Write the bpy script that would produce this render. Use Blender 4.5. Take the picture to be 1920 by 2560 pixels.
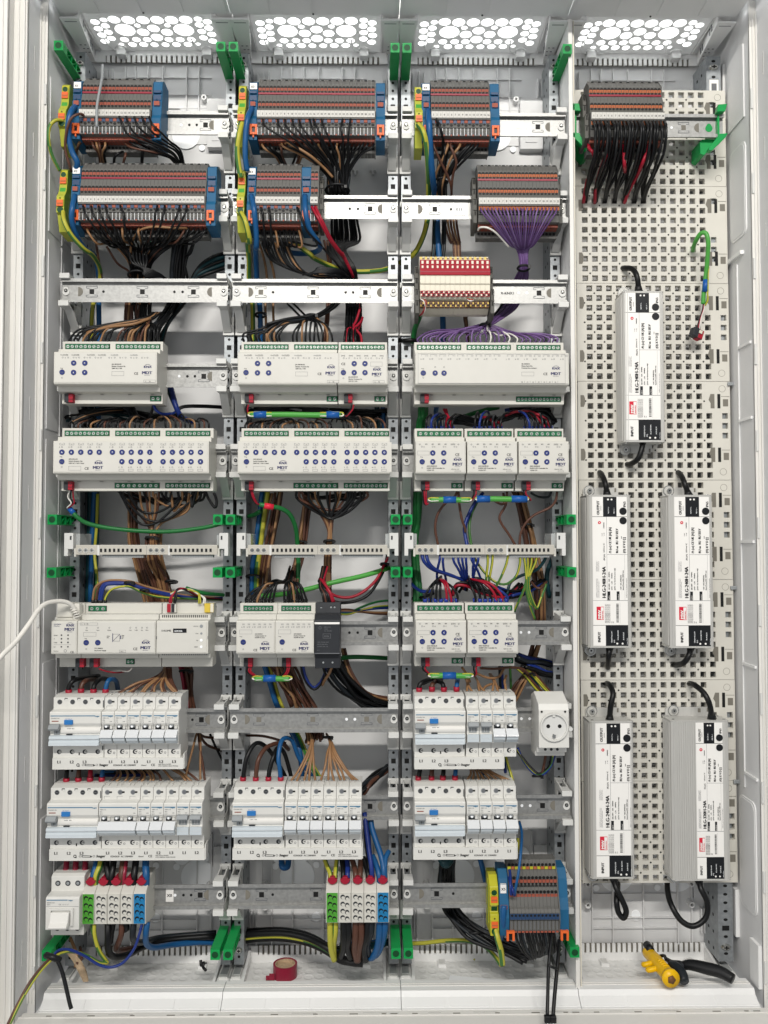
import bpy, bmesh, math, random
from mathutils import Vector, Matrix
random.seed(7)
for o in list(bpy.data.objects): bpy.data.objects.remove(o)
S = bpy.context.scene
COL = S.collection
MM = 0.001
# ------------------------------------------------------------------ camera (resected from the rail bolts: 250 mm columns, 125 mm rows)
FPX, CX, CY, CZ, PITCH, YAW, ROLL = 2135.0, 460.8, -1250.0, -618.0, 0.03498, 0.01249, -0.0005
_cy, _sy, _cp, _sp = math.cos(YAW), math.sin(YAW), math.cos(PITCH), math.sin(PITCH)
FW = Vector((_sy*_cp, _cy*_cp, _sp)); _r0 = Vector((_cy, -_sy, 0)); _u0 = _r0.cross(FW)
RT = _r0*math.cos(ROLL) + _u0*math.sin(ROLL); UP = -_r0*math.sin(ROLL) + _u0*math.cos(ROLL)
cam_d = bpy.data.cameras.new('camera'); cam = bpy.data.objects.new('camera', cam_d); COL.objects.link(cam)
cam_d.sensor_fit = 'HORIZONTAL'; cam_d.sensor_width = 36; cam_d.lens = FPX/1920*36
cam_d.clip_start = 0.02; cam_d.clip_end = 60
m = Matrix((RT, UP, -FW)).transposed().to_4x4(); m.translation = Vector((CX, CY, CZ))*MM
cam.matrix_world = m
S.camera = cam
def T(u, v, Y):
    """photo point (1920x2560) at depth Y (mm, 0 = rail plane, + to the back) -> mm point of the place"""
    d = FW*FPX + RT*(u-960) - UP*(v-1280)
    return Vector((CX, CY, CZ)) + d*((Y-CY)/d.y)
CROP = {}
for _i, _y in enumerate((0, 600, 1200, 1800)):
    _s = 2.592
    _t = 3.072 if _i < 3 else 2.911
    CROP['%d1' % (_i+1)] = (0, _y, _s); CROP['%d2' % (_i+1)] = (560 if _i == 0 else 540, _y, _s)
    CROP['%d3' % (_i+1)] = (960, _y, _t); CROP['%d4' % (_i+1)] = (1380, _y, _t)
def P(c, x, y, Y):
    a, b, s = CROP[c]
    return T(a+x/s, b+y/s, Y)
# ------------------------------------------------------------------ world, lamps, exposure
W = bpy.data.worlds.new('World'); S.world = W; W.use_nodes = True
W.node_tree.nodes['Background'].inputs[0].default_value = (0.93, 0.96, 1.0, 1)
W.node_tree.nodes['Background'].inputs[1].default_value = 0.31
def area(name, loc, target, sx, sy, power, color):
    l = bpy.data.lights.new(name, 'AREA'); l.shape = 'RECTANGLE'; l.size = sx; l.size_y = sy; l.energy = power; l.color = color
    o = bpy.data.objects.new(name, l); COL.objects.link(o); o.location = Vector(loc)*MM
    o.rotation_euler = (Vector(target)-Vector(loc)).to_track_quat('-Z', 'Y').to_euler()
    return o
area('ceiling_strip_lamp', (470, -2230, 770), (470, 0, -640), 1.5, 0.07, 54, (1.0, 0.965, 0.905))
area('room_fill_lamp', (-1700, -2300, -200), (700, 0, -600), 1.6, 1.6, 17, (1.0, 0.98, 0.95))  # soft fill added from the side to brighten the far side wall
area('ceiling_panel_lamp', (500, 60, 520), (500, 70, 0), 1.3, 0.5, 11, (0.95, 0.98, 1.0))
S.view_settings.view_transform = 'Standard'; S.view_settings.look = 'None'
S.view_settings.exposure = 0.2; S.view_settings.gamma = 1.0
S.cycles.max_bounces = 6; S.cycles.diffuse_bounces = 4; S.cycles.glossy_bounces = 3; S.cycles.transmission_bounces = 4
S.cycles.use_denoising = True
# ------------------------------------------------------------------ materials
def lin(h):
    h = h.lstrip('#'); c = [int(h[i:i+2], 16)/255 for i in (0, 2, 4)]
    return tuple(x/12.92 if x <= .04045 else ((x+.055)/1.055)**2.4 for x in c)
MATS = {}
def mat(key, name, hexc, rough=.5, metal=0., var=.05, scale=60., bump=0., spec=.32, trans=0., detail=4., alpha=1., stretch=None, noise_rough=.08):
    m = bpy.data.materials.new(name); m.use_nodes = True; nt = m.node_tree; b = nt.nodes['Principled BSDF']
    c = lin(hexc)
    b.inputs['Roughness'].default_value = rough; b.inputs['Metallic'].default_value = metal
    b.inputs['Specular IOR Level'].default_value = spec
    b.inputs['Transmission Weight'].default_value = trans
    tc = nt.nodes.new('ShaderNodeTexCoord'); n = nt.nodes.new('ShaderNodeTexNoise')
    n.inputs['Scale'].default_value = scale; n.inputs['Detail'].default_value = detail
    if stretch:
        mp = nt.nodes.new('ShaderNodeMapping'); mp.inputs['Scale'].default_value = stretch
        nt.links.new(tc.outputs['Object'], mp.inputs[0]); nt.links.new(mp.outputs[0], n.inputs['Vector'])
    else:
        nt.links.new(tc.outputs['Object'], n.inputs['Vector'])
    r = nt.nodes.new('ShaderNodeValToRGB'); r.color_ramp.elements[0].position = .3; r.color_ramp.elements[1].position = .7
    r.color_ramp.elements[0].color = tuple(max(0, x*(1-var)) for x in c)+(1,); r.color_ramp.elements[1].color = tuple(min(1, x*(1+var*.6)) for x in c)+(1,)
    nt.links.new(n.outputs['Fac'], r.inputs[0]); nt.links.new(r.outputs[0], b.inputs['Base Color'])
    mr = nt.nodes.new('ShaderNodeMapRange'); mr.inputs['To Min'].default_value = max(0.02, rough-noise_rough); mr.inputs['To Max'].default_value = min(1, rough+noise_rough)
    nt.links.new(n.outputs['Fac'], mr.inputs[0]); nt.links.new(mr.outputs[0], b.inputs['Roughness'])
    if bump:
        bp = nt.nodes.new('ShaderNodeBump'); bp.inputs['Strength'].default_value = bump; bp.inputs['Distance'].default_value = .0005
        nt.links.new(n.outputs['Fac'], bp.inputs['Height']); nt.links.new(bp.outputs[0], b.inputs['Normal'])
    MATS[key] = m
    return m
mat('white', 'cabinet_white_plastic', '#e6e6e5', .42, var=.03, scale=9, bump=.12)
mat('wall', 'cabinet_back_plastic', '#dadada', .5, var=.05, scale=5, bump=.15)
mat('frame', 'painted_frame', '#dcdad5', .35, var=.02, scale=14)
mat('cream', 'cream_plastic', '#d9d3c3', .45, var=.04, scale=20, bump=.1)
mat('perf', 'mounting_plate_plastic', '#cfccc3', .45, var=.05, scale=16, bump=.12)
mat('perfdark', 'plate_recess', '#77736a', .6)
mat('metal', 'galvanised_rail', '#a3a3a1', .42, metal=.6, var=.16, scale=220, bump=.25, detail=8, stretch=(1, 1, 1), noise_rough=.12)
mat('post', 'galvanised_post', '#9a9ea1', .45, metal=.6, var=.18, scale=150, bump=.25, detail=8)
mat('chrome', 'screw_steel', '#c4c4c0', .25, metal=1., var=.08, scale=300)
mat('alu', 'driver_aluminium', '#c2c1bd', .42, metal=.2, var=.06, scale=120, bump=.15, stretch=(6, 6, .3))
mat('clip', 'bracket_white_plastic', '#d2d2cf', .38, var=.03, scale=40)
mat('clear', 'clear_plastic', '#e6eaea', .15, var=.02, trans=.55)
mat('dev', 'device_grey_plastic', '#c9c7bf', .45, var=.02, scale=50, bump=.08)
mat('face', 'device_face_film', '#cccac3', .38, var=.02, scale=50)
mat('devd', 'device_underside', '#b9b5ab', .5, var=.02, scale=50)
mat('mcb', 'breaker_white_plastic', '#d5d4cf', .35, var=.02, scale=50)
mat('glassy', 'breaker_window_plastic', '#c3cbd0', .12, var=.04, scale=30)
mat('flap', 'label_flap', '#d3d5d7', .16, var=.02, scale=40)
mat('greyt', 'toggle_grey', '#8f9395', .4, var=.03)
mat('tgrey', 'terminal_grey', '#62615e', .6, var=.05, scale=70)
mat('tgreyd', 'terminal_dark_grey', '#55544f', .55, var=.06, scale=70)
mat('orange', 'orange_release', '#b0633a', .62, var=.06, scale=100)
mat('salmon', 'salmon_release', '#98503f', .62, var=.06, scale=100)
mat('brick', 'dark_orange_release', '#8a4636', .55, var=.08, scale=100)
mat('redj', 'red_jumper', '#8a182e', .4, var=.06)
mat('black', 'dark_opening', '#101010', .6, var=.1)
mat('blackp', 'black_plastic', '#131416', .42, var=.1, scale=80)
mat('dark', 'anthracite_plastic', '#2c2e32', .42, var=.06, scale=60)
mat('tblue', 'terminal_blue', '#18587e', .55, var=.06, scale=60)
mat('tblue2', 'terminal_deep_blue', '#2a4263', .42, var=.06, scale=60)
mat('orclip', 'orange_clip', '#e0662e', .42, var=.05)
mat('yel', 'earth_yellow', '#b8b42e', .4, var=.04)
mat('yel2', 'earth_body', '#a9ad3c', .42, var=.05)
mat('grn', 'earth_green', '#6f8f2e', .4, var=.05)
mat('tgreen', 'terminal_green', '#1d6b47', .4, var=.06, scale=90)
mat('post_green', 'holder_green', '#0a9348', .38, var=.05, scale=40, bump=.06)
mat('screw', 'green_block_screw', '#b4bdb5', .3, metal=.6, var=.15, scale=200)
mat('btn', 'blue_button', '#26336f', .35, var=.04)
mat('ink', 'print_ink', '#16171c', .5)
mat('inkb', 'blue_ink', '#1a1f58', .5)
mat('inkl', 'fine_grey_ink', '#686a6e', .5)
mat('hblue', 'breaker_blue_line', '#2e6f93', .4)
mat('tbtn', 'test_button_blue', '#2f74b5', .35)
mat('paper', 'paper_label', '#eceae6', .5, var=.01)
mat('blk', 'label_black', '#15171b', .4)
mat('lred', 'label_red', '#d0243c', .4)
mat('disc', 'pale_knockout', '#f6f8fa', .3, var=.02, scale=20)  # opaque plastic, paler than the back panels
mat('w_black', 'wire_black', '#0b0c0e', .42, var=.12, scale=60)
mat('w_brown', 'wire_brown', '#54362a', .4, var=.1, scale=60)
mat('w_tan', 'wire_light_brown', '#8d6a4a', .4, var=.1, scale=60)
mat('w_blue', 'wire_blue', '#154f80', .38, var=.08, scale=60)
mat('w_dblue', 'wire_dark_blue', '#1a2f74', .38, var=.08, scale=60)
mat('w_teal', 'wire_teal_sheath', '#123a40', .4, var=.1, scale=60)
mat('w_yel', 'wire_yellow', '#aeaa3a', .4, var=.05)
mat('w_gs', 'wire_green_stripe', '#3c6b33', .4, var=.05)
mat('w_red', 'wire_red', '#951429', .38, var=.08)
mat('w_violet', 'wire_violet', '#5d4272', .4, var=.1, scale=60)
mat('w_violet2', 'wire_violet_highlight', '#7a6191', .4, var=.1, scale=60)  # lighter copy of the violet, painting highlights onto alternate wires
mat('w_green', 'bus_cable_green', '#1f6a35', .38, var=.06)
mat('w_lgreen', 'bus_cable_light_green', '#4b9a42', .38, var=.05)
mat('w_white', 'wire_white', '#dcd9d2', .35, var=.03)
mat('w_grey', 'wire_grey', '#1c2126', .4, var=.05)
mat('tape_blue', 'blue_tape', '#17549c', .35, var=.05)
mat('ferr_red', 'red_ferrule', '#98182f', .4, var=.08)
mat('ferr_blue', 'blue_ferrule', '#243a94', .4)
mat('tooly', 'tool_yellow', '#e6b400', .35, var=.05, scale=30)
mat('wine', 'tape_wine_red', '#8a2238', .3, var=.05)
mat('mark', 'marker_strip_plastic', '#c6c4be', .5, var=.01)
mat('card', 'tape_core', '#b9a184', .6, var=.2, scale=300)
mat('rcream', 'cream_terminal', '#d8d2c0', .42, var=.03)
mat('rred', 'red_terminal', '#9c1428', .62, var=.05)
mat('ryel', 'yellow_lever', '#d0b544', .4, var=.05)
mat('rbrn', 'brown_lever', '#6d4a2c', .45, var=.05)
mat('dgreen', 'distribution_green', '#4e9a35', .4, var=.05)
mat('dblue', 'distribution_blue', '#1f76a8', .4, var=.05)
def translucent(key, name, hexc, fac=.85):
    m = mat(key, name, hexc, .4)
    m['t'] = fac
    nt = m.node_tree; out = nt.nodes['Material Output']; t = nt.nodes.new('ShaderNodeBsdfTranslucent'); mx = nt.nodes.new('ShaderNodeMixShader')
    t.inputs[0].default_value = (.98, .98, .97, 1); mx.inputs[0].default_value = fac
    nt.links.new(nt.nodes['Principled BSDF'].outputs[0], mx.inputs[1]); nt.links.new(t.outputs[0], mx.inputs[2]); nt.links.new(mx.outputs[0], out.inputs[0])
translucent('lens', 'thin_knockout_membrane', '#f2f2ee')
translucent('web', 'thin_grille_plastic', '#e2e2e0', .035)
# the floor trays: honeycomb relief
def honey(key, name, hexc):
    m = mat(key, name, hexc, .35, var=.03, scale=8)
    nt = m.node_tree; b = nt.nodes['Principled BSDF']; v = nt.nodes.new('ShaderNodeTexVoronoi'); v.inputs['Scale'].default_value = 62; v.inputs['Randomness'].default_value = .25
    tc = nt.nodes.new('ShaderNodeTexCoord'); nt.links.new(tc.outputs['Object'], v.inputs['Vector'])
    rr = nt.nodes.new('ShaderNodeMapRange'); rr.inputs['From Min'].default_value = .35; rr.inputs['From Max'].default_value = .5
    nt.links.new(v.outputs['Distance'], rr.inputs[0])
    bp = nt.nodes.new('ShaderNodeBump'); bp.inputs['Strength'].default_value = .6; bp.inputs['Distance'].default_value = .0012
    nt.links.new(rr.outputs[0], bp.inputs['Height']); nt.links.new(bp.outputs[0], b.inputs['Normal'])
honey('tray', 'floor_tray_plastic', '#e4e4e2')
# ------------------------------------------------------------------ mesh builder (mm)
_TXT = {}
def text_geo(s, bold=False):
    if s not in _TXT:
        c = bpy.data.curves.new('t', 'FONT'); c.body = s; c.size = 1; c.resolution_u = 2; c.align_x = 'LEFT'
        if bold: pass
        o = bpy.data.objects.new('t', c); me = bpy.data.meshes.new_from_object(o)
        vs = [(v.co.x, v.co.y) for v in me.vertices]; fs = [tuple(p.vertices) for p in me.polygons]
        bpy.data.objects.remove(o); bpy.data.curves.remove(c); bpy.data.meshes.remove(me)
        w = max((v[0] for v in vs), default=0)
        _TXT[s] = (vs, fs, w)
    return _TXT[s]
class MB:
    def __init__(s): s.v = []; s.f = []; s.m = []; s.sm = []
    def add(s, vs, fs, mt, smooth=False):
        n = len(s.v); s.v += [tuple(v) for v in vs]
        for i, f in enumerate(fs):
            s.f.append(tuple(n+k for k in f)); s.m.append(mt if isinstance(mt, str) else mt[i]); s.sm.append(smooth)
        return s
    def box(s, x0, x1, y0, y1, z0, z1, mt):
        vs = [(x, y, z) for x in (x0, x1) for y in (y0, y1) for z in (z0, z1)]
        return s.add(vs, [(0, 1, 3, 2), (4, 6, 7, 5), (0, 4, 5, 1), (2, 3, 7, 6), (0, 2, 6, 4), (1, 5, 7, 3)], mt)
    def prism(s, prof, x0, x1, mt, cap=None):
        """prof: (y,z) polygon, extruded along x. mt may be a list per edge"""
        n = len(prof); vs = [(x0, y, z) for y, z in prof]+[(x1, y, z) for y, z in prof]
        fs = [(i, (i+1) % n, n+(i+1) % n, n+i) for i in range(n)]
        ms = list(mt) if not isinstance(mt, str) else [mt]*n
        fs += [tuple(reversed(range(n))), tuple(range(n, 2*n))]; ms += [cap or ms[0]]*2
        return s.add(vs, fs, ms)
    def slab(s, prof, y0, y1, mt):
        """prof: (x,z) outline, extruded along y"""
        n = len(prof); vs = [(x, y0, z) for x, z in prof]+[(x, y1, z) for x, z in prof]
        fs = [(i, (i+1) % n, n+(i+1) % n, n+i) for i in range(n)]+[tuple(reversed(range(n))), tuple(range(n, 2*n))]
        return s.add(vs, fs, mt)
    def slabz(s, prof, z0, z1, mt):
        n = len(prof); vs = [(x, y, z0) for x, y in prof]+[(x, y, z1) for x, y in prof]
        fs = [(i, (i+1) % n, n+(i+1) % n, n+i) for i in range(n)]+[tuple(reversed(range(n))), tuple(range(n, 2*n))]
        return s.add(vs, fs, mt)
    def disc(s, x, y, z, r, h, mt, n=14, ax='y', r2=None, sx=1.):
        """short cylinder from y to y-h (towards the viewer)"""
        r2 = r if r2 is None else r2; vs = []
        for k, rr in ((0, r), (1, r2)):
            for i in range(n):
                a = 2*math.pi*i/n; p, q = rr*math.cos(a)*sx, rr*math.sin(a)
                vs.append((x+p, y-h*k, z+q) if ax == 'y' else (x+p, y+q, z+h*k) if ax == 'z' else (x+h*k, y+p, z+q))
        fs = [(i, (i+1) % n, n+(i+1) % n, n+i) for i in range(n)]+[tuple(reversed(range(n))), tuple(range(n, 2*n))]
        return s.add(vs, fs, mt)
    def ring(s, x, y, z, r, ri, h, mt, n=16):
        vs = []
        for k in range(2):
            for rr in (r, ri):
                for i in range(n):
                    a = 2*math.pi*i/n; vs.append((x+rr*math.cos(a), y-h*k, z+rr*math.sin(a)))
        fs = []
        for i in range(n):
            j = (i+1) % n
            fs += [(i, j, 2*n+j, 2*n+i), (n+j, n+i, 3*n+i, 3*n+j), (2*n+i, 2*n+j, 3*n+j, 3*n+i)]
        return s.add(vs, fs, mt)
    def text(s, t, x, y, z, size, mt, align='L', rot=False, sx=1., bold=0.):
        """flat print in the xz plane at depth y; rot: reads upwards"""
        vs, fs, w = text_geo(t)
        off = 0 if align == 'L' else -w*sx/2 if align == 'C' else -w*sx
        bold = max(bold*1.35, size*.018)
        for d in (-bold, bold):
            out = []
            for a, b in vs:
                a2 = (a*sx+off)*size+d; b2 = b*size
                out.append((x-b2, y-(.02 if d > 0 else 0), z+a2) if rot else (x+a2, y-(.02 if d > 0 else 0), z+b2))
            s.add(out, [tuple(f) for f in fs], mt)
        return s
    def tube(s, pts, r, mt, n=7, stripe=None, caps=True, sub=6, smoothpath=True):
        P_ = catmull(pts, sub) if smoothpath and len(pts) > 2 else [Vector(p) for p in pts]
        k = len(P_)
        if k < 2: return s
        t0 = (P_[1]-P_[0]).normalized(); ref = Vector((0, -1, 0)) if abs(t0.y) < .9 else Vector((1, 0, 0))
        nrm = (ref-t0*ref.dot(t0)).normalized(); vs = []
        for i in range(k):
            t = (P_[min(i+1, k-1)]-P_[max(i-1, 0)])
            if t.length < 1e-6: t = t0
            t.normalize(); nrm = nrm-t*nrm.dot(t)
            if nrm.length < 1e-5: nrm = t.orthogonal()
            nrm.normalize(); bi = t.cross(nrm); rr = r if not callable(r) else r(i/(k-1))
            for j in range(n):
                a = 2*math.pi*j/n+(.5 if stripe else 0); vs.append(P_[i]+nrm*(rr*math.cos(a))+bi*(rr*math.sin(a)))
        fs = []; ms = []
        for i in range(k-1):
            for j in range(n):
                fs.append((i*n+j, i*n+(j+1) % n, (i+1)*n+(j+1) % n, (i+1)*n+j)); ms.append(stripe if stripe and ((j+i//14) % n) in (0, 1, n//2+1) else mt)
        if caps:
            fs += [tuple(reversed(range(n))), tuple(range((k-1)*n, k*n))]; ms += [mt, mt]
        return s.add(vs, fs, ms, True)
    def mesh(s, name, bevel=0.):
        me = bpy.data.meshes.new(name)
        keys = []
        for k in s.m:
            if k not in keys: keys.append(k)
        me.from_pydata([(a*MM, b*MM, c*MM) for a, b, c in s.v], [], s.f)
        for k in keys: me.materials.append(MATS[k])
        idx = {k: i for i, k in enumerate(keys)}
        me.polygons.foreach_set('material_index', [idx[k] for k in s.m]); me.polygons.foreach_set('use_smooth', s.sm)
        bm = bmesh.new(); bm.from_mesh(me)
        bmesh.ops.recalc_face_normals(bm, faces=bm.faces)
        if bevel:
            es = [e for e in bm.edges if len(e.link_faces) == 2 and e.calc_face_angle(0) > .5]
            bmesh.ops.bevel(bm, geom=es, offset=bevel*MM, segments=1, affect='EDGES', clamp_overlap=True)
        bm.to_mesh(me); bm.free(); me.update()
        return me
def catmull(pts, sub=6):
    p = [Vector(q) for q in pts]; p = [p[0]*2-p[1]]+p+[p[-1]*2-p[-2]]; out = []
    for i in range(1, len(p)-2):
        a, b, c, d = p[i-1:i+3]
        for k in range(sub):
            t = k/sub
            out.append(.5*((2*b)+(c-a)*t+(2*a-5*b+4*c-d)*t*t+(3*b-a-3*c+d)*t**3))
    out.append(p[-2]); return out
def obj(name, data, parent=None, loc=(0, 0, 0), label=None, cat=None, group=None, kind=None, bevel=0.):
    if isinstance(data, MB): data = data.mesh(name, bevel)
    o = bpy.data.objects.new(name, data); COL.objects.link(o); o.location = Vector(loc)*MM
    if parent is not None: o.parent = parent
    if label: o['label'] = label
    if cat: o['category'] = cat
    if group: o['group'] = group
    if kind: o['kind'] = kind
    return o
def thing(name, label, cat, loc, group=None):
    return obj(name, None, None, loc, label, cat, group)
_SH = {}
def shared(key, fn, bevel=0.):
    if key not in _SH: _SH[key] = fn().mesh(key.split('|')[0], bevel)
    return _SH[key]
ORD = ['first', 'second', 'third', 'fourth', 'fifth', 'sixth', 'seventh', 'eighth', 'ninth', 'tenth']
ROWZ = [0, -125, -250, -375, -500, -625, -750, -875, -1000, -1125]
# ================================================================== THE CABINET (one thing: shells, posts and partition are bolted together)
cab = thing('switch_cabinet', 'tall white open wiring cabinet of four bays with perforated posts and glowing top grilles', 'cabinet', (0, 0, 0))
room = MB().box(-2600, -40, 290, 310, -2200, 1500, 'frame').box(1040, 3600, 290, 310, -2200, 1500, 'frame')
room.box(-40, 1040, 290, 310, -2200, -1330, 'frame').box(-40, 1040, 290, 310, 330, 1500, 'frame')
obj('wall', room, kind='structure')
# --- back panels
ZT, ZF, YB = 170, -1268, 105
def back(k):
    m = MB().box(0, 249.4, YB, YB+3, ZF, ZT, 'wall')
    return m
for k in range(4):
    o = obj('back_panel', shared('back', lambda: back(0), .3), cab, (k*250, 0, 0))
def ribs_top():
    m = MB()
    for x in (24, 34, 42): m.box(x, x+1.2, YB-8, YB, 105, 140, 'wall')
    for x in (62, 78, 98, 122, 160, 180): m.box(x, x+1.6, YB-6, YB, 60, 146, 'wall')
    for z in (78, 100, 128): m.box(64, 200, YB-3, YB, z, z+1.4, 'wall')
    m.box(196, 232, YB-14, YB, 10, 88, 'wall'); m.box(204, 222, YB-15.2, YB-14, 20, 60, 'wall'); m.box(208, 218, YB-16, YB-15.2, 34, 36, 'inkl'); m.box(208, 218, YB-16, YB-15.2, 44, 46, 'inkl')
    for z in (58, 92): m.ring(190, YB, z, 4.4, 2.2, 12, 'white', 14)
    for x in (226, 232, 238): m.box(x, x+1.2, YB-8, YB, 100, 128, 'wall')
    m.box(150, 195, YB-2.5, YB, 20, 80, 'wall'); m.disc(160, YB-2.5, 34, 22, .6, 'disc', 28); m.disc(190, YB-2.5, 48, 7, .6, 'disc', 18); m.disc(186, YB-2.5, 14, 5, .6, 'disc', 18)
    for i in range(4): m.box(120+i*28, 131+i*28, YB-8, YB, -24, -19, 'wall'); m.box(124+i*28, 127+i*28, YB-8, YB, -30, -24, 'wall')
    return m
def ribs_bot():
    m = MB(); z0 = ZF
    for x in (28, 52, 84, 132, 186, 208): m.box(x, x+1.8, YB-6, YB, z0+22, z0+196, 'wall')
    for z in (z0+46, z0+62, z0+98, z0+168): m.box(52, 186, YB-4, YB, z, z+1.6, 'wall')
    for x, z in ((44, 86), (44, 118), (44, 170), (206, 86), (206, 118)): m.ring(x, YB, z0+z, 4.6, 2.3, 14, 'white', 14)
    for x in (14, 19, 24, 222, 227, 232, 237): m.box(x, x+1.3, YB-9, YB, z0+40, z0+78, 'wall')
    m.box(8, 38, YB-5, YB, z0+92, z0+170, 'wall'); m.box(14, 17, YB-6.5, YB-5, z0+100, z0+150, 'wall'); m.box(212, 236, YB-5, YB, z0+92, z0+176, 'wall')
    for x in (74, 170):
        m.disc(x+18, YB, z0+128, 27, .9, 'disc', 30)
        for dx, dz, r in ((-16, 160, 13), (14, 160, 13), (-24, 144, 5), (40, 146, 5), (-22, 108, 5)): m.disc(x+dx+8, YB-1, z0+dz, r, .9, 'disc', 22)
    m.ring(122, YB, z0+72, 16, 14.6, 1.4, 'wall', 28); m.disc(122, YB, z0+66, 7, 1, 'disc', 20)
    for i in range(6): m.box(60+i*26, 72+i*26, YB-9, YB, z0+196, z0+201, 'wall')
    return m
for k in range(4):
    obj('rib_relief', shared('rt', ribs_top), cab, (k*250, 0, 0)); obj('rib_relief', shared('rb', ribs_bot), cab, (k*250, 0, 0))
# --- top shells with grille and comb
DISCS = []
def PZ(c, x, y, Z):
    a, b, s = CROP[c]; u, v = a+x/s, b+y/s
    d = FW*FPX + RT*(u-960) - UP*(v-1280); t = (Z-CZ)/d.z
    return Vector((CX, CY, CZ))+d*t
for x, y, r in [(582,143,30),(638,130,26),(705,128,42),(798,131,42),(893,131,42),(985,131,42),(1078,131,42),(1170,129,42),(1250,125,28),(1310,142,30),
    (605,187,29),(650,168,28),(628,228,29),(670,209,28),(648,268,29),(690,249,28),(778,195,66),(1158,195,66),(857,166,21),(895,210,40),(962,185,40),(985,243,40),(1052,165,21),(1050,210,38),
    (775,257,29),(852,257,28),(922,257,28),(1063,257,28),(1135,257,28),(1208,257,28),(755,288,18),(828,289,28),(900,289,28),(970,290,26),(1041,290,26),(1112,289,28),(1186,288,28),(1252,286,17),
    (1258,162,28),(1320,183,29),(1275,205,28),(1340,223,29),(1287,246,28),(1347,267,29)]:
    q = PZ('11', x, y, ZT); DISCS.append([q.x, q.y, r/2.592/1.645])
xs = sorted(d[0] for d in DISCS); midx = (xs[0]+xs[-1])/2
for d in DISCS: d[0] += 124-midx; d[1] = max(d[2]+3, min(99-d[2], d[1]))
for a in DISCS:            # keep neighbours apart
    for b in DISCS:
        if a is not b:
            dd = math.hypot(a[0]-b[0], a[1]-b[1]); over = a[2]+b[2]+1.1-dd
            if over > 0: a[2] -= over*.5; b[2] -= over*.5
GR = (26, 222, 2, 101)
from mathutils.geometry import delaunay_2d_cdt
def top_web():
    vs = []; es = []
    def loop(pts):
        n0 = len(vs); vs.extend(pts); es.extend([(n0+i, n0+(i+1) % len(pts)) for i in range(len(pts))])
    loop([(0, -12), (249.2, -12), (249.2, YB), (0, YB)])
    loop([(GR[0], GR[2]), (GR[1], GR[2]), (GR[1], GR[3]), (GR[0], GR[3])])
    for x, y, r in DISCS:
        if r > 2: loop([(x+r*math.cos(2*math.pi*i/22), y+r*math.sin(2*math.pi*i/22)) for i in range(22)])
    V, _, F, *_r = delaunay_2d_cdt([Vector(p) for p in vs], es, [], 0, 1e-4)
    m = MB(); keep = []; kin = []
    for f in F:
        c = sum((V[i] for i in f), Vector((0, 0)))/len(f)
        if not any(math.hypot(c.x-x, c.y-y) < r*.98 for x, y, r in DISCS if r > 2): (kin if GR[0] < c.x < GR[1] and GR[2] < c.y < GR[3] else keep).append(tuple(f))
    m.add([(v.x, v.y, ZT) for v in V], kin, 'web'); m.add([(v.x, v.y, ZT) for v in V], keep, 'white'); m.add([(v.x, v.y, ZT+2.2) for v in V], keep, 'white')
    for x, y, r in DISCS:      # the walls of each opening
        if r <= 2: continue
        n = 22; a = [(x+r*math.cos(2*math.pi*i/n), y+r*math.sin(2*math.pi*i/n)) for i in range(n)]
        m.add([(p, q, ZT) for p, q in a]+[(p, q, ZT+2.2) for p, q in a], [(i, (i+1) % n, n+(i+1) % n, n+i) for i in range(n)], 'white')
    m.box(GR[0]-3, GR[0]-1.6, GR[2]-2, GR[3]-6, ZT-3, ZT, 'white'); m.box(GR[1]+1.6, GR[1]+3, GR[2]-2, GR[3]-6, ZT-3, ZT, 'white')
    m.box(GR[0]-3, GR[1]+3, -12, -10.6, ZT-8, ZT, 'white')
    # front lip with shallow fields
    m.box(0, 249.2, -130, -12, ZT-8, ZT-5, 'white')
    for x in (6, 68, 130, 192): m.box(x, x+52, -60, -16, ZT-9.2, ZT-8, 'white')
    m.box(0, 249.2, -64, -61, ZT-12, ZT-8, 'white')
    for x in (16, 206): m.box(x, x+20, -7, -5.5, ZT-1, ZT, 'inkl')
    m.disc(122, -14, ZT-9.6, 1.4, 1, 'black', 8, 'z')
    # hooks below the grille
    for x in (60, 196):
        m.tube([(x-20, 60, ZT-2), (x-17, 86, ZT-3), (x-8, 94, ZT-3), (x-8, 84, ZT-4), (x, 78, ZT-4), (x+8, 84, ZT-4), (x+8, 94, ZT-3), (x+20, 95, ZT-2)], 1.1, 'white', 6)
        m.slabz([(x-7, 84), (x+7, 84), (x+7, 99), (x-7, 99)], ZT-14, ZT-1, 'white')
    return m
def comb(z0, z1, zs, d):
    """strip with slots; zs: slot edge, d: direction of the slots"""
    m = MB(); y0, y1 = 97, 99.5
    m.box(14, 236, y0, y1, min(z0, z1), max(z0, z1), 'white')
    x = 14; lo, hi = min(z1, zs), max(z1, zs)
    n = 23; p = 8.1; x0 = 34
    m.box(14, x0-2, y0, y1, lo, hi, 'white')
    for i in range(n): m.box(x0+i*p, x0+i*p+4.9, y0, y1, lo, hi, 'white')
    m.box(x0+n*p, 236, y0, y1, lo, hi, 'white')
    m.box(x0-2, x0+n*p, y1+.4, y1+1, lo, hi, 'perfdark')  # dark strip added behind the slots, standing in for their shade
    return m
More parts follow.
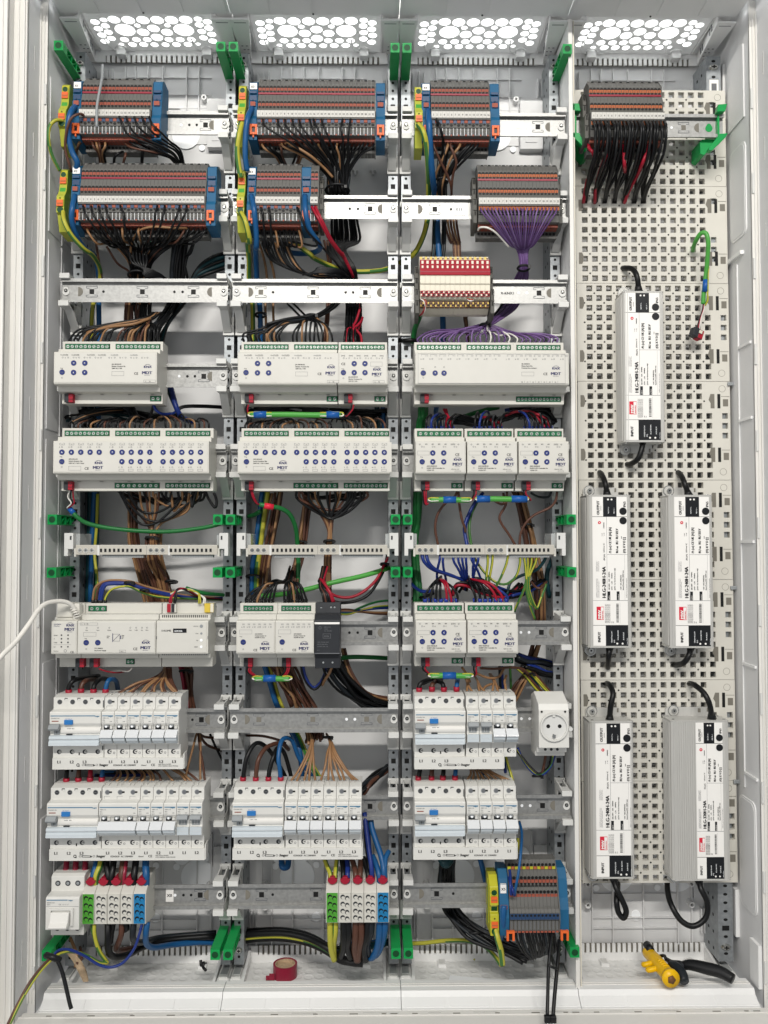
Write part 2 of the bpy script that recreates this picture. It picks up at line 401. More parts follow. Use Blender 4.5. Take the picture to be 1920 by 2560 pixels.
def flange(side):
    m = MB(); f = (lambda x: x) if side < 0 else (lambda x: 249.2-x)
    pr = [(f(-1), -14), (f(27), -14), (f(15), 100), (f(4), 100)]
    m.slabz(pr, 152, 155, 'white'); m.slabz([(f(27), -14), (f(15), 100), (f(13.5), 100), (f(25.5), -14)], 155, ZT, 'white')
    for i, y in enumerate((2, 12, 22, 52, 62, 72)):
        xx = 26.3-(y+14)*.105
        m.box(min(f(xx), f(xx+.8)), max(f(xx), f(xx+.8)), y, y+5, 157, 167, 'inkl' if i % 3 else 'clip')
    m.box(min(f(18), f(24)), max(f(18), f(24)), -6, 22, 155, 162, 'clip')
    for x, y in ((6, 52), (13, 52), (8, 62), (14, 62), (7, 72), (13, 72)): m.box(min(f(x), f(x+3)), max(f(x), f(x+3)), y, y+1.6, 151.7, 152, 'inkl')
    m.box(min(f(4), f(22)), max(f(4), f(22)), -7, -6, 151.6, 152, 'inkl')
    return m
dm = {}
for k in range(4):
    tp = obj('top_panel', shared('top', top_web), cab, (k*250, 0, 0))
    for x, y, r in DISCS:
        if r <= 2: continue
        key = 'disc%.1f' % r
        obj('knockout_disc', shared(key, lambda: MB().disc(0, 0, 0, r+.2, .7, 'lens', 22, 'z')), tp, (x, y, ZT+.6))
    obj('comb', shared('combt', lambda: comb(170, 161.5, 150.5, 1)), tp)
    obj('flange', shared('fl-1', lambda: flange(-1)), tp); obj('flange', shared('fl1', lambda: flange(1)), tp)
# --- floor shells
def floor_shell():
    m = MB(); z = ZF
    m.box(0, 249.2, 4, YB, z-3, z, 'tray')
    m.box(0, 18, 4, 97, z, z+8, 'white'); m.box(231.2, 249.2, 4, 97, z, z+8, 'white')
    for x in (2, 233.5):
        m.box(x, x+13, 30, 90, z+8, z+12, 'clip'); m.box(x+1.5, x+11.5, 36, 62, z+12, z+12.6, 'clear')
    for x in (18, 226): m.prism([(96, z), (96, z+22), (60, z+14), (8, z+9), (8, z)], x, x+4, 'white')
    prof = [(6, z), (6, z+16), (2, z+19), (-26, z+19), (-30, z+12), (-44, z+4), (-47, z+4), (-47, z-6), (6, z-6)]
    m.prism(prof, 0, 249.2, 'white')
    m.box(0, 249.2, -14, -12, z+19, z+20, 'frame'); m.box(0, 249.2, -8, -7, z+19, z+19.6, 'frame')
    for x in (4, 66, 128, 190):     # shallow fields on the sloping front
        m.add([(x, -31, z+12.6), (x+56, -31, z+12.6), (x+56, -43, z+5.6), (x, -43, z+5.6), (x, -30, z+11), (x+56, -30, z+11), (x+56, -42, z+4), (x, -42, z+4)],
              [(0, 1, 2, 3), (0, 1, 5, 4), (1, 2, 6, 5), (2, 3, 7, 6), (3, 0, 4, 7)], 'white')
    for x in (60, 194):
        m.box(x, x+12, 76, 92, z, z+5, 'white'); m.box(x+1.6, x+10.4, 78, 92, z+5, z+5.4, 'clip')
    return m
def front_sill():
    m = MB(); z = ZF
    m.box(-38, 1038, -64, -47, z-8, z+3, 'frame'); m.box(-38, 1038, -100, -64, z-8, z+6, 'frame')
    m.box(-38, 1038, -66, -64.2, z+6, z+7.5, 'frame'); m.box(-60, 1060, -150, -100, z-12, z+2, 'frame')
    for k in range(4):
        for x, w in ((14, 6), (70, 8), (128, 5), (178, 9), (222, 5)): m.box(k*250+x, k*250+x+w*1.3, -59, -54, z+3, z+3.3, 'perfdark')
        for x, w in ((36, 18), (98, 34), (196, 34)): m.box(k*250+x, k*250+x+w, -53.4, -52.6, z+3, z+3.4, 'inkl')
        m.box(k*250+232, k*250+246, -62, -52, z+3, z+3.5, 'clip'); m.box(k*250+234, k*250+244, -60, -55, z+3.5, z+3.8, 'perfdark')
    return m
for k in range(4):
    f = obj('floor_panel', shared('floor', floor_shell), cab, (k*250, 0, 0))
    obj('comb', shared('combf', lambda: comb(ZF, ZF+11, ZF+25, 1)), f)
    if k < 3: obj('bay_seam', shared('seam', lambda: MB().box(0, .9, -26, 2, ZF+18.6, ZF+19.1, 'inkl')), f, (249.1, 0, 0))
obj('front_sill', front_sill(), cab, bevel=.6)
# --- side walls
def side(sgn):
    m = MB(); X = (lambda a: -10-a) if sgn < 0 else (lambda a: 1010+a)
    def bx(a0, a1, y0, y1, z0, z1, mt): m.box(min(X(a0), X(a1)), max(X(a0), X(a1)), y0, y1, z0, z1, mt)
    bx(0, 3, -32, YB, ZF-6, ZT+6, 'wall'); bx(0, 10, -34, -30, ZF-6, ZT+6, 'frame'); bx(3.5, 5, -36, -34, ZF+10, ZT-26, 'frame'); bx(8, 10, -37, -34, ZF+10, ZT-14, 'frame')
    bx(10, 13, -78, -30, ZF-6, ZT+20, 'wall'); bx(10, 28, -82, -76, ZF-6, ZT+20, 'frame'); bx(12, 15, -85, -82, ZF-6, ZT+20, 'frame'); bx(20, 22, -84, -82, ZF-6, ZT+20, 'frame')
    bx(28, 31, -100, -76, ZF-6, ZT+20, 'frame'); bx(28, 48, -104, -98, ZF-8, ZT+20, 'frame'); bx(33, 35, -106, -104, ZF-8, ZT+20, 'frame')
    bx(-12, 60, -140, YB+4, ZT+3, ZT+24, 'wall'); bx(3, 6, -30, YB, ZT-20, ZT+6, 'wall')  # first box: lid added to block lamp light leaking in at the corner
    for i in range(11):
        z = ZF+70+i*125
        bx(9.6, 10, -56, -53, z, z+34, 'frame'); bx(9.4, 9.7, -55.5, -54.6, z+2, z+32, 'inkl'); bx(.2, 3, -36.6, -34, z-40, z-10, 'clip')
    # inner wall panels and shallow ribs
    if sgn < 0:
        for z0, z1 in ((-1220, -1010), (-1000, -790), (-780, -470), (-460, -180), (-172, 60)):
            bx(-1.2, 0, -22, 24, z0+5, z1, 'wall'); bx(-2, 0, 28, 30, z0, z1+5, 'wall'); bx(-.8, 0, 40, 92, z0+12, z1-14, 'wall')
    else:
        bx(-2.2, 0, -16, 40, 10, 120, 'wall'); bx(-4, 0, 52, 98, 40, 128, 'white')
        for z0, z1 in ((-168, -20), (-1160, -990)):
            for q, mt in ((0, 'white'), (3, 'wall')):
                pr = []
                for cx_, cz_, a0 in ((14-q, z1-16-q, 0), (-18+q, z1-16-q, 90), (-18+q, z0+16+q, 180), (14-q, z0+16+q, 270)):
                    for j in range(6):
                        a = math.radians(a0+j*18); pr.append((cx_+12*math.cos(a)+12, cz_+12*math.sin(a)))
                vs = [(X(-1.6-q*.2), y, z) for y, z in pr]+[(X(0), y, z) for y, z in pr]; n = len(pr)
                m.add(vs, [(i, (i+1) % n, n+(i+1) % n, n+i) for i in range(n)]+[tuple(range(n))], mt)
        for z in (-960, -800, -620, -440, -330): bx(-3, 0, -26, 14, z, z+4, 'white')
        bx(-6, 0, -6, 60, -192, -186, 'white'); bx(-2, 0, 16, 18, -980, -200, 'white')
        for z in (-380, -690, -980): bx(-9, 0, 36, 42, z, z+5, 'greyt')
        bx(-6, 0, 44, 92, -1210, -1140, 'white'); bx(-5, 0, -28, 0, -1250, -1190, 'white')
    return m
obj('side_wall', side(-1), cab, bevel=.5); obj('side_wall', side(1), cab, bevel=.5)
# --- partition between bay three and the bay with the perforated plates
m = MB().box(749.6, 751.6, -20, YB, ZF+6, ZT-18, 'white').box(747.8, 753.6, -22, -19, ZF+6, ZT-18, 'frame').box(755.0, 757.2, -18, 0, ZF+6, ZT-18, 'cream').box(753.6, 755, -10, -8, ZF+6, ZT-18, 'inkl')
obj('partition', m, cab, bevel=.3)
# --- perforated posts
def post(nz=11):
    m = MB(); w = 14.4
    m.box(-w/2, w/2, 45, 46.6, -1246, 136, 'post'); m.box(-w/2, -w/2+1.4, 46.6, 100, -1246, 136, 'post'); m.box(w/2-1.4, w/2, 46.6, 100, -1246, 136, 'post')
    z = 128
    i = 0
    while z > -1240:
        if i % 10 == 6: m.box(-3.4, 3.4, 44.7, 45.1, z-3.6, z+3.6, 'black')
        else: m.disc(0, 45.1, z, 2.1, .35, 'black', 10)
        for sx in (-1, 1):
            if i % 2: m.box(sx*w/2-(.2), sx*w/2+.2, 62, 66, z-2, z+2, 'black'); m.box(sx*w/2-.2, sx*w/2+.2, 80, 84, z-2, z+2, 'black')
        z -= 12.5; i += 1
    for zz in (118, -1225): m.disc(0, 45, zz, 5, 3, 'chrome', 14, r2=3.6); m.box(-2.4, 2.4, 41.4, 42, zz-.6, zz+.6, 'black'); m.box(-.6, .6, 41.4, 42.01, zz-2.4, zz+2.4, 'black')
    return m
for x in (10.5, 241, 261, 491, 511, 740): obj('perforated_post', shared('post', post), cab, (x, 0, 0))
wp = post(); wp.v = [(x*1.55, y, z) for x, y, z in wp.v]; wp.box(-7, 7, 43.6, 44.6, 70, 98, 'paper').box(-4, 4, 43.4, 43.6, 76, 92, 'inkl')
obj('perforated_post', wp, cab, (989, 0, 0))

# ================================================================== rails with their brackets
BAY = ['first bay', 'second bay', 'third bay']
ROWN = ['top row', 'second row', 'third row', 'fourth row', 'fifth row', 'earth bar row', 'sixth row', 'seventh row', 'eighth row', 'bottom row']
def rail_mb(holes, L=243.):
    m = MB(); a = (250-L)/2; b = a+L
    m.prism([(-8, 17.5), (-8, 12.6), (-6.9, 12.6), (-6.9, 13.6), (-1, 13.6), (-1, 12.4), (0, 12.4), (0, -12.4), (-1, -12.4), (-1, -13.6), (-6.9, -13.6), (-6.9, -12.6), (-8, -12.6), (-8, -17.5), (-7, -17.5), (-7, -14.6), (1, -14.6), (1, 14.6), (-7, 14.6), (-7, 17.5)], a, b, 'metal')
    m.box(a, b, -1.06, -.02, -12.4, 12.4, 'metal')
    for x, kind in holes:
        if kind == 'h':       # punched clip: square opening between two brackets
            m.box(x-3.4, x+3.4, -1.5, -1.05, -3.6, 3.6, 'black' if hash(x) % 3 else 'perfdark')
            for s in (-1, 1):
                m.box(x-8, x+8, -1.45, -1.05, s*8-.35, s*8+.35, 'inkl')
                for q in (-1, 1): m.box(x+q*8-.35, x+q*8+.35, -1.45, -1.05, min(s*8, s*5), max(s*8, s*5), 'inkl'); m.box(x+q*6-2, x+q*6+2, -1.42, -1.05, s*5-.3, s*5+.3, 'inkl')
        elif kind == 'd': m.disc(x, -1.05, 0, 1.9, .4, 'black', 12)
        elif kind == 'w': m.disc(x, -1.05, 0, 2.1, .4, 'disc', 12)
        elif kind in '()':
            s = 1 if kind == ')' else -1
            pr = [(x, -7)]+[(x+s*7*math.sin(t*math.pi/10), -7*math.cos(t*math.pi/10)) for t in range(1, 10)]+[(x, 7)]
            m.slab(pr if s > 0 else pr[::-1], -1.05, -1.4, 'perfdark')
    return m
def bracket_mb():
    m = MB()
    m.box(-8.5, 6, -13.5, -8.2, 16.5, 24, 'clip'); m.box(-8, 5, -8.2, 10, 18.5, 24, 'clip')
    m.box(-8, 7, -14.5, -8.2, -24.5, -16.5, 'clip'); m.box(-7, 6, -8.2, 12, -24.5, -18.5, 'clip')
    for x in (-7, 3.2): m.prism([(-6, -20), (40, -38), (44, -52), (44, -24), (44, 26), (40, 26), (10, 24), (10, 16), (30, 14), (30, -14), (6, -17)], x, x+2.2, 'clip')
    m.prism([(6, -24), (38, -50), (41, -50), (9, -22)], -7, 5, 'clip')
    m.box(-8.5, 8.5, 40.5, 44.6, -54, -26, 'clip'); m.box(-8, 8, 40.5, 44.6, 20, 28, 'clip')
    return m
def bolt_mb():
    m = MB(); m.disc(0, -1.2, -1, 5, 1.6, 'clip', 18); m.disc(0, -1.2, 3, 3.6, 1.7, 'clip', 14); m.disc(0, -2.9, 1.2, 2.6, .9, 'black', 14); m.disc(0, -3.7, 1.2, 1.4, .4, 'chrome', 8)
    return m
HSETS = {0: [(27, ')'), (66, 'h'), (82, 'w'), (120, 'h'), (188, 'd'), (199, 'd'), (176, 'w'), (212, 'h'), (224, '(')],
         1: [(27, ')'), (50, 'h'), (66, 'd'), (128, 'h'), (176, 'd'), (188, 'd'), (206, 'h'), (224, '(')],
         2: [(27, ')'), (52, 'h'), (76, 'd'), (176, 'w'), (188, 'w'), (206, 'h'), (224, '(')]}
HS = {(0, 2): [(27, ')'), (47, 'h'), (64, 'd'), (121, 'h'), (168, 'd'), (180, 'd'), (196, 'h'), (223, '(')],
      (1, 2): [(27, ')'), (45, 'h'), (63, 'd'), (122, 'h'), (170, 'd'), (181, 'd'), (199, 'h'), (223, '(')],
      (1, 7): [(25, ')'), (45, 'h'), (123, 'h'), (172, 'w'), (184, 'w'), (201, 'h'), (223, '(')]}
def raillabel(k, r):
    t = {(0, 0): 'galvanised mounting rail showing beside the first grey terminal strip', (0, 1): 'rail hidden behind the longest terminal strip of the first bay',
         (0, 2): 'bare galvanised rail crossing in front of dark wire looms in first bay', (1, 2): 'bare bright rail in second bay level with the red terminals',
         (1, 7): 'bare dull rail crossing second bay beneath the black power supply', (2, 1): 'bright rail with printed tag beside the violet wires',
         (2, 2): 'rail carrying the red and cream terminals in third bay'}
    return t.get((k, r), 'mounting rail behind the %s of devices in the %s' % (ROWN[r], BAY[k]))
for k in range(3):
    for r in range(10):
        if r == 5: continue
        L = thing('mounting_rail', raillabel(k, r), 'mounting rail', (k*250, 0, ROWZ[r]), 'mounting rails across the bays')
        hk = (k, r) if (k, r) in HS else k
        obj('rail_bar', shared('rail%s' % (hk,), lambda: rail_mb(HS.get(hk) or HSETS[k])), L)
        for x in (9.5, 240.5):
            b = obj('rail_bracket', shared('brk%d' % (x > 99), lambda: bracket_mb() if x > 99 else (lambda q: (setattr(q, 'v', [(-a, b_, c) for a, b_, c in q.v]), q)[1])(bracket_mb()), .35), L, (x, 0, 0))
            obj('bolt', shared('bolt', bolt_mb), b, (0, 0, 0))
        if (k, r) == (2, 1):
            obj('tag', MB().box(80, 97, -1.9, -1.1, -9, 9, 'disc').text('X11', 82.5, -2.0, -2.6, 6.2, 'ink', bold=.15), L)
        if (k, r) == (2, 2): obj('tag', MB().text('X-KNX1', 149, -1.4, -2.4, 5.6, 'ink', bold=.12), L)
        if (k, r) == (0, 9): obj('tag', MB().box(163, 174, -2.2, -1.1, -9, 10, 'paper').text('X0', 164.6, -2.3, -2, 6, 'ink', bold=.15), L)
r4 = thing('mounting_rail', 'rail on green holders at the top of the bay with perforated plates', 'mounting rail', (750, 0, 0), 'mounting rails across the bays')
m4 = rail_mb([(30, ')'), (150, 'w'), (162, 'w'), (180, 'h'), (203, '(')], 228); m4.v = [(x-6, y, z) for x, y, z in m4.v]; m4.disc(212, -1.05, -1, 5.4, .5, 'post_green', 18).disc(212, -1.05, 2.6, 3.6, .55, 'post_green', 14)
m4.box(123, 129, -3, -1.1, -8, 8, 'paper'); m4.disc(126, -3, 0, 1.4, .3, 'black', 8)
obj('rail_bar', m4, r4)
def gholder(sgn):
    m = MB(); f = lambda x: x*sgn
    def sl(p, y0, y1): m.slab([(f(a), b) for a, b in p], y0, y1, 'post_green')
    sl([(0, -16), (3, -16), (3, 16), (0, 16)], -9, 40)
    sl([(-4, 16), (-2, 27), (11, 28), (8, 17)], -18, -8)
    sl([(-22, -18), (0, -18), (-2, -24), (-16, -40), (-22, -38)], 2, 38)
    sl([(-4, -22), (-2, -17), (11, -16), (9, -21), (-12, -42), (-17, -42), (-17, -38)], -18, -8)
    m.box(min(f(-20), f(3)), max(f(-20), f(3)), 0, 39, -20, -17, 'post_green')
    return m
for x, sg, t in ((972, 1, 'green plastic rail holder at the free end of the top rail, near the side wall'), (762, -1, 'green rail holder half hidden behind the dark grey terminals by the partition')):
    obj('rail_holder', gholder(sg), None, (x, 0, 0), t, 'rail holder', 'green rail holders', bevel=.4)
# ================================================================== green cover holders
def gpost():
    m = MB(); w, h = 6.6, 7.2
    m.box(-w, w, -30, -12, -h, h, 'post_green'); m.box(-w, w, -12, 76, h-1.6, h, 'post_green'); m.box(-w, w, -12, 76, -h, -h+1.6, 'post_green'); m.box(-.9, .9, -12, 76, -h+1.6, h-1.6, 'post_green')
    for y in (8, 28, 48, 70): m.box(-w+.4, w-.4, y, y+1.6, -h+1.6, h-1.6, 'post_green')
    for y in (-12, 9.6, 29.6, 49.6):
        for s in (-1, 1):
            m.add([(s*.9, y, -5), (s*.9, y+16, 5), (s*w*.92, y+16, 5), (s*w*.92, y, -5), (s*.9, y+1.4, -5.4), (s*.9, y+17.4, 4.6), (s*w*.92, y+17.4, 4.6), (s*w*.92, y+1.4, -5.4)],
                  [(0, 1, 2, 3), (4, 5, 6, 7), (0, 1, 5, 4), (1, 2, 6, 5), (2, 3, 7, 6), (3, 0, 4, 7)], 'post_green')
    m.disc(0, -30, 0, 4.7, .25, 'dgreenhole', 18); m.ring(0, -30, 0, 5.3, 4.7, .5, 'post_green', 18)
    return m
mat('dgreenhole', 'holder_bore', '#04401f', .5)
WHERE = {102: 'at the top', -586: 'above the earth bar', -661.5: 'below the earth bar', -1196: 'near the floor'}
XN = [(4, 'by the side wall'), (239, 'closing the first bay'), (257, 'opening the second bay'), (492.5, 'closing the second bay'),
      (510, 'opening the third bay'), (744.5, 'against the partition')]
for z in (102, -586, -661.5, -1196):
    for x, t in XN:
        obj('cover_holder', shared('gpost', gpost, .35), None, (x, 0, z), 'green plastic holder %s, %s' % (WHERE[z], t), 'cover holder', 'green cover holders')
# ================================================================== perforated mounting plates in the fourth bay
def plate_mb(kind):
    px, n = 15.13, 10; W = 233.; H = 150.3; hs = 4.4
    x0 = 13.5 if kind == 0 else 19.2
    if kind == 0: rows = [(range(0, 13)) for _ in range(10)]
    else: rows = [range(0, 12)]*3+[range(-1, 13)]*3+[range(0, 13)]*4
    m = MB(); y0, y1 = 40, 49  # hole walls made deep to darken the holes
    zt = -px/2
    for r in range(10):
        zc = -H/20-r*H/10; z1 = zc+H/20; z0 = zc-H/20
        zs = (z1 if r else 0, zc+hs, zc-hs, z0 if r < 9 else -H)
        m.add([(0, y0, zs[0]), (W, y0, zs[0]), (W, y0, zs[1]), (0, y0, zs[1])], [(0, 1, 2, 3)], 'perf')
        m.add([(0, y0, zs[2]), (W, y0, zs[2]), (W, y0, zs[3]), (0, y0, zs[3])], [(0, 1, 2, 3)], 'perf')
        last = 0
        cx_ = [x0+i*px for i in rows[r]]+([205.8+17*0+6, 221] if (kind == 0 and r in (1, 5, 6, 7)) else [225.] if r in (3, 4, 5) and kind else [])
        for c in sorted(cx_):
            if c-hs < last+1: continue
            m.add([(last, y0, zs[1]), (c-hs, y0, zs[1]), (c-hs, y0, zs[2]), (last, y0, zs[2])], [(0, 1, 2, 3)], 'perf')
            a, b = c-hs, c+hs
            m.add([(a, y0, zs[1]), (b, y0, zs[1]), (b, y0, zs[2]), (a, y0, zs[2]), (a, y1, zs[1]), (b, y1, zs[1]), (b, y1, zs[2]), (a, y1, zs[2])],
                  [(0, 1, 5, 4), (1, 2, 6, 5), (2, 3, 7, 6), (3, 0, 4, 7)], 'perf')
            last = b
        m.add([(last, y0, zs[1]), (W, y0, zs[1]), (W, y0, zs[2]), (last, y0, zs[2])], [(0, 1, 2, 3)], 'perf')
        for i in range(-1 if kind else 0, 12):
            if (i+r) % 2 == 0 and r < 9 and x0+(i+.5)*px < 205: m.disc(x0+(i+.5)*px, y0, z0, 1.4, .12, 'black', 8)
    # edges, and deep side flanges added to keep light out behind the holes
    m.box(W-1.2, W-.1, 52, 101, -H, 0, 'perf'); m.box(0, 1.2, 52, 101, -H, 0, 'perf')
    m.add([(0, y0, 0), (W, y0, 0), (W, y1+3, 0), (0, y1+3, 0)], [(0, 1, 2, 3)], 'perf'); m.add([(W, y0, 0), (W, y1+3, 0), (W, y1+3, -H), (W, y0, -H)], [(0, 1, 2, 3)], 'perf')
    m.add([(0, y0, -H), (W, y0, -H), (W, y1+3, -H), (0, y1+3, -H)], [(0, 1, 2, 3)], 'perf')
    for z in (-30, -112):
        m.slab([(203, z-11), (203, z-3), (200, z+2), (203, z+11), (209, z+11), (209, z-11)], y0, y0-.15, 'perfdark'); m.box(213.5, 218, y0-.15, y0, z-11, z+11, 'black'); m.box(222, 230, y0-.15, y0, z-8, z+3, 'perfdark')
        m.box(219, 232, y0-.5, y0, z+7, z+7.5, 'perfdark'); m.slab([(4, z-9), (4, z+9), (9, z+9), (11, z+4), (11, z-4), (9, z-9)], y0, y0-.15, 'perfdark')
    for z in (-11, -138): m.ring(221, y0, z, 5.2, 4.8, .25, 'perfdark', 20)
    return m
for i in range(8):
    kd = 0 if i in (0, 1) else 1
    nm = ['topmost, behind the dark terminals', 'second from the top, where thick black wires dive in', 'third from the top, behind the single driver and the green cable', 'fourth from the top, under the single driver',
          'behind the upper half of the paired drivers', 'behind the lower half of the paired drivers', 'behind the upper half of the bottom drivers', 'lowest, behind the bottom drivers'][i]
    obj('mounting_plate', shared('plate%d' % kd, lambda: plate_mb(kd)), None, (771.5+i*.25, 0, 79-i*150.9), 'cream perforated plastic plate, '+nm, 'mounting plate', 'perforated mounting plates')
# ================================================================== bus actuators and other grey rail devices
def greenblock(x0, x1, z, n):
    """green screw terminal row in a device tier, screws in one row"""
    def f():
        m = MB(); w = x1-x0
        m.box(0, w, -27.7, -26.4, -3.9, 3.9, 'black'); m.box(.6, w-.6, -28.1, -27.7, -3.4, 3.2, 'tgreen')
        p = (w-2)/n
        for i in range(n):
            x = 1+p*(i+.5); m.disc(x, -28.1, -.3, min(2.3, p*.38), .5, 'screw' if n > 3 or True else 'tgreen', 10)
            a = (i*37 % 7)*.4; dx, dz = 1.7*math.cos(a), 1.7*math.sin(a)
            m.add([(x-dx-.25*dz, -28.65, -.3-dz+.25*dx), (x+dx-.25*dz, -28.65, -.3+dz+.25*dx), (x+dx+.25*dz, -28.65, -.3+dz-.25*dx), (x-dx+.25*dz, -28.65, -.3-dz-.25*dx)], [(0, 1, 2, 3)], 'dark')
            m.box(x+p*.5-.25, x+p*.5+.25, -28.3, -28.1, -3.4, 3.2, 'dgreenhole')
        return m
    return f
def housing(te, tw=18., sect=72., front=-60.):
    W_ = te*tw; m = MB()
    prof = [(2, 44.5), (-27, 45), (-27, 31), (-43, 30.3), (-43.5, 23.6), (front+1.2, 22.9), (front, 21.5), (front, -21.5), (front+1.2, -22.9), (-43.5, -23.6), (-43, -30.3), (-27, -31), (-27, -45), (2, -44.5)]
    m.prism(prof, .25, W_-.25, 'dev')
    x = sect
    while x < W_-2:
        for a, b in ((31.4, 45), (-45, -31.4)): m.box(x-.3, x+.3, -27.15, -20, a, b, 'inkl')
        x += sect
    for x in [sect*.35, sect*.8, sect*1.35, sect*1.8, sect*2.35, sect*2.8]:
        if x < W_-6: m.box(x-2.5, x+2.5, -30, -27.2, -32.2, -31.2, 'dark')
    return m
def knx(m, x, z, s=1.):
    m.text('KNX', x, -60.75, z, 4.6*s, 'inkb', 'C', bold=.2, sx=1.12)
    pts = [(x+4.6*s*math.cos(math.radians(a)), -60.72, z+1.8*s+3.3*s*math.sin(math.radians(a))) for a in range(150, 20, -14)]
    m.tube(pts, .22, 'inkb', 4, smoothpath=False)
def mdt(m, x, z): m.text('MDT', x, -60.75, z, 5.7, 'inkb', 'C', bold=.32, sx=1.16); m.text('www.mdt.de', x, -60.75, z-1.9, 1.5, 'inkb', 'C')
def outline(m, x0, x1, z0, z1, y=-60.7, mt='inkl', t=.22):
    m.box(x0, x1, y, y+.2, z0, z0+t, mt).box(x0, x1, y, y+.2, z1-t, z1, mt).box(x0, x0+t, y, y+.2, z0, z1, mt).box(x1-t, x1, y, y+.2, z0, z1, mt)
def button(letter, r=3.9):
    def f():
        m = MB().ring(0, 0, 0, r+.25, r, .3, 'face', 20); m.disc(0, .3, 0, r, 1.1, 'btn', 20, r2=r-.35)
        if letter == 'Prog': m.text('Prog.', 0, -.85, -.8, 2.0, 'inkl', 'C')
        elif letter in '<>^v':
            a = {'>': 0, '^': 90, '<': 180, 'v': 270}[letter]; pr = [(1.3*math.cos(math.radians(a+t)), 1.3*math.sin(math.radians(a+t))) for t in (0, 140, 220)]
            m.add([(p, -.85, q) for p, q in pr], [(0, 1, 2)], 'clip')
        else: m.text(letter, 0, -.85, -1.15, 3.1, 'disc', 'C')
        return m
    return f
def busplug(t, x, z=-38.):
    m = MB(); m.box(-6, 0, -36, -27, -6, 6, 'dark'); m.box(0, 6.3, -36, -27, -6.2, 6, 'rred'); m.box(-4.6, -1.2, -36.4, -36, 1.6, 4.4, 'blackp'); m.box(1.4, 4.9, -36.4, -36, 1.6, 4.4, 'redj')
    m.box(.2, 6, -36.6, -36, -2.6, -1.2, 'redj')
    return obj('bus_connector', shared('plug', lambda: m, .3), t, (x, 0, z))
def device(label, X0, row, te, tops, bots, btns, letter_fn, plugx=12.5, tw=18., sect=72., cat='bus actuator', group='grey bus actuators', name='bus_actuator', dz=0):
    t = thing(name, label, cat, (X0, 0, ROWZ[row]+dz), group)
    obj('housing', shared('housing%s_%s' % (te, sect), lambda: housing(te, tw, sect), .45), t)
    W_ = te*tw
    obj('face_panel', shared('face%s' % te, lambda: MB().box(1.6, W_-1.6, -60.5, -59, -20.6, 21.2, 'face'), .2), t)
    for a, b, n in tops: obj('screw_terminal', shared('gb%.1f_%d' % (b-a, n), greenblock(a, b, 0, n)), t, (a, 0, 37.6))
    for a, b, n in bots: obj('screw_terminal', shared('gb%.1f_%d' % (b-a, n), greenblock(a, b, 0, n)), t, (a, 0, -37.4))
    for l, x, z in btns: obj('button', shared('btn'+l, button(l)), t, (x, -60.5, z))
    if plugx: busplug(t, plugx)
    m = MB(); letter_fn(m); obj('lettering', m, t)
    return t
def led(m, x, z): m.ring(x, -60.5, z, 1.1, .75, .2, 'inkl', 10)
def lines(m, x, z, ls, s=2.3, d=2.9, mt='ink'):
    for i, l in enumerate(ls): m.text(l, x, -60.75, z-i*d, s, mt, bold=.07)
def l_dimmer8(m):
    for k in range(16):
        x = 12.5+k*7.6+(4 if k > 7 else 0); led(m, x, 14.4)
        m.text('ABCDEFGH'[k//2] if k % 2 == 0 else '.', x+3, -60.75, 13.4, 2.2, 'ink')
    for k in range(4): m.text('-Lo-[1]-[2]-', 9+k*15.5+(6 if k > 1 else 0)*(k > 1), -60.75, 17.4, 2.6, 'ink', sx=.95)
    m.text('-Lo-[3]-[4]-', 79, -60.75, 17.4, 2.4, 'inkl'); m.text('-Lo-[5]-[6]-', 106, -60.75, 17.4, 2.4, 'inkl')
    lines(m, 81, 4.4, ['JAL-0810D.02', 'Shutter Actuator 8x', '230V AC / 10A']); outline(m, 81, 98, -11, -5)
    m.text('CE', 112, -60.75, -9.5, 4.8, 'ink', bold=.08); knx(m, 131, 0); mdt(m, 130, -8.6); outline(m, 125.5, 142, -20.4, -16.8); m.text('L      N', 128, -60.75, -19.8, 2.4, 'ink')
    m.text('Prog', 9.5, -60.75, -1.2, 1.8, 'ink'); led(m, 12, -14)
def l_dimmer4(m):
    for k in range(8): led(m, 9+k*7.7, 14.4); m.text('ABCD'[k//2] if k % 2 == 0 else '.', 12+k*7.7, -60.75, 13.4, 2.2, 'ink')
    for k in range(6): m.text('[ww]', 5.5+k*10.8, -60.75, 17.2, 2.5, 'ink')
    outline(m, 46.5, 63, 3, 9.2); m.text('CE', 5.5, -60.75, 4.6, 4.8, 'ink', bold=.08); knx(m, 55.6, -3); mdt(m, 55.4, -10)
    lines(m, 15.7, -13, ['JAL-0410D.02', 'Shutter Actuator 4x', '24V DC / 8A']); outline(m, 50, 66, -20.4, -16.8); m.text('L      N', 52.5, -60.75, -19.8, 2.4, 'ink'); m.text('Prog', 6, -60.75, -1.2, 1.8, 'ink'); led(m, 8.6, -14)
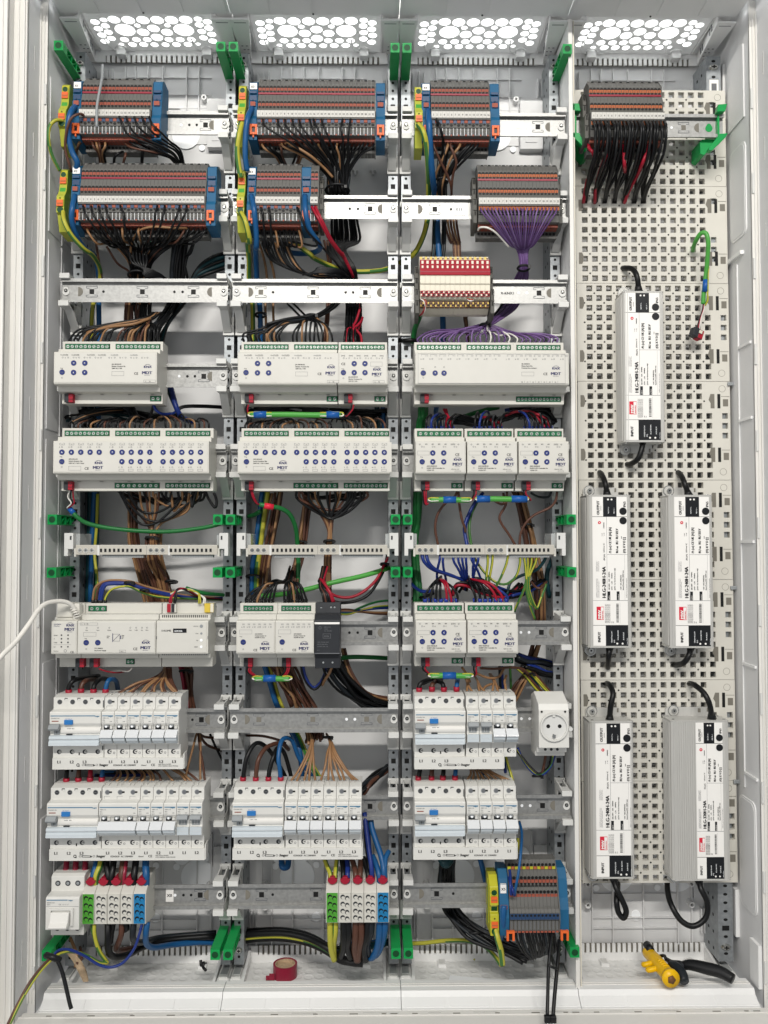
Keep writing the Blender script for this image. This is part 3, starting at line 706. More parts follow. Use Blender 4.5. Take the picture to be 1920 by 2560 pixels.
def l_switch20(m):
    L = 'ABCDEFGHIJKLMNO'; xs_ = [12.5, 25.6, 38.6, 51.5, 64.2, 82.5, 95.7, 108.6, 121.3, 134.3, 152.8, 165.7, 178.7, 191.6, 204.7]
    for i, x in enumerate(xs_):
        m.text(L[i], x-4, -60.75, 13.2, 2.2, 'ink'); led(m, x, 14.1)
        outline(m, x-3.4, x+3.6, 16.8, 19.6, t=.3); m.box(x-1.6, x+2, -60.75, -60.5, 19.3, 19.7, 'face'); m.text('-%d' % (i % 9+1), x-.6, -60.8, 17.2, 1.8, 'ink')
    for i, x in enumerate(xs_[6:]):
        m.text('PQRSTUVWX'[i], x-4.4, -60.75, -14.9, 2.2, 'ink'); led(m, x, -14)
        outline(m, x-4, x+3, -19.6, -16.6, t=.3)
    m.text('Prog', 9.6, -60.75, 0, 1.8, 'ink'); led(m, 12.5, -13.6); lines(m, 22, -3.5, ['AKS-2016.03', 'Switch Actuator 20x', '230V AC / 16A C-load']); outline(m, 22, 39, -18.4, -12.6)
    m.text('CE', 44, -60.75, -17.6, 5, 'ink', bold=.08); knx(m, 63.5, -9.6); mdt(m, 62.5, -16.4)
def l_input32(m):
    for i in range(16):
        x = 11.5+i*12.7+(6 if i > 8 else 0); led(m, x, 13.6); m.text('ABCDEFGHIJKLMNOP'[i], x-4, -60.75, 12.6, 2.2, 'ink')
        for a in (0, 6.2): m.text('%d' % (i*2+1+(a > 0)), x-3+a, -60.75, 17.3, 2.0, 'inkl')
        m.box(x-3, x+6, -60.7, -60.5, 19.6, 19.85, 'inkl'); m.box(x+6, x+6.3, -60.7, -60.5, 16.8, 19.8, 'inkl')
    for i in range(7): m.text('%02d' % (i+20), 149+i*7.8, -60.75, -19.6, 2.2, 'ink'); m.box(153.5+i*7.8, 153.8+i*7.8, -60.7, -60.5, -20, -17, 'inkl')
    lines(m, 149.5, 6, ['BE-32000.02', 'Binary Input 32x', 'Potential free contacts']); outline(m, 149.5, 167, -10.2, -4.6); m.text('CE', 180, -60.75, -9, 5, 'ink', bold=.08); knx(m, 198, -1); mdt(m, 197.6, -8.8)
    outline(m, 4, 211, -21, 20.9, t=.25); m.text('Prog', 8.6, -60.75, -.6, 1.8, 'ink')
    for x in (28, 40.5): led(m, x, 2.2)
    led(m, 11.3, -13)
def l_rgbw(m):
    for i in range(7): m.text(['-()-', '4M', '4M', '4M', '4M', '[LED]', '-()-'][i], 4.4+i*9, -60.75, 17.6, 2.5, 'ink')
    for i, l in enumerate('ABCD'): led(m, 9+i*15.2, 15); m.text(l, 11.2+i*15.2, -60.75, 14, 2.2, 'ink')
    outline(m, 2.6, 19.4, 3.2, 9); m.text('CE', 55.5, -60.75, 2.2, 5, 'ink', bold=.08); knx(m, 59, -4.6); mdt(m, 58.8, -11.4)
    lines(m, 15.6, -13, ['AKD-0424R.02', 'RGBW LED Controller 4x', '12/24V DC']); m.text('230V AC / 24V', 50, -60.75, -17.2, 1.8, 'ink'); outline(m, 55, 63, -20.2, -18.4); m.text('Prog', 6.6, -60.75, 0, 1.8, 'ink'); led(m, 9.3, -14.6)
def l_heat(m):
    for i, l in enumerate('ABCDEF'): led(m, 11+i*7.4, 14.4); m.text(l, 7.4+i*7.4, -60.75, 13.4, 2.2, 'ink'); m.text('[N]', 8.6+i*7.4, -60.75, 17.4, 2.2, 'inkl')
    outline(m, 4.6, 22, 4.6, 10.4); m.text('Prog', 5, -60.75, .6, 1.8, 'ink'); lines(m, 26, 4, ['AKH-0600.03', 'Heating Actuator 6x', '24/230V AC 0,5A'], 1.9, 2.5); m.text('CE', 24, -60.75, -19, 4.6, 'ink', bold=.08); knx(m, 40.5, -10.6); mdt(m, 40, -17.2); led(m, 10, -16.4)
G12 = [(4, 68, 11)]
def tb(n, k): return [(4+72*i, 68+72*i, n) for i in k]
A8 = [('<', 28, 6.7), ('>', 43.5, 6.7), ('^', 28, -6.6), ('v', 43.5, -6.6), ('Prog', 12, -6.2)]
A4 = [('<', 23.7, 6.7), ('>', 38.8, 6.7), ('^', 23.7, -6), ('v', 38.8, -6), ('Prog', 8.6, -6)]
xs20 = [12.5, 25.6, 38.6, 51.5, 64.2, 82.5, 95.7, 108.6, 121.3, 134.3, 152.8, 165.7, 178.7, 191.6, 204.7]
A20 = [('ABCDEFGHIJKLMNO'[i], x, 6.9) for i, x in enumerate(xs20)]+[('PQRSTUVWX'[i], x, -6.3) for i, x in enumerate(xs20[6:])]+[('Prog', 12.5, -6.3)]
AR = [('A', 24.2, 6.2), ('C', 39.5, 6.2), ('B', 24.2, -6.2), ('D', 39.5, -6.2), ('Prog', 9.3, -6.2)]
device('wide light grey shutter actuator with four arrow buttons below the bare rail, first bay', 14.6, 3, 8, tb(10, (0, 1)), [(126, 142, 2)], A8, l_dimmer8, tw=18)
device('light grey shutter actuator with four arrow buttons, on top of the second bay stack', 270.7, 3, 8, tb(12, (0, 1)), [(123, 139, 2)], A8, l_dimmer8, tw=17.35, sect=69.5)
device('small shutter actuator with red and black wires on top, beside its wider twin', 410.3, 3, 4, [(3.6, 67, 12)], [(52, 68, 2)], A4, l_dimmer4, tw=17.7, plugx=14.5)
device('twenty-four button switch actuator under the shutter actuator in the first bay', 15.3, 4, 12, tb(10, (0, 1, 2)), [(76, 140, 8), (148, 212, 10)], A20, l_switch20, tw=18.05)
device('twenty-four button switch actuator below the green jumper cable in the second bay', 271.4, 4, 12, tb(10, (0, 1, 2)), [(75, 139, 8), (147, 210, 10)], A20, l_switch20, tw=17.75, sect=71)
device('wide input module with violet wires along its top and three blue buttons', 519.5, 3, 12, tb(10, (0, 1, 2)), [(147, 212, 12)], [('Prog', 11.3, -6.4), ('v', 28, -6.4), ('v', 40.5, -6.4)], l_input32, tw=18, plugx=14.5)
device('four button controller below the violet input module, nearest the posts', 519.7, 4, 4, tb(8, (0,)), [(53, 69, 2)], AR, l_rgbw, plugx=15)
device('four button controller in the middle of the upper trio in third bay', 591.9, 4, 4, tb(8, (0,)), [(53, 69, 2)], AR, l_rgbw, plugx=15)
device('four button controller of the upper trio nearest the partition', 664.2, 4, 4, tb(8, (0,)), [(53, 69, 2)], AR, l_rgbw, plugx=15)
device('four button controller with green and yellow wires above it, nearest the posts', 519.4, 6, 4, tb(8, (0,)), [(53, 69, 2)], AR, l_rgbw, plugx=15)
device('four button controller beside bare rail in the third bay lower pair', 591.5, 6, 4, tb(8, (0,)), [(53, 69, 2)], AR, l_rgbw, plugx=15)
device('narrow heating actuator with one round button, first on its rail in second bay', 270.8, 6, 3, [(5, 47.5, 8)], [], [('Prog', 10, -6.5)], l_heat, sect=54, plugx=13)
device('narrow heating actuator between its twin and the black power supply', 324.6, 6, 3, [(5, 47.5, 8)], [], [('Prog', 10, -6.5)], l_heat, sect=54, plugx=13)
# --- first bay, sixth row: ip interface, bus power supply, server
def l_ip(m):
    lines(m, 4, 18, ['SCN-IP000.03', 'IP Interface'], 1.7, 2.4, 'inkb'); knx(m, 26.5, 15.5); mdt(m, 25.5, 9.6)
    for z, a, b in ((3.6, 'Buslast', ''), (-1.4, 'IP', 'TP'), (-6.4, 'Traffic', ''), (-12.4, 'DA', 'PA')): m.text(a, 4, -60.75, z-.8, 1.9, 'ink'); m.disc(14.6, -60.5, z, 1.1, .3, 'dark', 10); m.disc(23.6, -60.5, z, 1.1, .3, 'dark', 10)
    m.box(4, 28, -60.7, -60.5, -9.6, -9.4, 'inkl'); m.text('Function', 4, -60.75, -18.8, 1.9, 'ink'); m.ring(20, -60.5, -18, 2, 1.6, .3, 'inkl', 12); m.text('CE', 27, -60.75, -21, 4, 'ink', bold=.06)
t = device('narrow network interface with the white patch cable plugged in on top', 15.8, 6, 2, [], [], [], l_ip, plugx=31.5, sect=99, cat='network interface', group='row of bus devices', name='network_interface')
obj('network_socket', MB().box(3, 25, -46, -27, 27, 47, 'dev').box(25.5, 33.5, -44, -32, 28, 46, 'w_white'), t, bevel=.6)
def l_psu(m):
    m.text('L   N   PE', 6, -60.75, 18, 2.3, 'ink'); outline(m, 4, 28, 17, 20.6)
    for x, w in ((13, 'Main'), (28.5, 'Reset'), (44, '230Vac'), (73, 'Over'), (81, 'Traffic'), (89, 'Bus'), (96, 'Mem.')): led(m, x, 13.6); m.text(w, x, -60.75, 9.6, 1.8, 'ink', 'C')
    outline(m, 8.5, 26, 1.8, 7.4); m.text('Prog', 10, -60.75, -1.6, 1.7, 'ink'); led(m, 12.6, -15.6)
    outline(m, 49, 58.6, -5, 5, t=.35); m.box(48.4, 49, -60.7, -60.4, -6, 6, 'inkb'); m.tube([(49, -60.8, -5), (58.6, -60.8, 5)], .2, 'inkb', 4); m.box(59, 60, -60.8, -60.5, -2, 3, 'inkb')
    lines(m, 40.6, 1.6, ['230Vac', '50Hz'], 1.5, 2.2); lines(m, 61, 2.4, ['29Vdc', 'KNX', '24V'], 1.5, 2.0)
    lines(m, 24, -15.4, ['STC-0960.01', 'Bus Power Supply'], 2.2, 3); outline(m, 58, 67, -20.6, -17); m.text('- 30V +', 59, -60.75, -19.8, 1.7, 'ink'); m.text('CE', 77, -60.75, -17.2, 5, 'ink', bold=.08); knx(m, 94.6, -8.4); mdt(m, 94, -15.8)
device('long bus power supply with two blue buttons between interface and server', 52, 6, 6, [(4, 30, 3)], [(58, 70, 2)], [('Prog', 12.5, -6.8), ('Prog', 28.4, -6.8)], l_psu, sect=54, plugx=15, cat='bus power supply', group='row of bus devices', name='bus_power_supply')
def l_srv(m):
    m.text('1HOME', 7, -60.75, 8.2, 3.6, 'ink', sx=1.15, bold=.08); m.box(23.5, 42, -60.9, -60.5, 6.6, 12.4, 'blk'); m.text('SERVER', 25.2, -61.0, 7.9, 3.1, 'disc', sx=1.1)
    for z, w, rr in ((15.6, 'STATUS', 2.3), (5.6, 'LAN', 1.5), (-3.8, 'Sys', 1.9), (-12.8, 'RESET', 1.9)): m.text(w, 58, -60.75, z-.8, 1.9, 'ink', 'R'); m.disc(62.4, -60.5, z, rr, .6, 'greyt' if z > 0 else 'disc', 14)
    m.box(.4, .9, -61, -60, -2, 2, 'inkl'); m.box(71, 71.6, -61, -60, -2, 2, 'inkl')
    for i in range(24): m.box(4+i*2.7, 5.4+i*2.7, -43.4, -43, 26, 29.6, 'black'); m.box(4+i*2.7, 5.4+i*2.7, -43.4, -43, -26.6, -24.8, 'inkl')
t = device('white home server with printed dark badge at the far end of its row', 160.5, 6, 4, [], [], [], l_srv, plugx=0, sect=300, cat='home server', group='row of bus devices', name='home_server')
m = MB().box(0, 13, -33, -26, 32, 45, 'dev').box(0, 6, -33.6, -27, 32.2, 45, 'rred').box(6, 11, -33.4, -27, 32.2, 45, 'dark')
obj('bus_connector', m, t, (8, 0, 0), bevel=.3); obj('bus_connector', MB().box(53, 61, -33.6, -27, 32.2, 45, 'ryel').box(61, 66, -33, -27, 32.2, 45, 'rcream'), t, (8, 0, 0), bevel=.3)
# --- black power supply
t = thing('power_supply', 'narrow black rail power supply beside the two heating actuators', 'power supply', (378.6, 0, ROWZ[6]))
obj('housing', MB().prism([(2, 45), (-28, 46), (-30, 31), (-46, 30), (-56, 23), (-56, -23), (-46, -26), (-44, -45), (2, -45)], .3, 35.4, 'dark'), t, bevel=.5)
obj('white_stripe', MB().box(.4, 35.2, -56.7, -55, 17.6, 20.4, 'paper'), t); obj('lower_stripe', MB().box(.4, 35.2, -56.6, -55, -23.4, -22.2, 'inkl'), t)
m = MB()
for i in range(12): m.box(1.6+i*2.8, 3.4+i*2.8, -46.6, -46, 27, 30, 'black')
for x, z in ((8, 38), (22, 39), (27, 39), (12, -37), (25, -37)): m.disc(x, -28.4 if z > 0 else -44.4, z, 2.2, .5, 'blackp', 12); m.disc(x, -28.9 if z > 0 else -44.9, z, 1.4, .2, 'greyt', 10)
m.ring(8, -56.1, 12.6, 2, 1.6, .2, 'inkl', 14)
for z, s in ((13, 'DIN power'), (10.4, 'supply'), (7.6, 'AC 100-240V'), (-8, 'CERT. MODEL 36W'), (-11, 'INPUT 230V 50Hz'), (-14, 'OUTPUT 24V 1,5A'), (-19, 'N  L')): m.text(s, 4 if z < 7 else 14, -56.15, z, 1.9, 'inkl')
outline(m, 12, 23, -2, 4.4, -56.3, 'inkl', .4); m.text('KNX', 17.5, -56.35, -.2, 3.2, 'inkl', 'C')
obj('lettering', m, t)

# ================================================================== breakers
def brk_body(w, rcd=False):
    m = MB()
    m.prism([(4, 42), (-30, 43), (-44, 40), (-44, 24.5), (-57, 23), (-58, 21.5), (-58, 7), (-55, 2), (-55, -9), (-57, -10), (-57, -22), (-44, -24.5), (-44, -44), (4, -45)], .2, w-.2, 'mcb')
    return m
def line_hager(m, w, x0=1.6, z=17.4):
    m.box(x0, w-(8 if w > 30 else 1.6), -58.25, -58, z-.55, z+.55, 'hblue'); m.text('hager', w-1.8, -58.3, z-1.3, 2.9, 'hblue', 'R', bold=.08)
def mcb_screw(m, x, top=True):
    if top:
        m.disc(x, -44, 34, 3.5, .25, 'greyt', 16); m.box(x+2.6, x+6.2, -44.35, -44, 33, 35.2, 'black'); m.disc(x, -44.25, 34, 2.6, .2, 'inkl', 14)
        m.box(x-4.4, x+3.8, -44.2, -44, 28.2, 28.45, 'inkl'); m.box(x-4.4, x-4.1, -44.2, -44, 24.8, 28.3, 'inkl')
    else:
        m.disc(x, -44, -35, 3.2, .3, 'dark', 14); m.disc(x+1.2, -44.3, -35, 2, .25, 'mcb', 12); m.box(x+.4, x+3, -44.6, -44.5, -35.6, -34.4, 'dark'); m.ring(x+6.4, -44, -36.6, 1.5, 1.1, .3, 'inkl', 10)
def mcb(label, X0, row, closed=False, poles=1, group=None):
    w = 17.7*poles
    t = thing('circuit_breaker', label, 'circuit breaker', (X0, 0, ROWZ[row]), group)
    obj('housing', shared('mcbb%d' % poles, lambda: brk_body(w), .35), t)
    def scr2():
        m = MB()
        for p in range(poles): mcb_screw(m, 7.4+17.7*p, False)
        return m
    obj('lower_screw', shared('mcbq%d' % poles, scr2), t)
    def scr():
        m = MB()
        for p in range(poles):
            x = 7.4+17.7*p; mcb_screw(m, x)
            for dx in (-2.6, 3.4): m.disc(x+dx, -22, 42.6, 2.6, .9, 'greyt', 12, 'z'); m.box(x+dx-3.6, x+dx-2.9, -40, -8, 42.2, 44, 'mcb')
        return m
    obj('upper_screw', shared('mcbs%d' % poles, scr), t)
    def pr():
        m = MB(); line_hager(m, w, 1.2); m.text('MBN 116', 1.8, -58.2, 13.6, 2.1, 'inkl'); m.text('B16', 1.8, -58.2, 10.8, 2.1, 'inkl'); m.text('6000', w-6, -58.2, 9, 1.6, 'inkl'); outline(m, 1.8, 5, 7.6, 9.6, -58.2, 'inkl', .2)
        return m
    obj('lettering', shared('mcbl%d' % poles, pr), t)
    for p in range(poles):
        x = 17.7*p
        if closed:
            obj('toggle', shared('togc', lambda: MB().prism([(-54, 8), (-63, 7.4), (-66, 3), (-64, 1), (-54, 1)], 1.4, 16.3, 'greyt').box(3, 14, -55.6, -54, -8, 1, 'greyt').box(6.4, 7.6, -55.8, -55, -7, -1, 'paper').box(9.6, 10.8, -55.8, -55, -7, -1, 'paper'), .4), t, (x, 0, 0))
            obj('label_window', shared('win', lambda: MB().box(.8, 16.9, -60, -57, -20, -9.4, 'glassy').box(3, 15, -60.3, -60, -15, -14.4, 'clip'), .4), t, (x, 0, 0))
        else:
            obj('toggle', shared('togo', lambda: MB().box(2.6, 12.8, -55.6, -54, -2, 6, 'dark').prism([(-54, 6), (-59, 5), (-59.6, 2), (-54, 0)], 4.2, 10.6, 'greyt').disc(7.2, -59.4, 3, 1.9, .5, 'disc', 12).box(11.4, 15.6, -57.6, -54, -1, 3.4, 'mcb'), .3), t, (x, 0, 0))
            if p == 0:
                ww = w
                obj('label_flap', shared('flap%d' % poles, lambda: MB().prism([(-59, -1.6), (-60, -1.2), (-69.4, -9.4), (-69.4, -10.6), (-68.4, -10.6)], .5, ww-.6, 'flap'), .2), t)
                obj('label_window', shared('flapw%d' % poles, lambda: MB().prism([(-57, -9), (-67.5, -10.8), (-66, -15), (-60, -20), (-57, -20)], 1, ww-1, 'glassy'), .3), t)
    return t
def rcd(label, X0, row):
    w = 70.8; t = thing('residual_current_breaker', label, 'residual current breaker', (X0, 0, ROWZ[row]), 'four pole breakers with blue test buttons')
    obj('housing', shared('rcdb', lambda: brk_body(w), .4), t)
    def scr():
        m = MB()
        for i in range(4):
            x = 9+i*17.8
            m.disc(x, -44, 34, 3.5, .3, 'chrome', 16); m.disc(x, -44.3, 34, 2.6, .25, 'dark', 14); m.box(x-1.6, x+1.6, -44.7, -44.5, 33.6, 34.4, 'chrome')
            if i < 3: m.box(x+6.6, x+10.8, -44.3, -44, 36.6, 39.6, 'dark'); m.box(x+7.4, x+10.8, -44.5, -44, 36, 38.4, 'mcb')
        m.box(69, 70.2, -44.3, -44, 26, 36, 'dark')
        return m
    def scr2():
        m = MB()
        for i in range(4):
            x = 9+i*17.8
            m.disc(x, -44, -35, 3.2, .3, 'dark', 14); m.disc(x+1.2, -44.3, -35, 1.9, .25, 'mcb' if i < 3 else 'chrome', 12); m.box(x+.2, x+3, -44.6, -44.5, -35.5, -34.5, 'dark')
        m.box(36, 37.6, -44.3, -44, -39.6, -36, 'black'); m.box(68.6, 70, -44.3, -44, -33, -27, 'dark')
        return m
    obj('upper_screw', shared('rcds', scr), t); obj('lower_screw', shared('rcdq', scr2), t)
    def pr():
        m = MB(); line_hager(m, w); m.text('AC Taste-T', 22, -58.2, 12.6, 1.9, 'tbtn'); m.text('CDA440D 40A', 2, -58.2, 13.4, 1.9, 'inkl'); m.box(3.4, 12.6, -58.3, -58, 9.6, 10.8, 'brick')
        m.text('0,03A  40A', 24, -57.2, -1, 2.2, 'inkl'); m.text('230/400V~', 24, -57.2, -4, 2.0, 'inkl'); m.box(23, 31.6, -57.3, -57, -9.2, -7.4, 'dark')
        return m
    obj('lettering', shared('rcdl', pr), t)
    obj('test_button', shared('rcdt', lambda: MB().box(20.6, 32.6, -59.6, -57.4, 5.6, 12, 'tbtn').box(21.6, 31.6, -60.6, -59.6, 5.6, 7.6, 'tbtn'), .4), t)
    obj('toggle', shared('rcdg', lambda: MB().prism([(-54, 6.4), (-62, 6), (-66, 1), (-64, -1.4), (-54, -2)], .6, 14.6, 'greyt').box(6, 14, -56.5, -54, -8.4, -2, 'greyt').box(9.4, 10.4, -56.8, -56.5, -7, -3.4, 'blk'), .5), t)
    def bar():
        m = MB(); n = 10
        m.prism([(-54.5-3.2*math.sin(a*math.pi/n), -3.4+4.6*math.cos(a*math.pi/n)) for a in range(n+1)], 15.5, w-.8, 'frame')
        return m
    obj('bridge_bar', shared('rcdbar', bar), t)
    obj('label_window', shared('rcdw', lambda: MB().prism([(-56, -9), (-60.5, -10), (-61.5, -13), (-60, -15.4), (-62, -18), (-62.5, -22.4), (-56, -22.4)], .4, w-1.4, 'glassy').box(1, w-3, -62.2, -61.4, -14, -13, 'flap').box(1, w-3, -63, -62.2, -22.6, -21.8, 'flap'), .3), t)  # the two pale bars paint a horizontal highlight on the glossy window
    return t
def busbar(label, x0, x1, row, z0, z1, marks, full=True):
    t = thing('busbar_cover', label, 'busbar', (x0, 0, ROWZ[row]), 'printed busbar strips under the breakers')
    w = x1-x0; obj('cover', MB().box(0, w, -48, -28, z0, z1, 'mcb').box(0, w, -48.4, -48, z0, z0+1, 'mcb'), t, bevel=.3)
    obj('end_cap', MB().box(w, w+1.4, -47, -30, z0+.6, z1+6, 'mcb'), t)
    m = MB()
    for x, s in marks: m.text(s, x, -48.3, z1-6.9, 5.5, 'ink', 'C', bold=.2)
    zz = z0+4.6; xq = w*.155 if full else 0
    def pos(f): return f
    o = 31 if w > 150 else 31
    o = marks[2][0]-9
    m.disc(o, -48, zz+1.6, 2.2, .3, 'blk', 14); m.disc(o, -48.3, zz+1.6, 1.2, .1, 'mcb', 10); m.box(o+.6, o+2.4, -48.45, -48.3, zz-.6, zz+.4, 'blk')
    for dx in (7, 26): m.ring(o+dx, -48, zz+1.6, 1.5, 1.2, .3, 'ink', 10)
    m.slab([(o+9.4, zz+.2), (o+9.4, zz+3), (o+22, zz+2.4), (o+24, zz+.8), (o+22, zz-.2)], -48, -48.25, 'ink'); m.slab([(o+10.4, zz+1), (o+10.4, zz+2.2), (o+21, zz+1.8), (o+21, zz+.6)], -48.25, -48.3, 'mcb')
    m.text(':hager', o+29, -48.3, zz, 5.0, 'blk', bold=.28, sx=1.05)
    if w-o > 95: m.text('KDN363F  AC 230/400V', o+49, -48.3, zz, 3.3, 'ink', sx=.92, bold=.06)
    if w-o > 112: m.text('10mm\u00b2', o+87, -48.3, zz, 2.8, 'ink')
    if w-o > 112: m.text('CE', o+101, -48.3, zz-.2, 4.6, 'ink', bold=.1)
    if w-o > 140: m.text('Hager Electro SAS-BP3', o+111, -48.3, zz+1.6, 1.9, 'ink'); m.text('67215 OBERNAI CEDEX-FRANCE', o+111, -48.3, zz-.8, 1.9, 'ink')
    obj('lettering', m, t)
ML = ['L1', 'L2', 'L3']
rcd('four pole breaker with blue test button in the upper breaker row of first bay', 14.3, 7)
NUM = ['first', 'second', 'third', 'fourth', 'fifth', 'sixth', 'seventh', 'eighth']
for i in range(6): mcb('open flap breaker, %s in the upper breaker row of first bay' % NUM[i], 85.6+17.75*i, 7, group='single pole breakers')
busbar('busbar strip under the upper breaker row of the first bay', 15.3, 196.5, 7, -58.4, -43, [(x, ML[i % 3]) for i, x in enumerate((9, 27, 44.6, 80.4, 98, 115.6, 133.2, 150.8, 168.4))])
rcd('four pole breaker with blue test button in the long lowest breaker row, first bay', 12, 8)
mcb('three pole breaker with one long blue line in the long lowest breaker row', 83.4, 8, poles=3)
for i in range(3): mcb('single open flap breaker, %s after the three pole breaker' % NUM[i], 136.7+17.75*i, 8, group='single pole breakers')
for i, s in enumerate(('beside the open flaps', 'at the very end of the row')): mcb('grey toggle breaker %s, first bay lower breakers' % s, 190+17.75*i, 8, closed=True, group='single pole breakers')
busbar('longest busbar strip, above the main switch and distribution blocks', 12.6, 227, 8, -58.4, -43, [(x, s) for x, s in zip((9, 27, 44.6, 80.4, 98, 115.6, 133.2, 150.8, 168.4, 186, 203.6), ML+ML+ML+['L1', 'L2'])])
rcd('four pole breaker with blue test button in the second bay', 266.4, 8)
for i in range(6): mcb('glossy flap breaker, %s from the test button in second bay' % NUM[i], 338.2+17.75*i, 8, group='single pole breakers')
busbar('busbar strip under the breakers of the second bay', 265.4, 444.8, 8, -58.4, -43, [(x, ML[i % 3]) for i, x in enumerate((9, 27, 44.6, 80.4, 98, 115.6, 133.2, 150.8, 168.4))])
rcd('four pole breaker with blue test button level with the wall socket, third bay', 518.2, 7)
for i in range(4): mcb('single breaker with %s, %s of four beside the wall socket' % ('grey toggle' if i < 2 else 'open flap', NUM[i]), 590.4+17.75*i, 7, closed=i < 2, group='single pole breakers')
busbar('short busbar strip stopping before the last breaker, under the row beside the wall socket', 518, 642.6, 7, -60, -43.4, [(x, ML[i % 3]) for i, x in enumerate((9, 27, 44.6, 80.4, 98, 115.6))])
rcd('four pole breaker with blue test button in the lower breaker row of third bay', 517.6, 8)
for i in range(4): mcb('open flap breaker, %s of four in third bay lower breaker row' % NUM[i], 589.6+17.75*i, 8, group='single pole breakers')
busbar('busbar strip in the third bay above the blue and yellow bottom terminals', 516.4, 660.4, 8, -59.4, -43, [(x, s) for x, s in zip((9, 27, 44.6, 80.4, 98, 115.6, 133.2), ML+ML+['L1'])])
# --- main switch
t = thing('main_switch', 'white three pole main switch with broad lever in the lowest corner of first bay', 'main switch', (13, 0, ROWZ[9]))
obj('housing', MB().prism([(4, 44), (-34, 45), (-40, 42), (-40, 23), (-58, 22), (-60, 20), (-60, -22), (-40, -24), (-40, -38), (4, -40)], .2, 46, 'mcb'), t, bevel=.5)
obj('lever', MB().prism([(-59, 4), (-66, 3), (-70, -8), (-76, -12), (-75, -15), (-59, -16)], 9, 34, 'frame'), t, bevel=.7)
obj('lever_frame', MB().ring(21.5, -60, -5, 1, .5, .1, 'mcb', 6).box(5, 8.4, -63, -60, -16, 5, 'mcb').box(35, 38.4, -63, -60, -16, 5, 'mcb').box(5, 38.4, -63, -60, 5, 7.4, 'mcb').box(8.4, 35, -60.2, -60, -9, 5, 'greyt'), t, bevel=.4)
m = MB()
for i in range(3): m.disc(9.4+i*13.8, -40, 33, 3.7, .3, 'dark', 16); m.disc(9.4+i*13.8, -40.3, 33, 2.2, .2, 'greyt', 12)
obj('upper_screw', m, t); m = MB()
for i in range(3): m.disc(9.4+i*13.8, -40, -29, 3.2, .3, 'dark', 16)
obj('lower_screw', m, t)
m = MB().box(1.6, 30, -60.3, -60, 17.6, 18.6, 'hblue'); m.text(':hager', 31, -60.3, 17, 2.6, 'hblue', bold=.08); m.text('SBN363 63A', 2, -60.3, 14, 2, 'inkl'); m.text('400V~', 2, -60.3, 11.4, 2, 'inkl'); m.text('CE  --/ --/ --/', 18, -60.3, 11.4, 2.6, 'inkl'); m.box(.6, 45.4, -60.2, -60, 9.4, 9.7, 'inkl')
obj('lettering', m, t)
# --- distribution blocks
def distblock(label, X0, color, tone):
    t = thing('distribution_block', label, 'distribution block', (X0, 0, -1125), 'plug-in distribution blocks on the bottom rails')
    obj('housing', shared('dbh', lambda: MB().prism([(4, 38), (-18, 38), (-36, 30), (-46, 24), (-49, 22), (-49, -19.5), (-44, -21), (4, -30)], .2, 17.4, 'dev').box(5.6, 12, -42.4, -41, 25.4, 26.2, 'inkl'), .4), t)
    ins = MB().box(1.2, 16.4, -50.2, -48.6, -18.6, 21.4, color)
    ins.box(1.2, 16.4, -50.6, -50.2, 20.8, 21.4, color)
    obj('insert', ins, t, bevel=.3)
    def ho():
        m = MB()
        for r in range(4):
            z = (15.6, 6, -3.6, -12.4)[r]
            for dx, dz in ((-2.9, .8), (3.1, -.8)):
                m.ring(8.8+dx, -50.2, z+dz, 3.7, 3.2, .35, color, 16); m.disc(8.8+dx, -50.2, z+dz, 3.2, .12, 'black' if tone else 'dark', 16); m.disc(8.8+dx+.4, -50.32, z+dz-1.2, 1.9, .06, color, 12, sx=1.2)
        return m
    obj('clamp_hole', shared('ho'+color, ho), t)
    obj('collar', shared('col', lambda: MB().slab([(1.8, 36), (3, 33), (6, 30.4), (8.8, 29.6), (11.6, 30.4), (14.6, 33), (15.8, 36), (13, 37), (12, 40), (5.6, 40), (4.6, 37)], -42, -22, 'ferr_red'), .6), t)
for k, (b0, nm) in enumerate(((58.9, 'beside the main switch'), (394.9, 'by the bottom posts of second bay'))):
    for i, (c, n) in enumerate((('dgreen', 'green'), ('dev', 'grey'), ('dev', 'grey'), ('dev', 'grey'), ('dblue', 'blue'))):
        extra = {1: 'next to the green one', 2: 'between two grey ones', 3: 'next to the blue one'}.get(i, 'end')
        distblock('%s insert distribution block, %s, %s' % (n, extra if n == 'grey' else 'end of the five', nm), b0+17.6*i, c, i in (0, 4))
# --- wall socket
t = thing('rail_socket', 'white round earthed wall socket clipped to the rail beside the partition', 'socket', (690.8, 0, -878))
obj('housing', MB().prism([(4, 38), (-20, 46), (-52, 34), (-56, 26), (-57, -26), (-40, -28), (-40, -36), (-28, -36), (-28, -44), (4, -44)], 0, 42, 'mcb'), t, bevel=.6)
m = MB().ring(20.4, -57, 3, 19.4, 17.6, 4, 'mcb', 36)
obj('collar_ring', m, t)
m = MB().disc(20.4, -57.1, 3, 17.6, .2, 'clip', 36)
for dx, dz in ((-7.6, 1), (8.4, 1)): m.disc(20.4+dx, -57.3, 3+dz, 2.7, .2, 'black', 16)
m.box(18.6, 22.4, -60, -57, 17, 20.4, 'mcb'); m.slab([(18.6, -12), (22, -12), (23, -8), (19.4, -6), (18, -9)], -57.2, -60, 'chrome')
for x, z in ((4, 24), (36.6, 24)): m.disc(x, -57, z, 1.5, .2, 'black', 12)
obj('contact_face', m, t)
m = MB()
for x in (12, 20.4, 29): m.disc(x, -40, -32, 2, .2, 'dark', 12)
obj('lower_screw', m, t)
obj('shutter_tab', MB().disc(44, -50, 0, 3, 8, 'clip', 14), t)

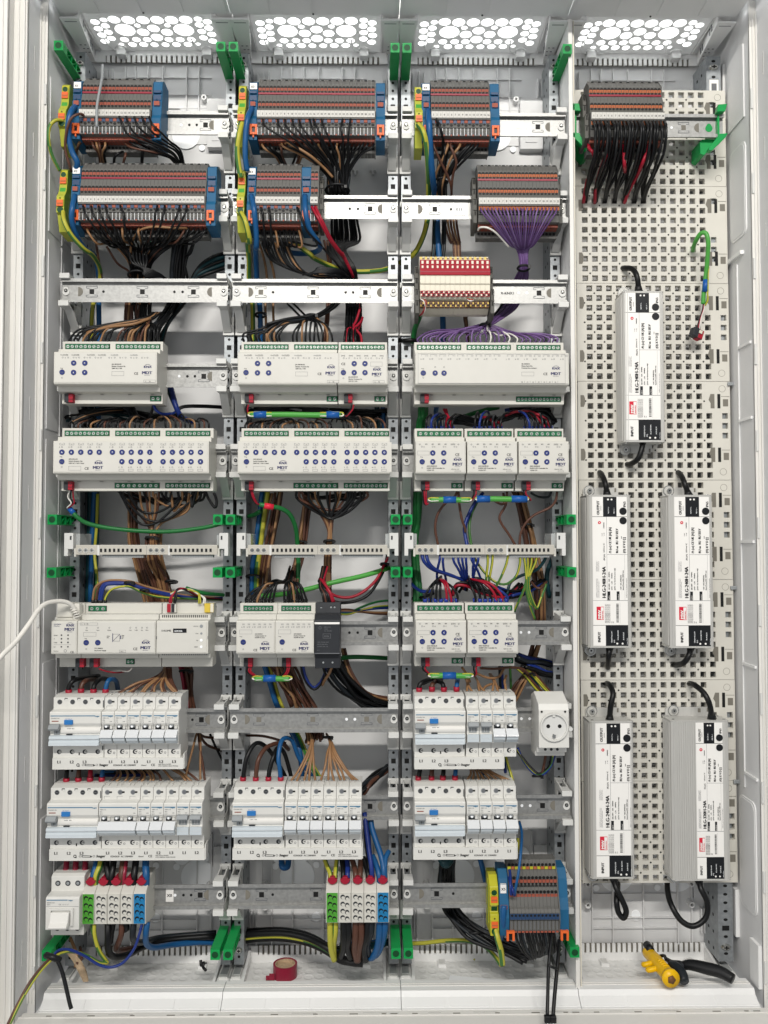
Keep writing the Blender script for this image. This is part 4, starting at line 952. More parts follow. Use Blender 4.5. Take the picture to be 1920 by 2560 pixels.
# ================================================================== earth / neutral bars
def bar(label, x0, x1):
    t = thing('earth_bar', label, 'terminal bar', (x0, 0, -630), 'grey terminal bars between the green holders')
    w = x1-x0; h = w/2
    def f():
        m = MB(); m.box(0, w, -16, -6, -6.2, 6.8, 'devd'); m.box(-3, 0, -14, -4, -9, 3, 'dev'); m.box(w, w+3, -14, -4, -9, 3, 'dev'); m.box(0, w, -15, -8, 6.8, 7.8, 'dev')
        for s in (0, 1):
            m.box(37+s*h*.99, 37+s*h*.99+h*.58, -12, -2, -10.6, -6.4, 'greyt')
            for i in range(16): m.box(38+s*h*.99+i*h*.58/16, 38.4+s*h*.99+i*h*.58/16, -12.2, -12, -10.6, -6.4, 'dark')
            m.box(s*h+31, s*h+34, -16.4, -16, -7.2, 7.6, 'clip'); m.box(s*h-.3, s*h+.3, -16.2, -16, -6, 6.6, 'inkl') if s else None
        return m
    obj('bar_body', shared('barb%.0f' % w, f, .3), t)
    for s in (0, 1):
        for i in range(3):
            obj('clamp_screw', shared('bsc', lambda: MB().ring(0, -16, 0, 3.9, 3.1, .9, 'dev', 16).disc(0, -16, 0, 2.9, .6, 'chrome', 14).box(-2, 2, -16.75, -16.6, -.3, .3, 'black').box(-.3, .3, -16.75, -16.6, -2, 2, 'black')), t, (6.2+i*8.4+s*h*1.0, 0, 0))
        for i in range(10):
            obj('wire_slot', shared('bsl', lambda: MB().box(-2.3, 2.3, -16.4, -16, -2.8, 2.8, 'dev').box(-1.7, 1.7, -16.5, -16.4, -2.6, 2.4, 'black')), t, (36.4+i*h*.062+s*h*.99, 0, .2))
    for x, q in ((-9.5, 1), (w+9.5, -1)):
        m = MB().box(-6.4, 6.4, -18, 0, 2, 25, 'clip').box(-6.4*q-0, -1*q, -18, 0, -8, 2, 'clip').box(q*3-1.4, q*3+1.4, -18.4, -18, 15, 21, 'dark').box(-2, 12*q, -6, 44, 0, 24, 'clear')
        obj('bar_holder', m, t, (x, 0, 0), bevel=.5)
bar('grey earth bar with brown wires behind it in the first bay', 33, 236)
bar('grey earth bar crossed by brown wire bundles in the second bay', 280, 481)
bar('grey earth bar with dark blue and yellow green wires plugged in, third bay', 521.6, 723)

# ================================================================== spring terminal strips
PT = 5.26
def slice_mb(kind, par):
    def f():
        m = MB(); a, b = .12, PT-.12; c = PT/2
        if kind in 'AB':
            body = [(-2, 50), (-22, 50), (-34, 37), (-34, 22), (-36, 21), (-39, 12), (-39, -5), (-44, -6), (-45, -19), (-45, -30), (-42, -31), (-42, -41), (-34, -42), (-32, -46), (-18, -47), (-18, -56), (-2, -56)]
            m.prism(body, a, b, 'tgrey')
            m.box(a+.3, b-.3, -23.4, -20, 48.4, 50.6, 'black' if par else 'tgrey')
            def rowq(zt, y, lever, red):   # hole, lever, hole
                m.disc(c, y-.1, zt-2.9, 2.4, .5, 'black', 10); m.box(a+.3, b-.3, y-1, y, zt-8.4, zt-4.2, lever); m.slab([(c-1.1, zt-6.6), (c, zt-5), (c+1.1, zt-6.6), (c, zt-8)], y-1, y-1.15, 'brick')
                m.box(a+.2, b-.2, y-.6, y, zt-11, zt-8.4, 'tgreyd'); m.disc(c, y-.1, zt-9.6, 1.7, 1.1, 'black', 8)
                if red: m.box(0, PT, y-1.3, y, zt-13.6, zt-11, 'redj')
                else: m.box(a, b, y-.4, y, zt-14, zt-11, 'tgreyd')
            rowq(36, -34, 'salmon' if kind == 'A' else 'orange', True)
            rowq(11, -39, 'salmon' if kind == 'A' else 'orange', False)
            if kind == 'A':
                if par: m.box(a+.2, b-.2, -46, -45, -23.6, -19.6, 'salmon'); m.disc(c, -45, -26.8, 2.2, .3, 'black', 10)
                else: m.box(a+.1, b-.1, -46, -45, -25, -19.6, 'tblue2'); m.disc(c, -46, -25.4, 1.5, .2, 'black', 8)
                m.box(a+.1, b-.1, -43, -42, -41, -30.6, 'tgrey'); m.box(a+.9, b-.9, -43.4, -43, -36, -33, 'tgreyd'); m.box(a+.6, b-.6, -43.2, -43, -40.4, -37, 'dark')
                m.box(a, a+.5, -44.4, -43, -41, -30.6, 'disc'); m.box(a+1.6, b-1.6, -44, -42.8, -41.8, -39.6, 'salmon' if par else 'tgrey')
            else:
                m.box(a+.2, b-.2, -46, -45, -25, -19.8, 'orange'); m.disc(c, -45, -27.4, 2.2, .4, 'black', 10)
            m.box(a, b, -35, -34, -46, -41.6, 'brick'); m.disc(c, -19, -50, 2, .2, 'black', 8); m.box(a+.3, b-.3, -33, -20, -46.8, -46.2, 'brick')
        elif kind == 'X':
            m.prism([(-2, 56), (-20, 55), (-28, 46), (-28, 43), (-36, 36), (-38, 22), (-40, 20), (-46, 0), (-50, -2), (-52, -6), (-52, -16), (-48, -17), (-48, -33), (-2, -33)], a, b, 'tgrey')
            for z, y, lv in ((48, -26, 'orange'), (33.5, -37, None)):
                pass
            m.disc(c, -27.5, 50.6, 2, .4, 'black', 10); m.box(a+.3, b-.3, -29, -27, 44.6, 48, 'orange' if par else 'yel')
            for z0, y in ((33, -36.6), (15, -41)):
                m.disc(c, y, z0+3, 2.1, .9, 'black', 10); m.box(a+.3, b-.3, y-1.5, y, z0-3.6, z0+.4, 'salmon'); m.disc(c, y, z0-5.6, 1.7, 1., 'black', 8); m.box(a+.3, b-.3, y-1.5, y, z0-9, z0-7.4, 'black')
            m.box(a, b, -53, -52, -15, -7.4, 'tblue2'); m.disc(c, -53, -9.6, 1.7, .2, 'black', 8)
            m.box(a+.4, b-.4, -49, -48, -31, -17.6, 'tgrey'); m.box(c-.5, c+.5, -49.4, -49, -30, -19, 'inkl'); m.box(a+.6, b-.6, -49.6, -48, -34.4, -32.4, 'salmon')
        elif kind == 'R':
            w = 7.16; c = w/2; b = w-.12
            m.prism([(-2, 46), (-24, 46), (-30, 38), (-38, 36), (-41, 22), (-42, 13), (-44, 11), (-44, 1), (-42, -1), (-42, -10), (-38, -13), (-38, -20), (-27, -22), (-25, -31), (-14, -36), (-2, -36)], a, b, 'rcream')
            m.box(a+.6, c+.2, -28, -24, 40, 44.6, 'ryel'); m.box(c+.6, b-.4, -28, -24, 39, 43, 'rbrn'); m.box(a+.6, b-.6, -30.6, -29, 36.8, 39, 'ryel')
            m.box(a, b, -42, -34, 21, 35.6, 'rred'); m.box(c-1.6, c+1.6, -42.6, -36, 29.6, 34, 'rcream'); m.box(c-1.2, c+1.4, -42.6, -38, 23.4, 27, 'rcream'); m.box(0, w, -44.4, -39, 13.4, 20.8, 'rred'); m.box(0, w, -44.8, -44.3, 17.2, 17.8, 'wine')
            m.box(a+.4, b-.4, -43.6, -42, -17.6, -9.6, 'rred'); m.disc(c-1.4, -43.6, -12, 1.1, .2, 'black', 8); m.disc(c+1.4, -43.6, -15.6, 1.5, .2, 'black', 8); m.box(c+.6, c+2.6, -43.9, -43.5, -13, -10.6, 'rcream'); m.box(a+.6, a+2.6, -43.9, -43.5, -17, -14.4, 'rcream')
            m.box(a+.4, b-.4, -34, -27, -30.6, -22.6, 'rbrn'); m.disc(c-1.4, -34, -25, 1.1, .2, 'black', 8); m.disc(c+1.4, -34, -28, 1.5, .2, 'black', 8); m.box(c+.8, c+2.6, -34.3, -33.8, -26, -23.4, 'ryel'); m.box(a+.6, a+2.4, -34.3, -33.8, -30, -27.6, 'ryel')
        return m
    return f
def strip(label, X0, row, n, kind, n0=1, tag=None, ends=None, group='grey spring terminal strips', dz=None):
    if dz is None: dz = 6.5 if kind in 'AB' else 0
    t = thing('terminal_strip', label, 'terminal strip', (X0, 0, ROWZ[row]+dz), group)
    w = 7.16 if kind == 'R' else PT
    for i in range(n):
        p = i % 2
        obj('terminal', shared('sl%s%d' % (kind, p), slice_mb(kind, p)), t, (i*w, 0, 0))
    W_ = n*w
    if kind in 'AB':
        obj('marker_strip', MB().box(0, W_, -49, -44.6, -17.4, -8.2, 'mark').box(0, W_, -48, -44.6, -19.4, -17.4, 'tgrey').box(0, W_, -47, -44, -8.2, -6, 'tgreyd'), t)
        m = MB()
        for i in range(n): m.text(str(n0+i), i*w+w/2, -49.15, -14.6, 4.0, 'ink', 'C', sx=.8, bold=.08); m.box(i*w-.08, i*w+.08, -49.1, -49, -17.4, -8.2, 'inkl')
        obj('lettering', m, t)
        obj('side_plate', shared('spl', lambda: MB().prism([(-1, 51), (-22, 51), (-35, 37.4), (-36, 21), (-40, 12), (-40, -5), (-45, -6), (-46, -30), (-43, -41.6), (-33, -47), (-19, -48), (-19, -57), (-1, -57)], 0, 1.2, 'tgrey'), .2), t, (W_, 0, 0))
    if kind == 'X': obj('side_plate', MB().prism([(-1, 57), (-20, 56), (-29, 46), (-37, 37), (-41, 20), (-51, 0), (-53, -16), (-49, -34), (-1, -34)], 0, 1.2, 'tgrey'), t, (W_, 0, 0))
    def bracket(x):
        def f():
            m = MB(); m.prism([(2, 34), (-18, 34), (-24, 20), (-24, -4), (-36, -6), (-36, -40), (-20, -46), (2, -46)], 0, 5.4, 'tgreyd')
            for z in (26, 10, -10, -26): m.box(1.6, 3.8, -37 if z < 0 else -25, -20, z-3, z+3, 'black'); m.box(.4, 5, -37.6 if z < 0 else -25.6, -22, z+4, z+5, 'tgrey')
            return m
        obj('end_bracket', shared('ebr', f, .3), t, (x, 0, 0))
    def bluefeed(x, w_, tg):
        def f():
            m = MB(); m.prism([(2, 46), (-24, 46), (-34, 40), (-36, 12), (-38, 10), (-40, -12), (-44, -18), (-42, -48), (2, -50)], 0, w_, 'tblue')
            m.box(1, w_-1, -38.4, -35, 22, 26, 'tblue2'); m.box(2.2, w_-2.2, -41, -38, 2, 9, 'salmon'); m.box(w_/2-.8, w_/2+.8, -41.4, -38, 10, 12, 'blackp'); m.box(1, w_-1, -37, -34, 12, 20, 'tblue2')
            return m
        o = obj('feed_terminal', shared('bf%.1f' % w_, f, .4), t, (x, 0, 0))
        if tg: obj('tag', MB().box(1.2, w_-1, -36.6, -35.2, 29, 38, 'paper').text(tg, 2.6, -36.75, 31, 4.4, 'ink', bold=.12), o)
    def oclip(x): obj('orange_clip', shared('ocl', lambda: MB().box(0, 3, -47, -44, -42, -27, 'orclip').box(7.6, 10.6, -47, -44, -42, -27, 'orclip').box(3, 7.6, -47, -44, -31, -27, 'orclip').box(3, 7.6, -47, -44, -42, -38.6, 'orclip').box(3, 7.6, -45, -44, -38.6, -31, 'blackp').box(4, 6, -46, -43, -46, -42, 'orclip'), .3), t, (x, 0, 0))
    for e in ends or ():
        if e == 'Bl': bluefeed(-13.2, 12.4, tag); oclip(-10.6)
        if e == 'Br': bluefeed(W_+1.6, 13.4, None); oclip(W_+3)
        if e == 'El': bracket(-6.6)
        if e == 'Er': bracket(W_+1.4)
    return t
strip('nineteen way terminal strip with a stray grey wire lying across it', 41.4, 0, 19, 'A', tag='X1', ends=('Bl', 'Br'))
strip('longest terminal strip, thirty-four ways, in the second row of first bay', 41.4, 1, 34, 'A', tag='X2', ends=('Bl', 'Br'))
strip('thirty-two way terminal strip at the top of the second bay', 294.6, 0, 32, 'A', tag='X3', ends=('Bl', 'Br'))
strip('twelve way terminal strip between two blue feed terminals, second bay', 293, 1, 12, 'A', n0=33, tag='X3', ends=('Bl', 'Br'))
strip('tiny two way terminal pair with red wires beside a blue feed terminal', 371, 1, 2, 'A', n0=45, ends=('Er',))
strip('sixteen way terminal strip at the top of the third bay', 544, 0, 16, 'A', tag='X4', ends=('Bl', 'Br'))
strip('twenty-two way terminal strip with all violet wires, third bay', 611.6, 1, 22, 'B', ends=('El', 'Er'))
strip('twenty way terminal strip with thick black wires at the top of the plate bay', 774.2, 0, 20, 'B', ends=('El',))
strip('red and cream terminal strip with yellow levers in the third bay', 527.6, 2, 14, 'R', ends=('El', 'Er'), group='spring terminal strips')
t = strip('terminal strip with blue and salmon levers near the floor of third bay', 650, 9, 13, 'X')
m = MB().prism([(2, 44), (-24, 44), (-34, 34), (-40, 20), (-46, 0), (-50, -14), (-46, -40), (2, -44)], 0, 13, 'tblue').box(1, 11, -47, -44, -4, 2, 'salmon')
m.box(1.5, 10.5, -41.5, -38, 16, 29, 'paper').text('X5', 3, -41.7, 20.4, 5, 'ink', bold=.15)
obj('feed_terminal', m, t, (-13.6, 0, 0), bevel=.4)
obj('feed_terminal', MB().prism([(2, 46), (-26, 46), (-36, 34), (-42, 10), (-48, -4), (-48, -36), (2, -44)], 0, 12.4, 'tblue'), t, (70.2, 0, 0), bevel=.4)
for x in (-5, 70): obj('orange_clip', shared('ocl2', lambda: MB().box(0, 3, -53, -48, -44, -31, 'orclip').box(8, 11, -53, -48, -44, -31, 'orclip').box(3, 8, -53, -49, -34, -31, 'orclip').box(3, 8, -50, -49, -44, -34, 'blackp')), t, (x, 0, 0))
# --- yellow green earth terminals
def earth(label, x, row, big=False):
    t = thing('earth_terminal', label, 'earth terminal', (x, 0, ROWZ[row]), 'yellow and green earth terminals')
    w = 11
    obj('body', shared('eb', lambda: MB().prism([(2, 47), (-26, 46), (-31, 42), (-33, 22), (-35, 12), (-40, 4), (-44, 0), (-45, -24), (-40, -26), (-32, -48), (2, -50)], 0, w, 'yel2', 'grn').prism([(-31.4, 42), (-33.6, 22), (-33, 21), (-30, 42)], .6, w-.6, 'yel').prism([(-45, -2), (-45.8, -15), (-44, -15), (-43, -2)], .4, w-.4, 'yel').prism([(-33.4, 18), (-38, 6), (-36, 6), (-32, 18)], 1.2, w-1.2, 'w_lgreen'), .3), t)
    obj('clamp_hole', shared('eh', lambda: MB().ring(w/2, -32.6, 35.4, 4.6, 3.8, 1, 'yel', 18).disc(w/2, -32.6, 35.4, 3.8, .6, 'dgreenhole', 18).disc(w/2, -45.4, -3.6, 1, .5, 'black', 8).disc(w/2, -43, -20, 4.4, 2.4, 'dgreenhole', 14)), t)
    for z, y in ((26.4, -33.6), (-11, -45.6)): obj('lever', shared('elv', lambda: MB().box(1, w-1, -1.6, 0, -4.6, 4.4, 'orclip').box(1.8, w-1.8, -2, -1.5, -2, 0, 'orange')), t, (0, y, z))
    return t
XE = [P('11', 398, 600, -33).x, P('11', 386, 1200, -33).x, P('12', 95, 600, -33).x, P('12', 90, 1200, -33).x, P('13', 236, 750, -33).x]
for x, r, l in zip(XE, (0, 1, 0, 1, 0), ('yellow green earth terminal at the head of the nineteen way strip', 'yellow green earth terminal at the head of the longest strip', 'yellow green earth terminal at the top of the second bay', 'yellow green earth terminal in the second row of second bay', 'yellow green earth terminal at the top of the third bay')):
    earth(l, x, r)
t = thing('earth_terminal', 'bright yellow green earth terminal near the floor of the third bay', 'earth terminal', (623.6, 0, -1125), 'yellow and green earth terminals')
obj('body', MB().prism([(2, 36), (-24, 36), (-38, 24), (-42, 0), (-38, -2), (-38, -10), (-44, -12), (-46, -40), (2, -44)], 0, 12, 'yel').prism([(-20, 30), (-30, 24), (-30, -30), (-20, -34)], -1.2, 0, 'grn').prism([(-37, 0), (-41, -1), (-39, -9), (-37, -9)], 1.4, 10.6, 'dgreenhole'), t, bevel=.5)
obj('clamp_hole', MB().ring(6, -40, 17, 4.8, 4, 1.5, 'yel', 18).disc(6, -40, 17, 4, .8, 'dgreenhole', 18).disc(6, -45, -17, 1, .3, 'black', 8).disc(6, -44.5, -34, 4.6, 2, 'dgreenhole', 14), t)
for z, y in ((7.6, -40.6), (-25, -45)): obj('lever', MB().box(1.4, 10.6, y-1.6, y, z-4.2, z+4.2, 'orclip').box(2, 10, y-2, y-1.5, z-1.4, z+.4, 'orange'), t)

# ================================================================== LED drivers on the perforated plates
def driver(label, x0, x1, z1, z0, lx0, lx1, title, wide=False):
    W_ = x1-x0; H = z1-z0; t = thing('led_driver', label, 'power supply', (x0, 0, z0), 'silver sealed power supplies')
    m = MB(); m.slabz([(3, 1), (W_-3, 1), (W_, 4), (W_, 39), (0, 39), (0, 4)], 1.6, H-1.6, 'alu')
    for i in range(5): m.box(-1.1, 0, 9+i*6, 10.4+i*6, 3, H-3, 'alu'); m.box(W_, W_+1.1, 9+i*6, 10.4+i*6, 3, H-3, 'alu')
    for x in (3.4, 6, W_-5, W_-2.6): m.box(x-.5, x+.5, .2, 1, 2, H-2, 'alu')
    if wide:
        for i in range(9): m.box(8+i*3.2, 9.5+i*3.2, -.2, 1, 2, H-2, 'alu')
    m2 = m
    obj('housing', m2, t)
    for q in (0, H-1.6): obj('end_cap', MB().slabz([(2.6, .4), (W_-2.6, .4), (W_+.8, 4), (W_+.8, 39.4), (-.8, 39.4), (-.8, 4)], q, q+1.6, 'alu'), t, bevel=.3)
    for x in (5, W_-5):
        for q in (-1.2, H+.1): obj('screw', shared('dsc', lambda: MB().disc(0, 8, 0, 1.9, 1.1, 'chrome', 10, 'z').disc(0, 32, 0, 1.9, 1.1, 'chrome', 10, 'z')), t, (x, 0, q))
    for q, s in ((H, 1), (0, -1)):
        m = MB(); a, b = (W_*.04, W_*.86)
        zz = sorted((q, q+s*13)); m.slab([(a, zz[0]), (b, zz[0]), (b, zz[1]-3 if s > 0 else zz[1]), (b-3, zz[1]), (a+3, zz[1]), (a, zz[1]-3 if s > 0 else zz[1])] if s > 0 else [(a+3, zz[0]), (b-3, zz[0]), (b, zz[0]+3), (b, zz[1]), (a, zz[1]), (a, zz[0]+3)], 36, 38.4, 'alu')
        m.box(W_*.62, W_*.67, 35.8, 36, q+s*8-3, q+s*8+3, 'perfdark'); m.box(W_*.78, W_*.82, 35.8, 36, q+s*9-3, q+s*9+3, 'perfdark')
        f = obj('mounting_flange', m, t)
        obj('washer', shared('wsh', lambda: MB().disc(0, 36, 0, 8.2, 1.6, 'chrome', 24).disc(0, 34.4, 0, 7, .4, 'alu', 24).disc(0, 34, 0, 3.7, 3.2, 'chrome', 16).disc(0, 30.8, 0, 1.5, .2, 'black', 6)), f, (W_*.18, 0, q+s*8))
    # label print
    k = (lx1-lx0)/278; LX = lx0-x0; H0 = H-3; kz = (H-6)/1135
    if wide: LX = lx0-x0; k = (lx1-lx0)/278*1.0
    lab = obj('label', MB().box(LX, lx1-x0, .35, .95, H0-1135*kz, H0, 'paper'), t)
    m = MB(); Y = .25
    def bx(a0, a1, b0, b1, mt, d=0.): m.box(LX+a0*k, LX+a1*k, Y-d, Y+.12, H0-b1*kz, H0-b0*kz, mt)
    def tx(s, a, b, size, mt='blk', bold=0., sx=1., d=.2): m.text(s, LX+a*k, Y-d, H0-b*kz, size, mt, rot=True, bold=bold, sx=sx)
    bx(87, 195, 0, 150, 'blk'); bx(100, 278, 980, 1135, 'blk'); bx(0, 278, 150, 153, 'blk'); bx(0, 278, 978, 981, 'blk')
    bx(0, 278, 790, 792, 'inkl'); bx(113, 115, 153, 790, 'inkl'); bx(115, 278, 440, 442, 'inkl'); bx(115, 278, 792, 793, 'inkl'); bx(255, 256, 442, 790, 'inkl')
    sc = 1. if not wide else .88
    tx('OUTPUT', 57, 136, 5.6*sc, bold=.3, sx=.92); tx('INPUT', 58, 1108, 5.6*sc, bold=.3, sx=.95); tx('(OUTPUT)', 72, 105, 1.5); tx('IP65', 268, 80, 5.0*sc, bold=.16)
    for b in (110, 182): m.disc(LX+246*k, Y, H0-b*kz, 28*kz if not wide else 28*kz*.9, .5, 'blk', 24)
    m.disc(LX+57*k, Y, H0-197*kz, 2.3, .15, 'lred', 10); m.disc(LX+57*k, Y-.15, H0-197*kz, .8, .05, 'paper', 8); tx('TAIWAN', 96, 242, 2.2*sc, bold=.1)
    tx(title, 103, 772, 7.4*sc, bold=.3, sx=.95); tx('(BL)(A)', 98, 486, 3.2*sc); tx('LEDriver IC', 96, 425, 2.8*sc, bold=.05)
    tx('Lf: 60C', 80, 300, 1.6); tx('Tc: 90C', 96, 300, 1.6)
    for a, s in ((32, 'CAUTION Risk of electric shock. Disconnect from'), (41, 'mains before servicing. For dry damp wet locations'), (50, 'Enclosure max 90C. See installation manual')):
        tx(s, a, 770 if a != 50 else 770, 1.35, 'inkl'); tx(s[:26], a, 570, 1.35, 'inkl')
    for a, s in ((150, '/!\\ (cc) CE UK [A] [A]'), (205, 'RU us  RU  RU SELV'), (262, '(O) X V D [:]')): tx(s, a, 430, 5.0*sc, bold=.2, sx=.84)
    bx(135, 162, 395, 420, 'paper'); bx(230, 234, 300, 320, 'blk')
    bx(117, 138, 722, 789, 'blk'); bx(190, 212, 722, 789, 'blk'); tx('INPUT', 134, 784, 2.2, 'paper', d=.35); tx('OUTPUT', 208, 788, 2.2, 'paper', d=.35)
    for a, s in ((134, '100-240V~  4,0A   50/60Hz'), (156, '277V~   1,2A      50/60Hz'), (180, '(277V~ for North America only)'), (228, '+24V  10A (W/B/A/D)'), (246, 'Rated Power(W): 240W max')): tx(s, a, 712, 2.4*sc, bold=.1)
    tx('Suitable for use in dry, damp and wet locations', 272, 770, 1.5, 'ink')
    bx(28, 86, 838, 938, 'lred'); bx(62, 84, 842, 934, 'paper', .05); tx('MW', 60, 930, 5.6*sc, 'paper', bold=.3, d=.35, sx=1.25); tx('MEAN WELL', 80, 930, 2.2*sc, 'lred', bold=.08, d=.35)
    for a in range(5): tx('MEAN WELL ENTERPRISES CO., LTD. New Taipei', 100+a*9, 962-(a > 3)*0, 1.3, 'ink')
    tx('S/N', 152, 962, 1.7); tx('No.', 164, 962, 1.7)
    q = 815
    rr = random.Random(3)
    while q < 958: w_ = rr.choice((2, 3, 5)); bx(185, 205, q, min(q+w_, 960), 'ink'); q += w_+rr.choice((2, 3))
    bx(214, 215, 805, 962, 'inkl')
    for a, s in ((118, 'BLACK Vo -'), (163, 'RED Vo +')): tx(s, a+15, 128, 2.1, 'disc', d=.3)
    for a in (127, 155): m.disc(LX+a*k, Y-.1, H0-20*kz, 1.4*sc, .3, 'paper', 12)
    for a, s in ((146, 'GREEN/YELLOW'), (166, '(FG)'), (196, 'AC/L BROWN'), (240, 'AC/N BLUE')): tx(s, a+5, 1092 if a > 170 else 1112, 2.3*sc, 'disc', d=.3)
    tx('Made in Taiwan', 272, 1125, 1.5, 'disc', d=.3)
    for a in (190, 232): m.disc(LX+a*k, Y-.1, H0-1118*kz, 1.4*sc, .3, 'paper', 12)
    obj('lettering', m, lab)
    return t
driver('silver power supply standing alone in the upper middle of the plates', 831.5, 892, -246, -471, 833.6, 885.2, 'HLG-240H-24A')
driver('silver power supply in the middle row, next to the partition', 775.4, 839.8, -549, -773, 782.4, 833.6, 'HLG-240H-24A')
driver('silver power supply in the middle row, next to the side wall', 896, 960.4, -549, -773.6, 903.6, 955.8, 'HLG-240H-24A')
driver('silver power supply of the lowest pair, narrower, next to the partition', 776.5, 840, -879.6, -1106, 784.2, 836, 'HLG-240H-24A')
driver('widest silver power supply with ribbed front, lowest by the side wall', 895.6, 980, -879, -1109.5, 930, 970, 'HLG-320H-24A', True)
# ================================================================== wires
CROP['R'] = (1560, 480, 4.608); CROP['B'] = (0, 2200, 3.456); CROP['C'] = (1440, 2160, 3.456)
RW = random.Random(11)
class Loom:
    def __init__(s, label, cat='wire loom', name='wire_loom', group='wire looms'):
        s.l = (label, cat, name, group); s.o = None; s.org = None
    def root(s, p):
        if s.o is None:
            s.org = Vector(p); s.o = thing(s.l[2], s.l[0], s.l[1], p, s.l[3])
        return s.o
    def wire(s, c, mt, r, pts, stripe=None, sub=5, n=7, name='wire', jit=0.):
        q = []
        for i, p in enumerate(pts):
            cc = c
            if isinstance(p[0], str): cc = p[0]; p = p[1:]
            v = P(cc, *p)
            if jit and 0 < i < len(pts)-1: v += Vector((RW.uniform(-jit, jit), RW.uniform(-jit, jit)*.7, RW.uniform(-jit, jit)))
            q.append(v)
        s.root(q[0])
        if mt == 'yg': mt, stripe = 'w_yel', 'w_gs'
        m = MB().tube([v-s.org for v in q], r, mt, n, stripe, sub=sub)
        return obj(name, m, s.o)
    def bundle(s, c, mats, r, pts, n, spread):
        """n wires side by side along one path"""
        for k in range(n):
            a = 2*math.pi*k/n*1.7+k; rad = spread*math.sqrt((k+.5)/n); dx, dy = rad*math.cos(a), rad*math.sin(a)*.8
            q = []
            for i, p in enumerate(pts):
                cc = c
                if isinstance(p[0], str): cc = p[0]; p = p[1:]
                v = P(cc, *p); j = spread*.22
                q.append(v+Vector((dx+RW.uniform(-j, j), dy, dx*.35+RW.uniform(-j, j))))
            s.root(q[0]); mt = mats[k % len(mats)]; st = None
            if mt == 'yg': mt, st = 'w_yel', 'w_gs'
            obj('wire', MB().tube([v-s.org for v in q], r, mt, 7, st, sub=4), s.o)
    def sleeve(s, c, mt, r, a, b, name='sleeve', n=12):
        p, q = P(c, *a), P(c, *b); s.root(p); obj(name, MB().tube([p-s.org, q-s.org], r, mt, n, smoothpath=False), s.o)
    def tie(s, c, x, y, Y, r=6, tail=True, ang=0.):
        p = P(c, x, y, Y); s.root(p); m = MB(); p = p-s.org; r *= .72
        pts = [p+Vector((r*math.cos(t), -r*.8*math.sin(t), r*.25*math.sin(t+ang))) for t in [i*math.pi/5 for i in range(11)]]
        m.tube(pts, 1.9, 'blackp', 6, sub=2); m.box(p.x+r*.6, p.x+r*.6+4, p.y-r*.8-2, p.y-r*.4, p.z-2, p.z+2, 'blackp')
        obj('cable_tie', m, s.o)
def lerp(a, b, t): return a+(b-a)*t
BK = 'w_black'; BR = 'w_brown'; TN = 'w_tan'; BL = 'w_blue'; DB = 'w_dblue'
def pick(i, every=5): return (TN if (i*7) % 3 else BR) if (i*5+2) % every == 0 else BK
# ---------------- first bay, top
L = Loom('black wires running from the nineteen way strip down behind the longest strip')
for i, x in enumerate((770, 815, 868, 915, 962)):
    L.wire('11', BK, 1.6, [(x, 748, -46), (x+22, 800, -54), (x+70+i*3, 880-i*6, -48), (1040+i*14, 960-i*12, -30), (1130+i*9, 1010-i*10, -10), (1165+i*8, 1085, 12)], jit=1)
for i, x in enumerate((830, 860, 890, 905)): L.wire('11', BK, 1.6, [(x, 905, -20), (x+30, 935, -36), (x+130, 980, -30), (1110+i*10, 1030, -8), (1150+i*8, 1090, 12)], jit=1.5)
L.wire('11', BR, 1.6, [(785, 908, -20), (850, 955, -34), (990, 985, -30), (1090, 1015, -10), (1150, 1080, 10)])
L = Loom('brown wires bunched between the nineteen way strip and the longest strip')
for i, x in enumerate((598, 622, 640, 676)): L.wire('11', TN if i % 2 else BR, 1.7, [(x, 902, -20), (x+6, 945, -34), (640+i*7, 1000, -20), (648+i*10, 1080, 5)])
for i, x in enumerate((690, 705)): L.wire('11', BK, 1.6, [(x, 902, -20), (690-i*14, 960, -30), (668+i*10, 1010, -15), (680+i*10, 1080, 5)])
L.wire('11', TN, 1.7, [(545, 895, -22), (515, 920, -34), (502, 960, -20), (500, 1000, 20)]); L.wire('11', BR, 1.6, [(570, 900, -22), (520, 930, -30), (496, 975, -18), (490, 1010, 20)])
L = Loom('short black loops between the two grey strips of first bay')
L.wire('11', BK, 2, [(830, 975, 0), (780, 990, -24), (745, 1015, -24), (738, 1070, -5)]); L.wire('11', BR, 2, [(822, 960, 0), (812, 1010, -20), (795, 1070, -5)]); L.wire('11', BK, 2.6, [(925, 880, -10), (926, 960, -28), (918, 1070, -5)])
L = Loom('brown wire arching from the first terminal down past the blue feed cable', 'wire', 'wire', 'single wires')
L.wire('11', BR, 1.9, [(548, 750, -46), (515, 738, -58), (460, 770, -62), (430, 860, -58), (424, 970, -48), (450, 1070, -40), (462, 1110, -30)])
L = Loom('stray grey wire lying across the terminal strips', 'wire', 'wire', 'single wires'); L.wire('11', 'greyt', 1.9, [(664, 420, -30), (662, 500, -50), (640, 620, -56), (628, 700, -58), (627, 822, -60)])
L = Loom('thick blue feed cable between the first two strips', 'cable', 'feed_cable', 'feed cables'); L.wire('11', BL, 4.1, [(492, 688, -36), (462, 722, -52), (442, 800, -54), (446, 900, -50), (470, 990, -44), (500, 1050, -40), (492, 1110, -30)], n=10)
L = Loom('thick blue feed cable leaving the longest strip', 'cable', 'feed_cable', 'feed cables'); L.wire('11', BL, 3.9, [(486, 1268, -40), (470, 1340, -54), (466, 1430, -50), (500, 1540, -30), (560, 1620, 0), ('21', 612, 100, 30), ('21', 640, 240, 45), ('21', 640, 420, 50), ('21', 642, 640, 55), ('21', 640, 1100, 60), ('31', 600, 300, 62), ('31', 585, 800, 60)], n=10)
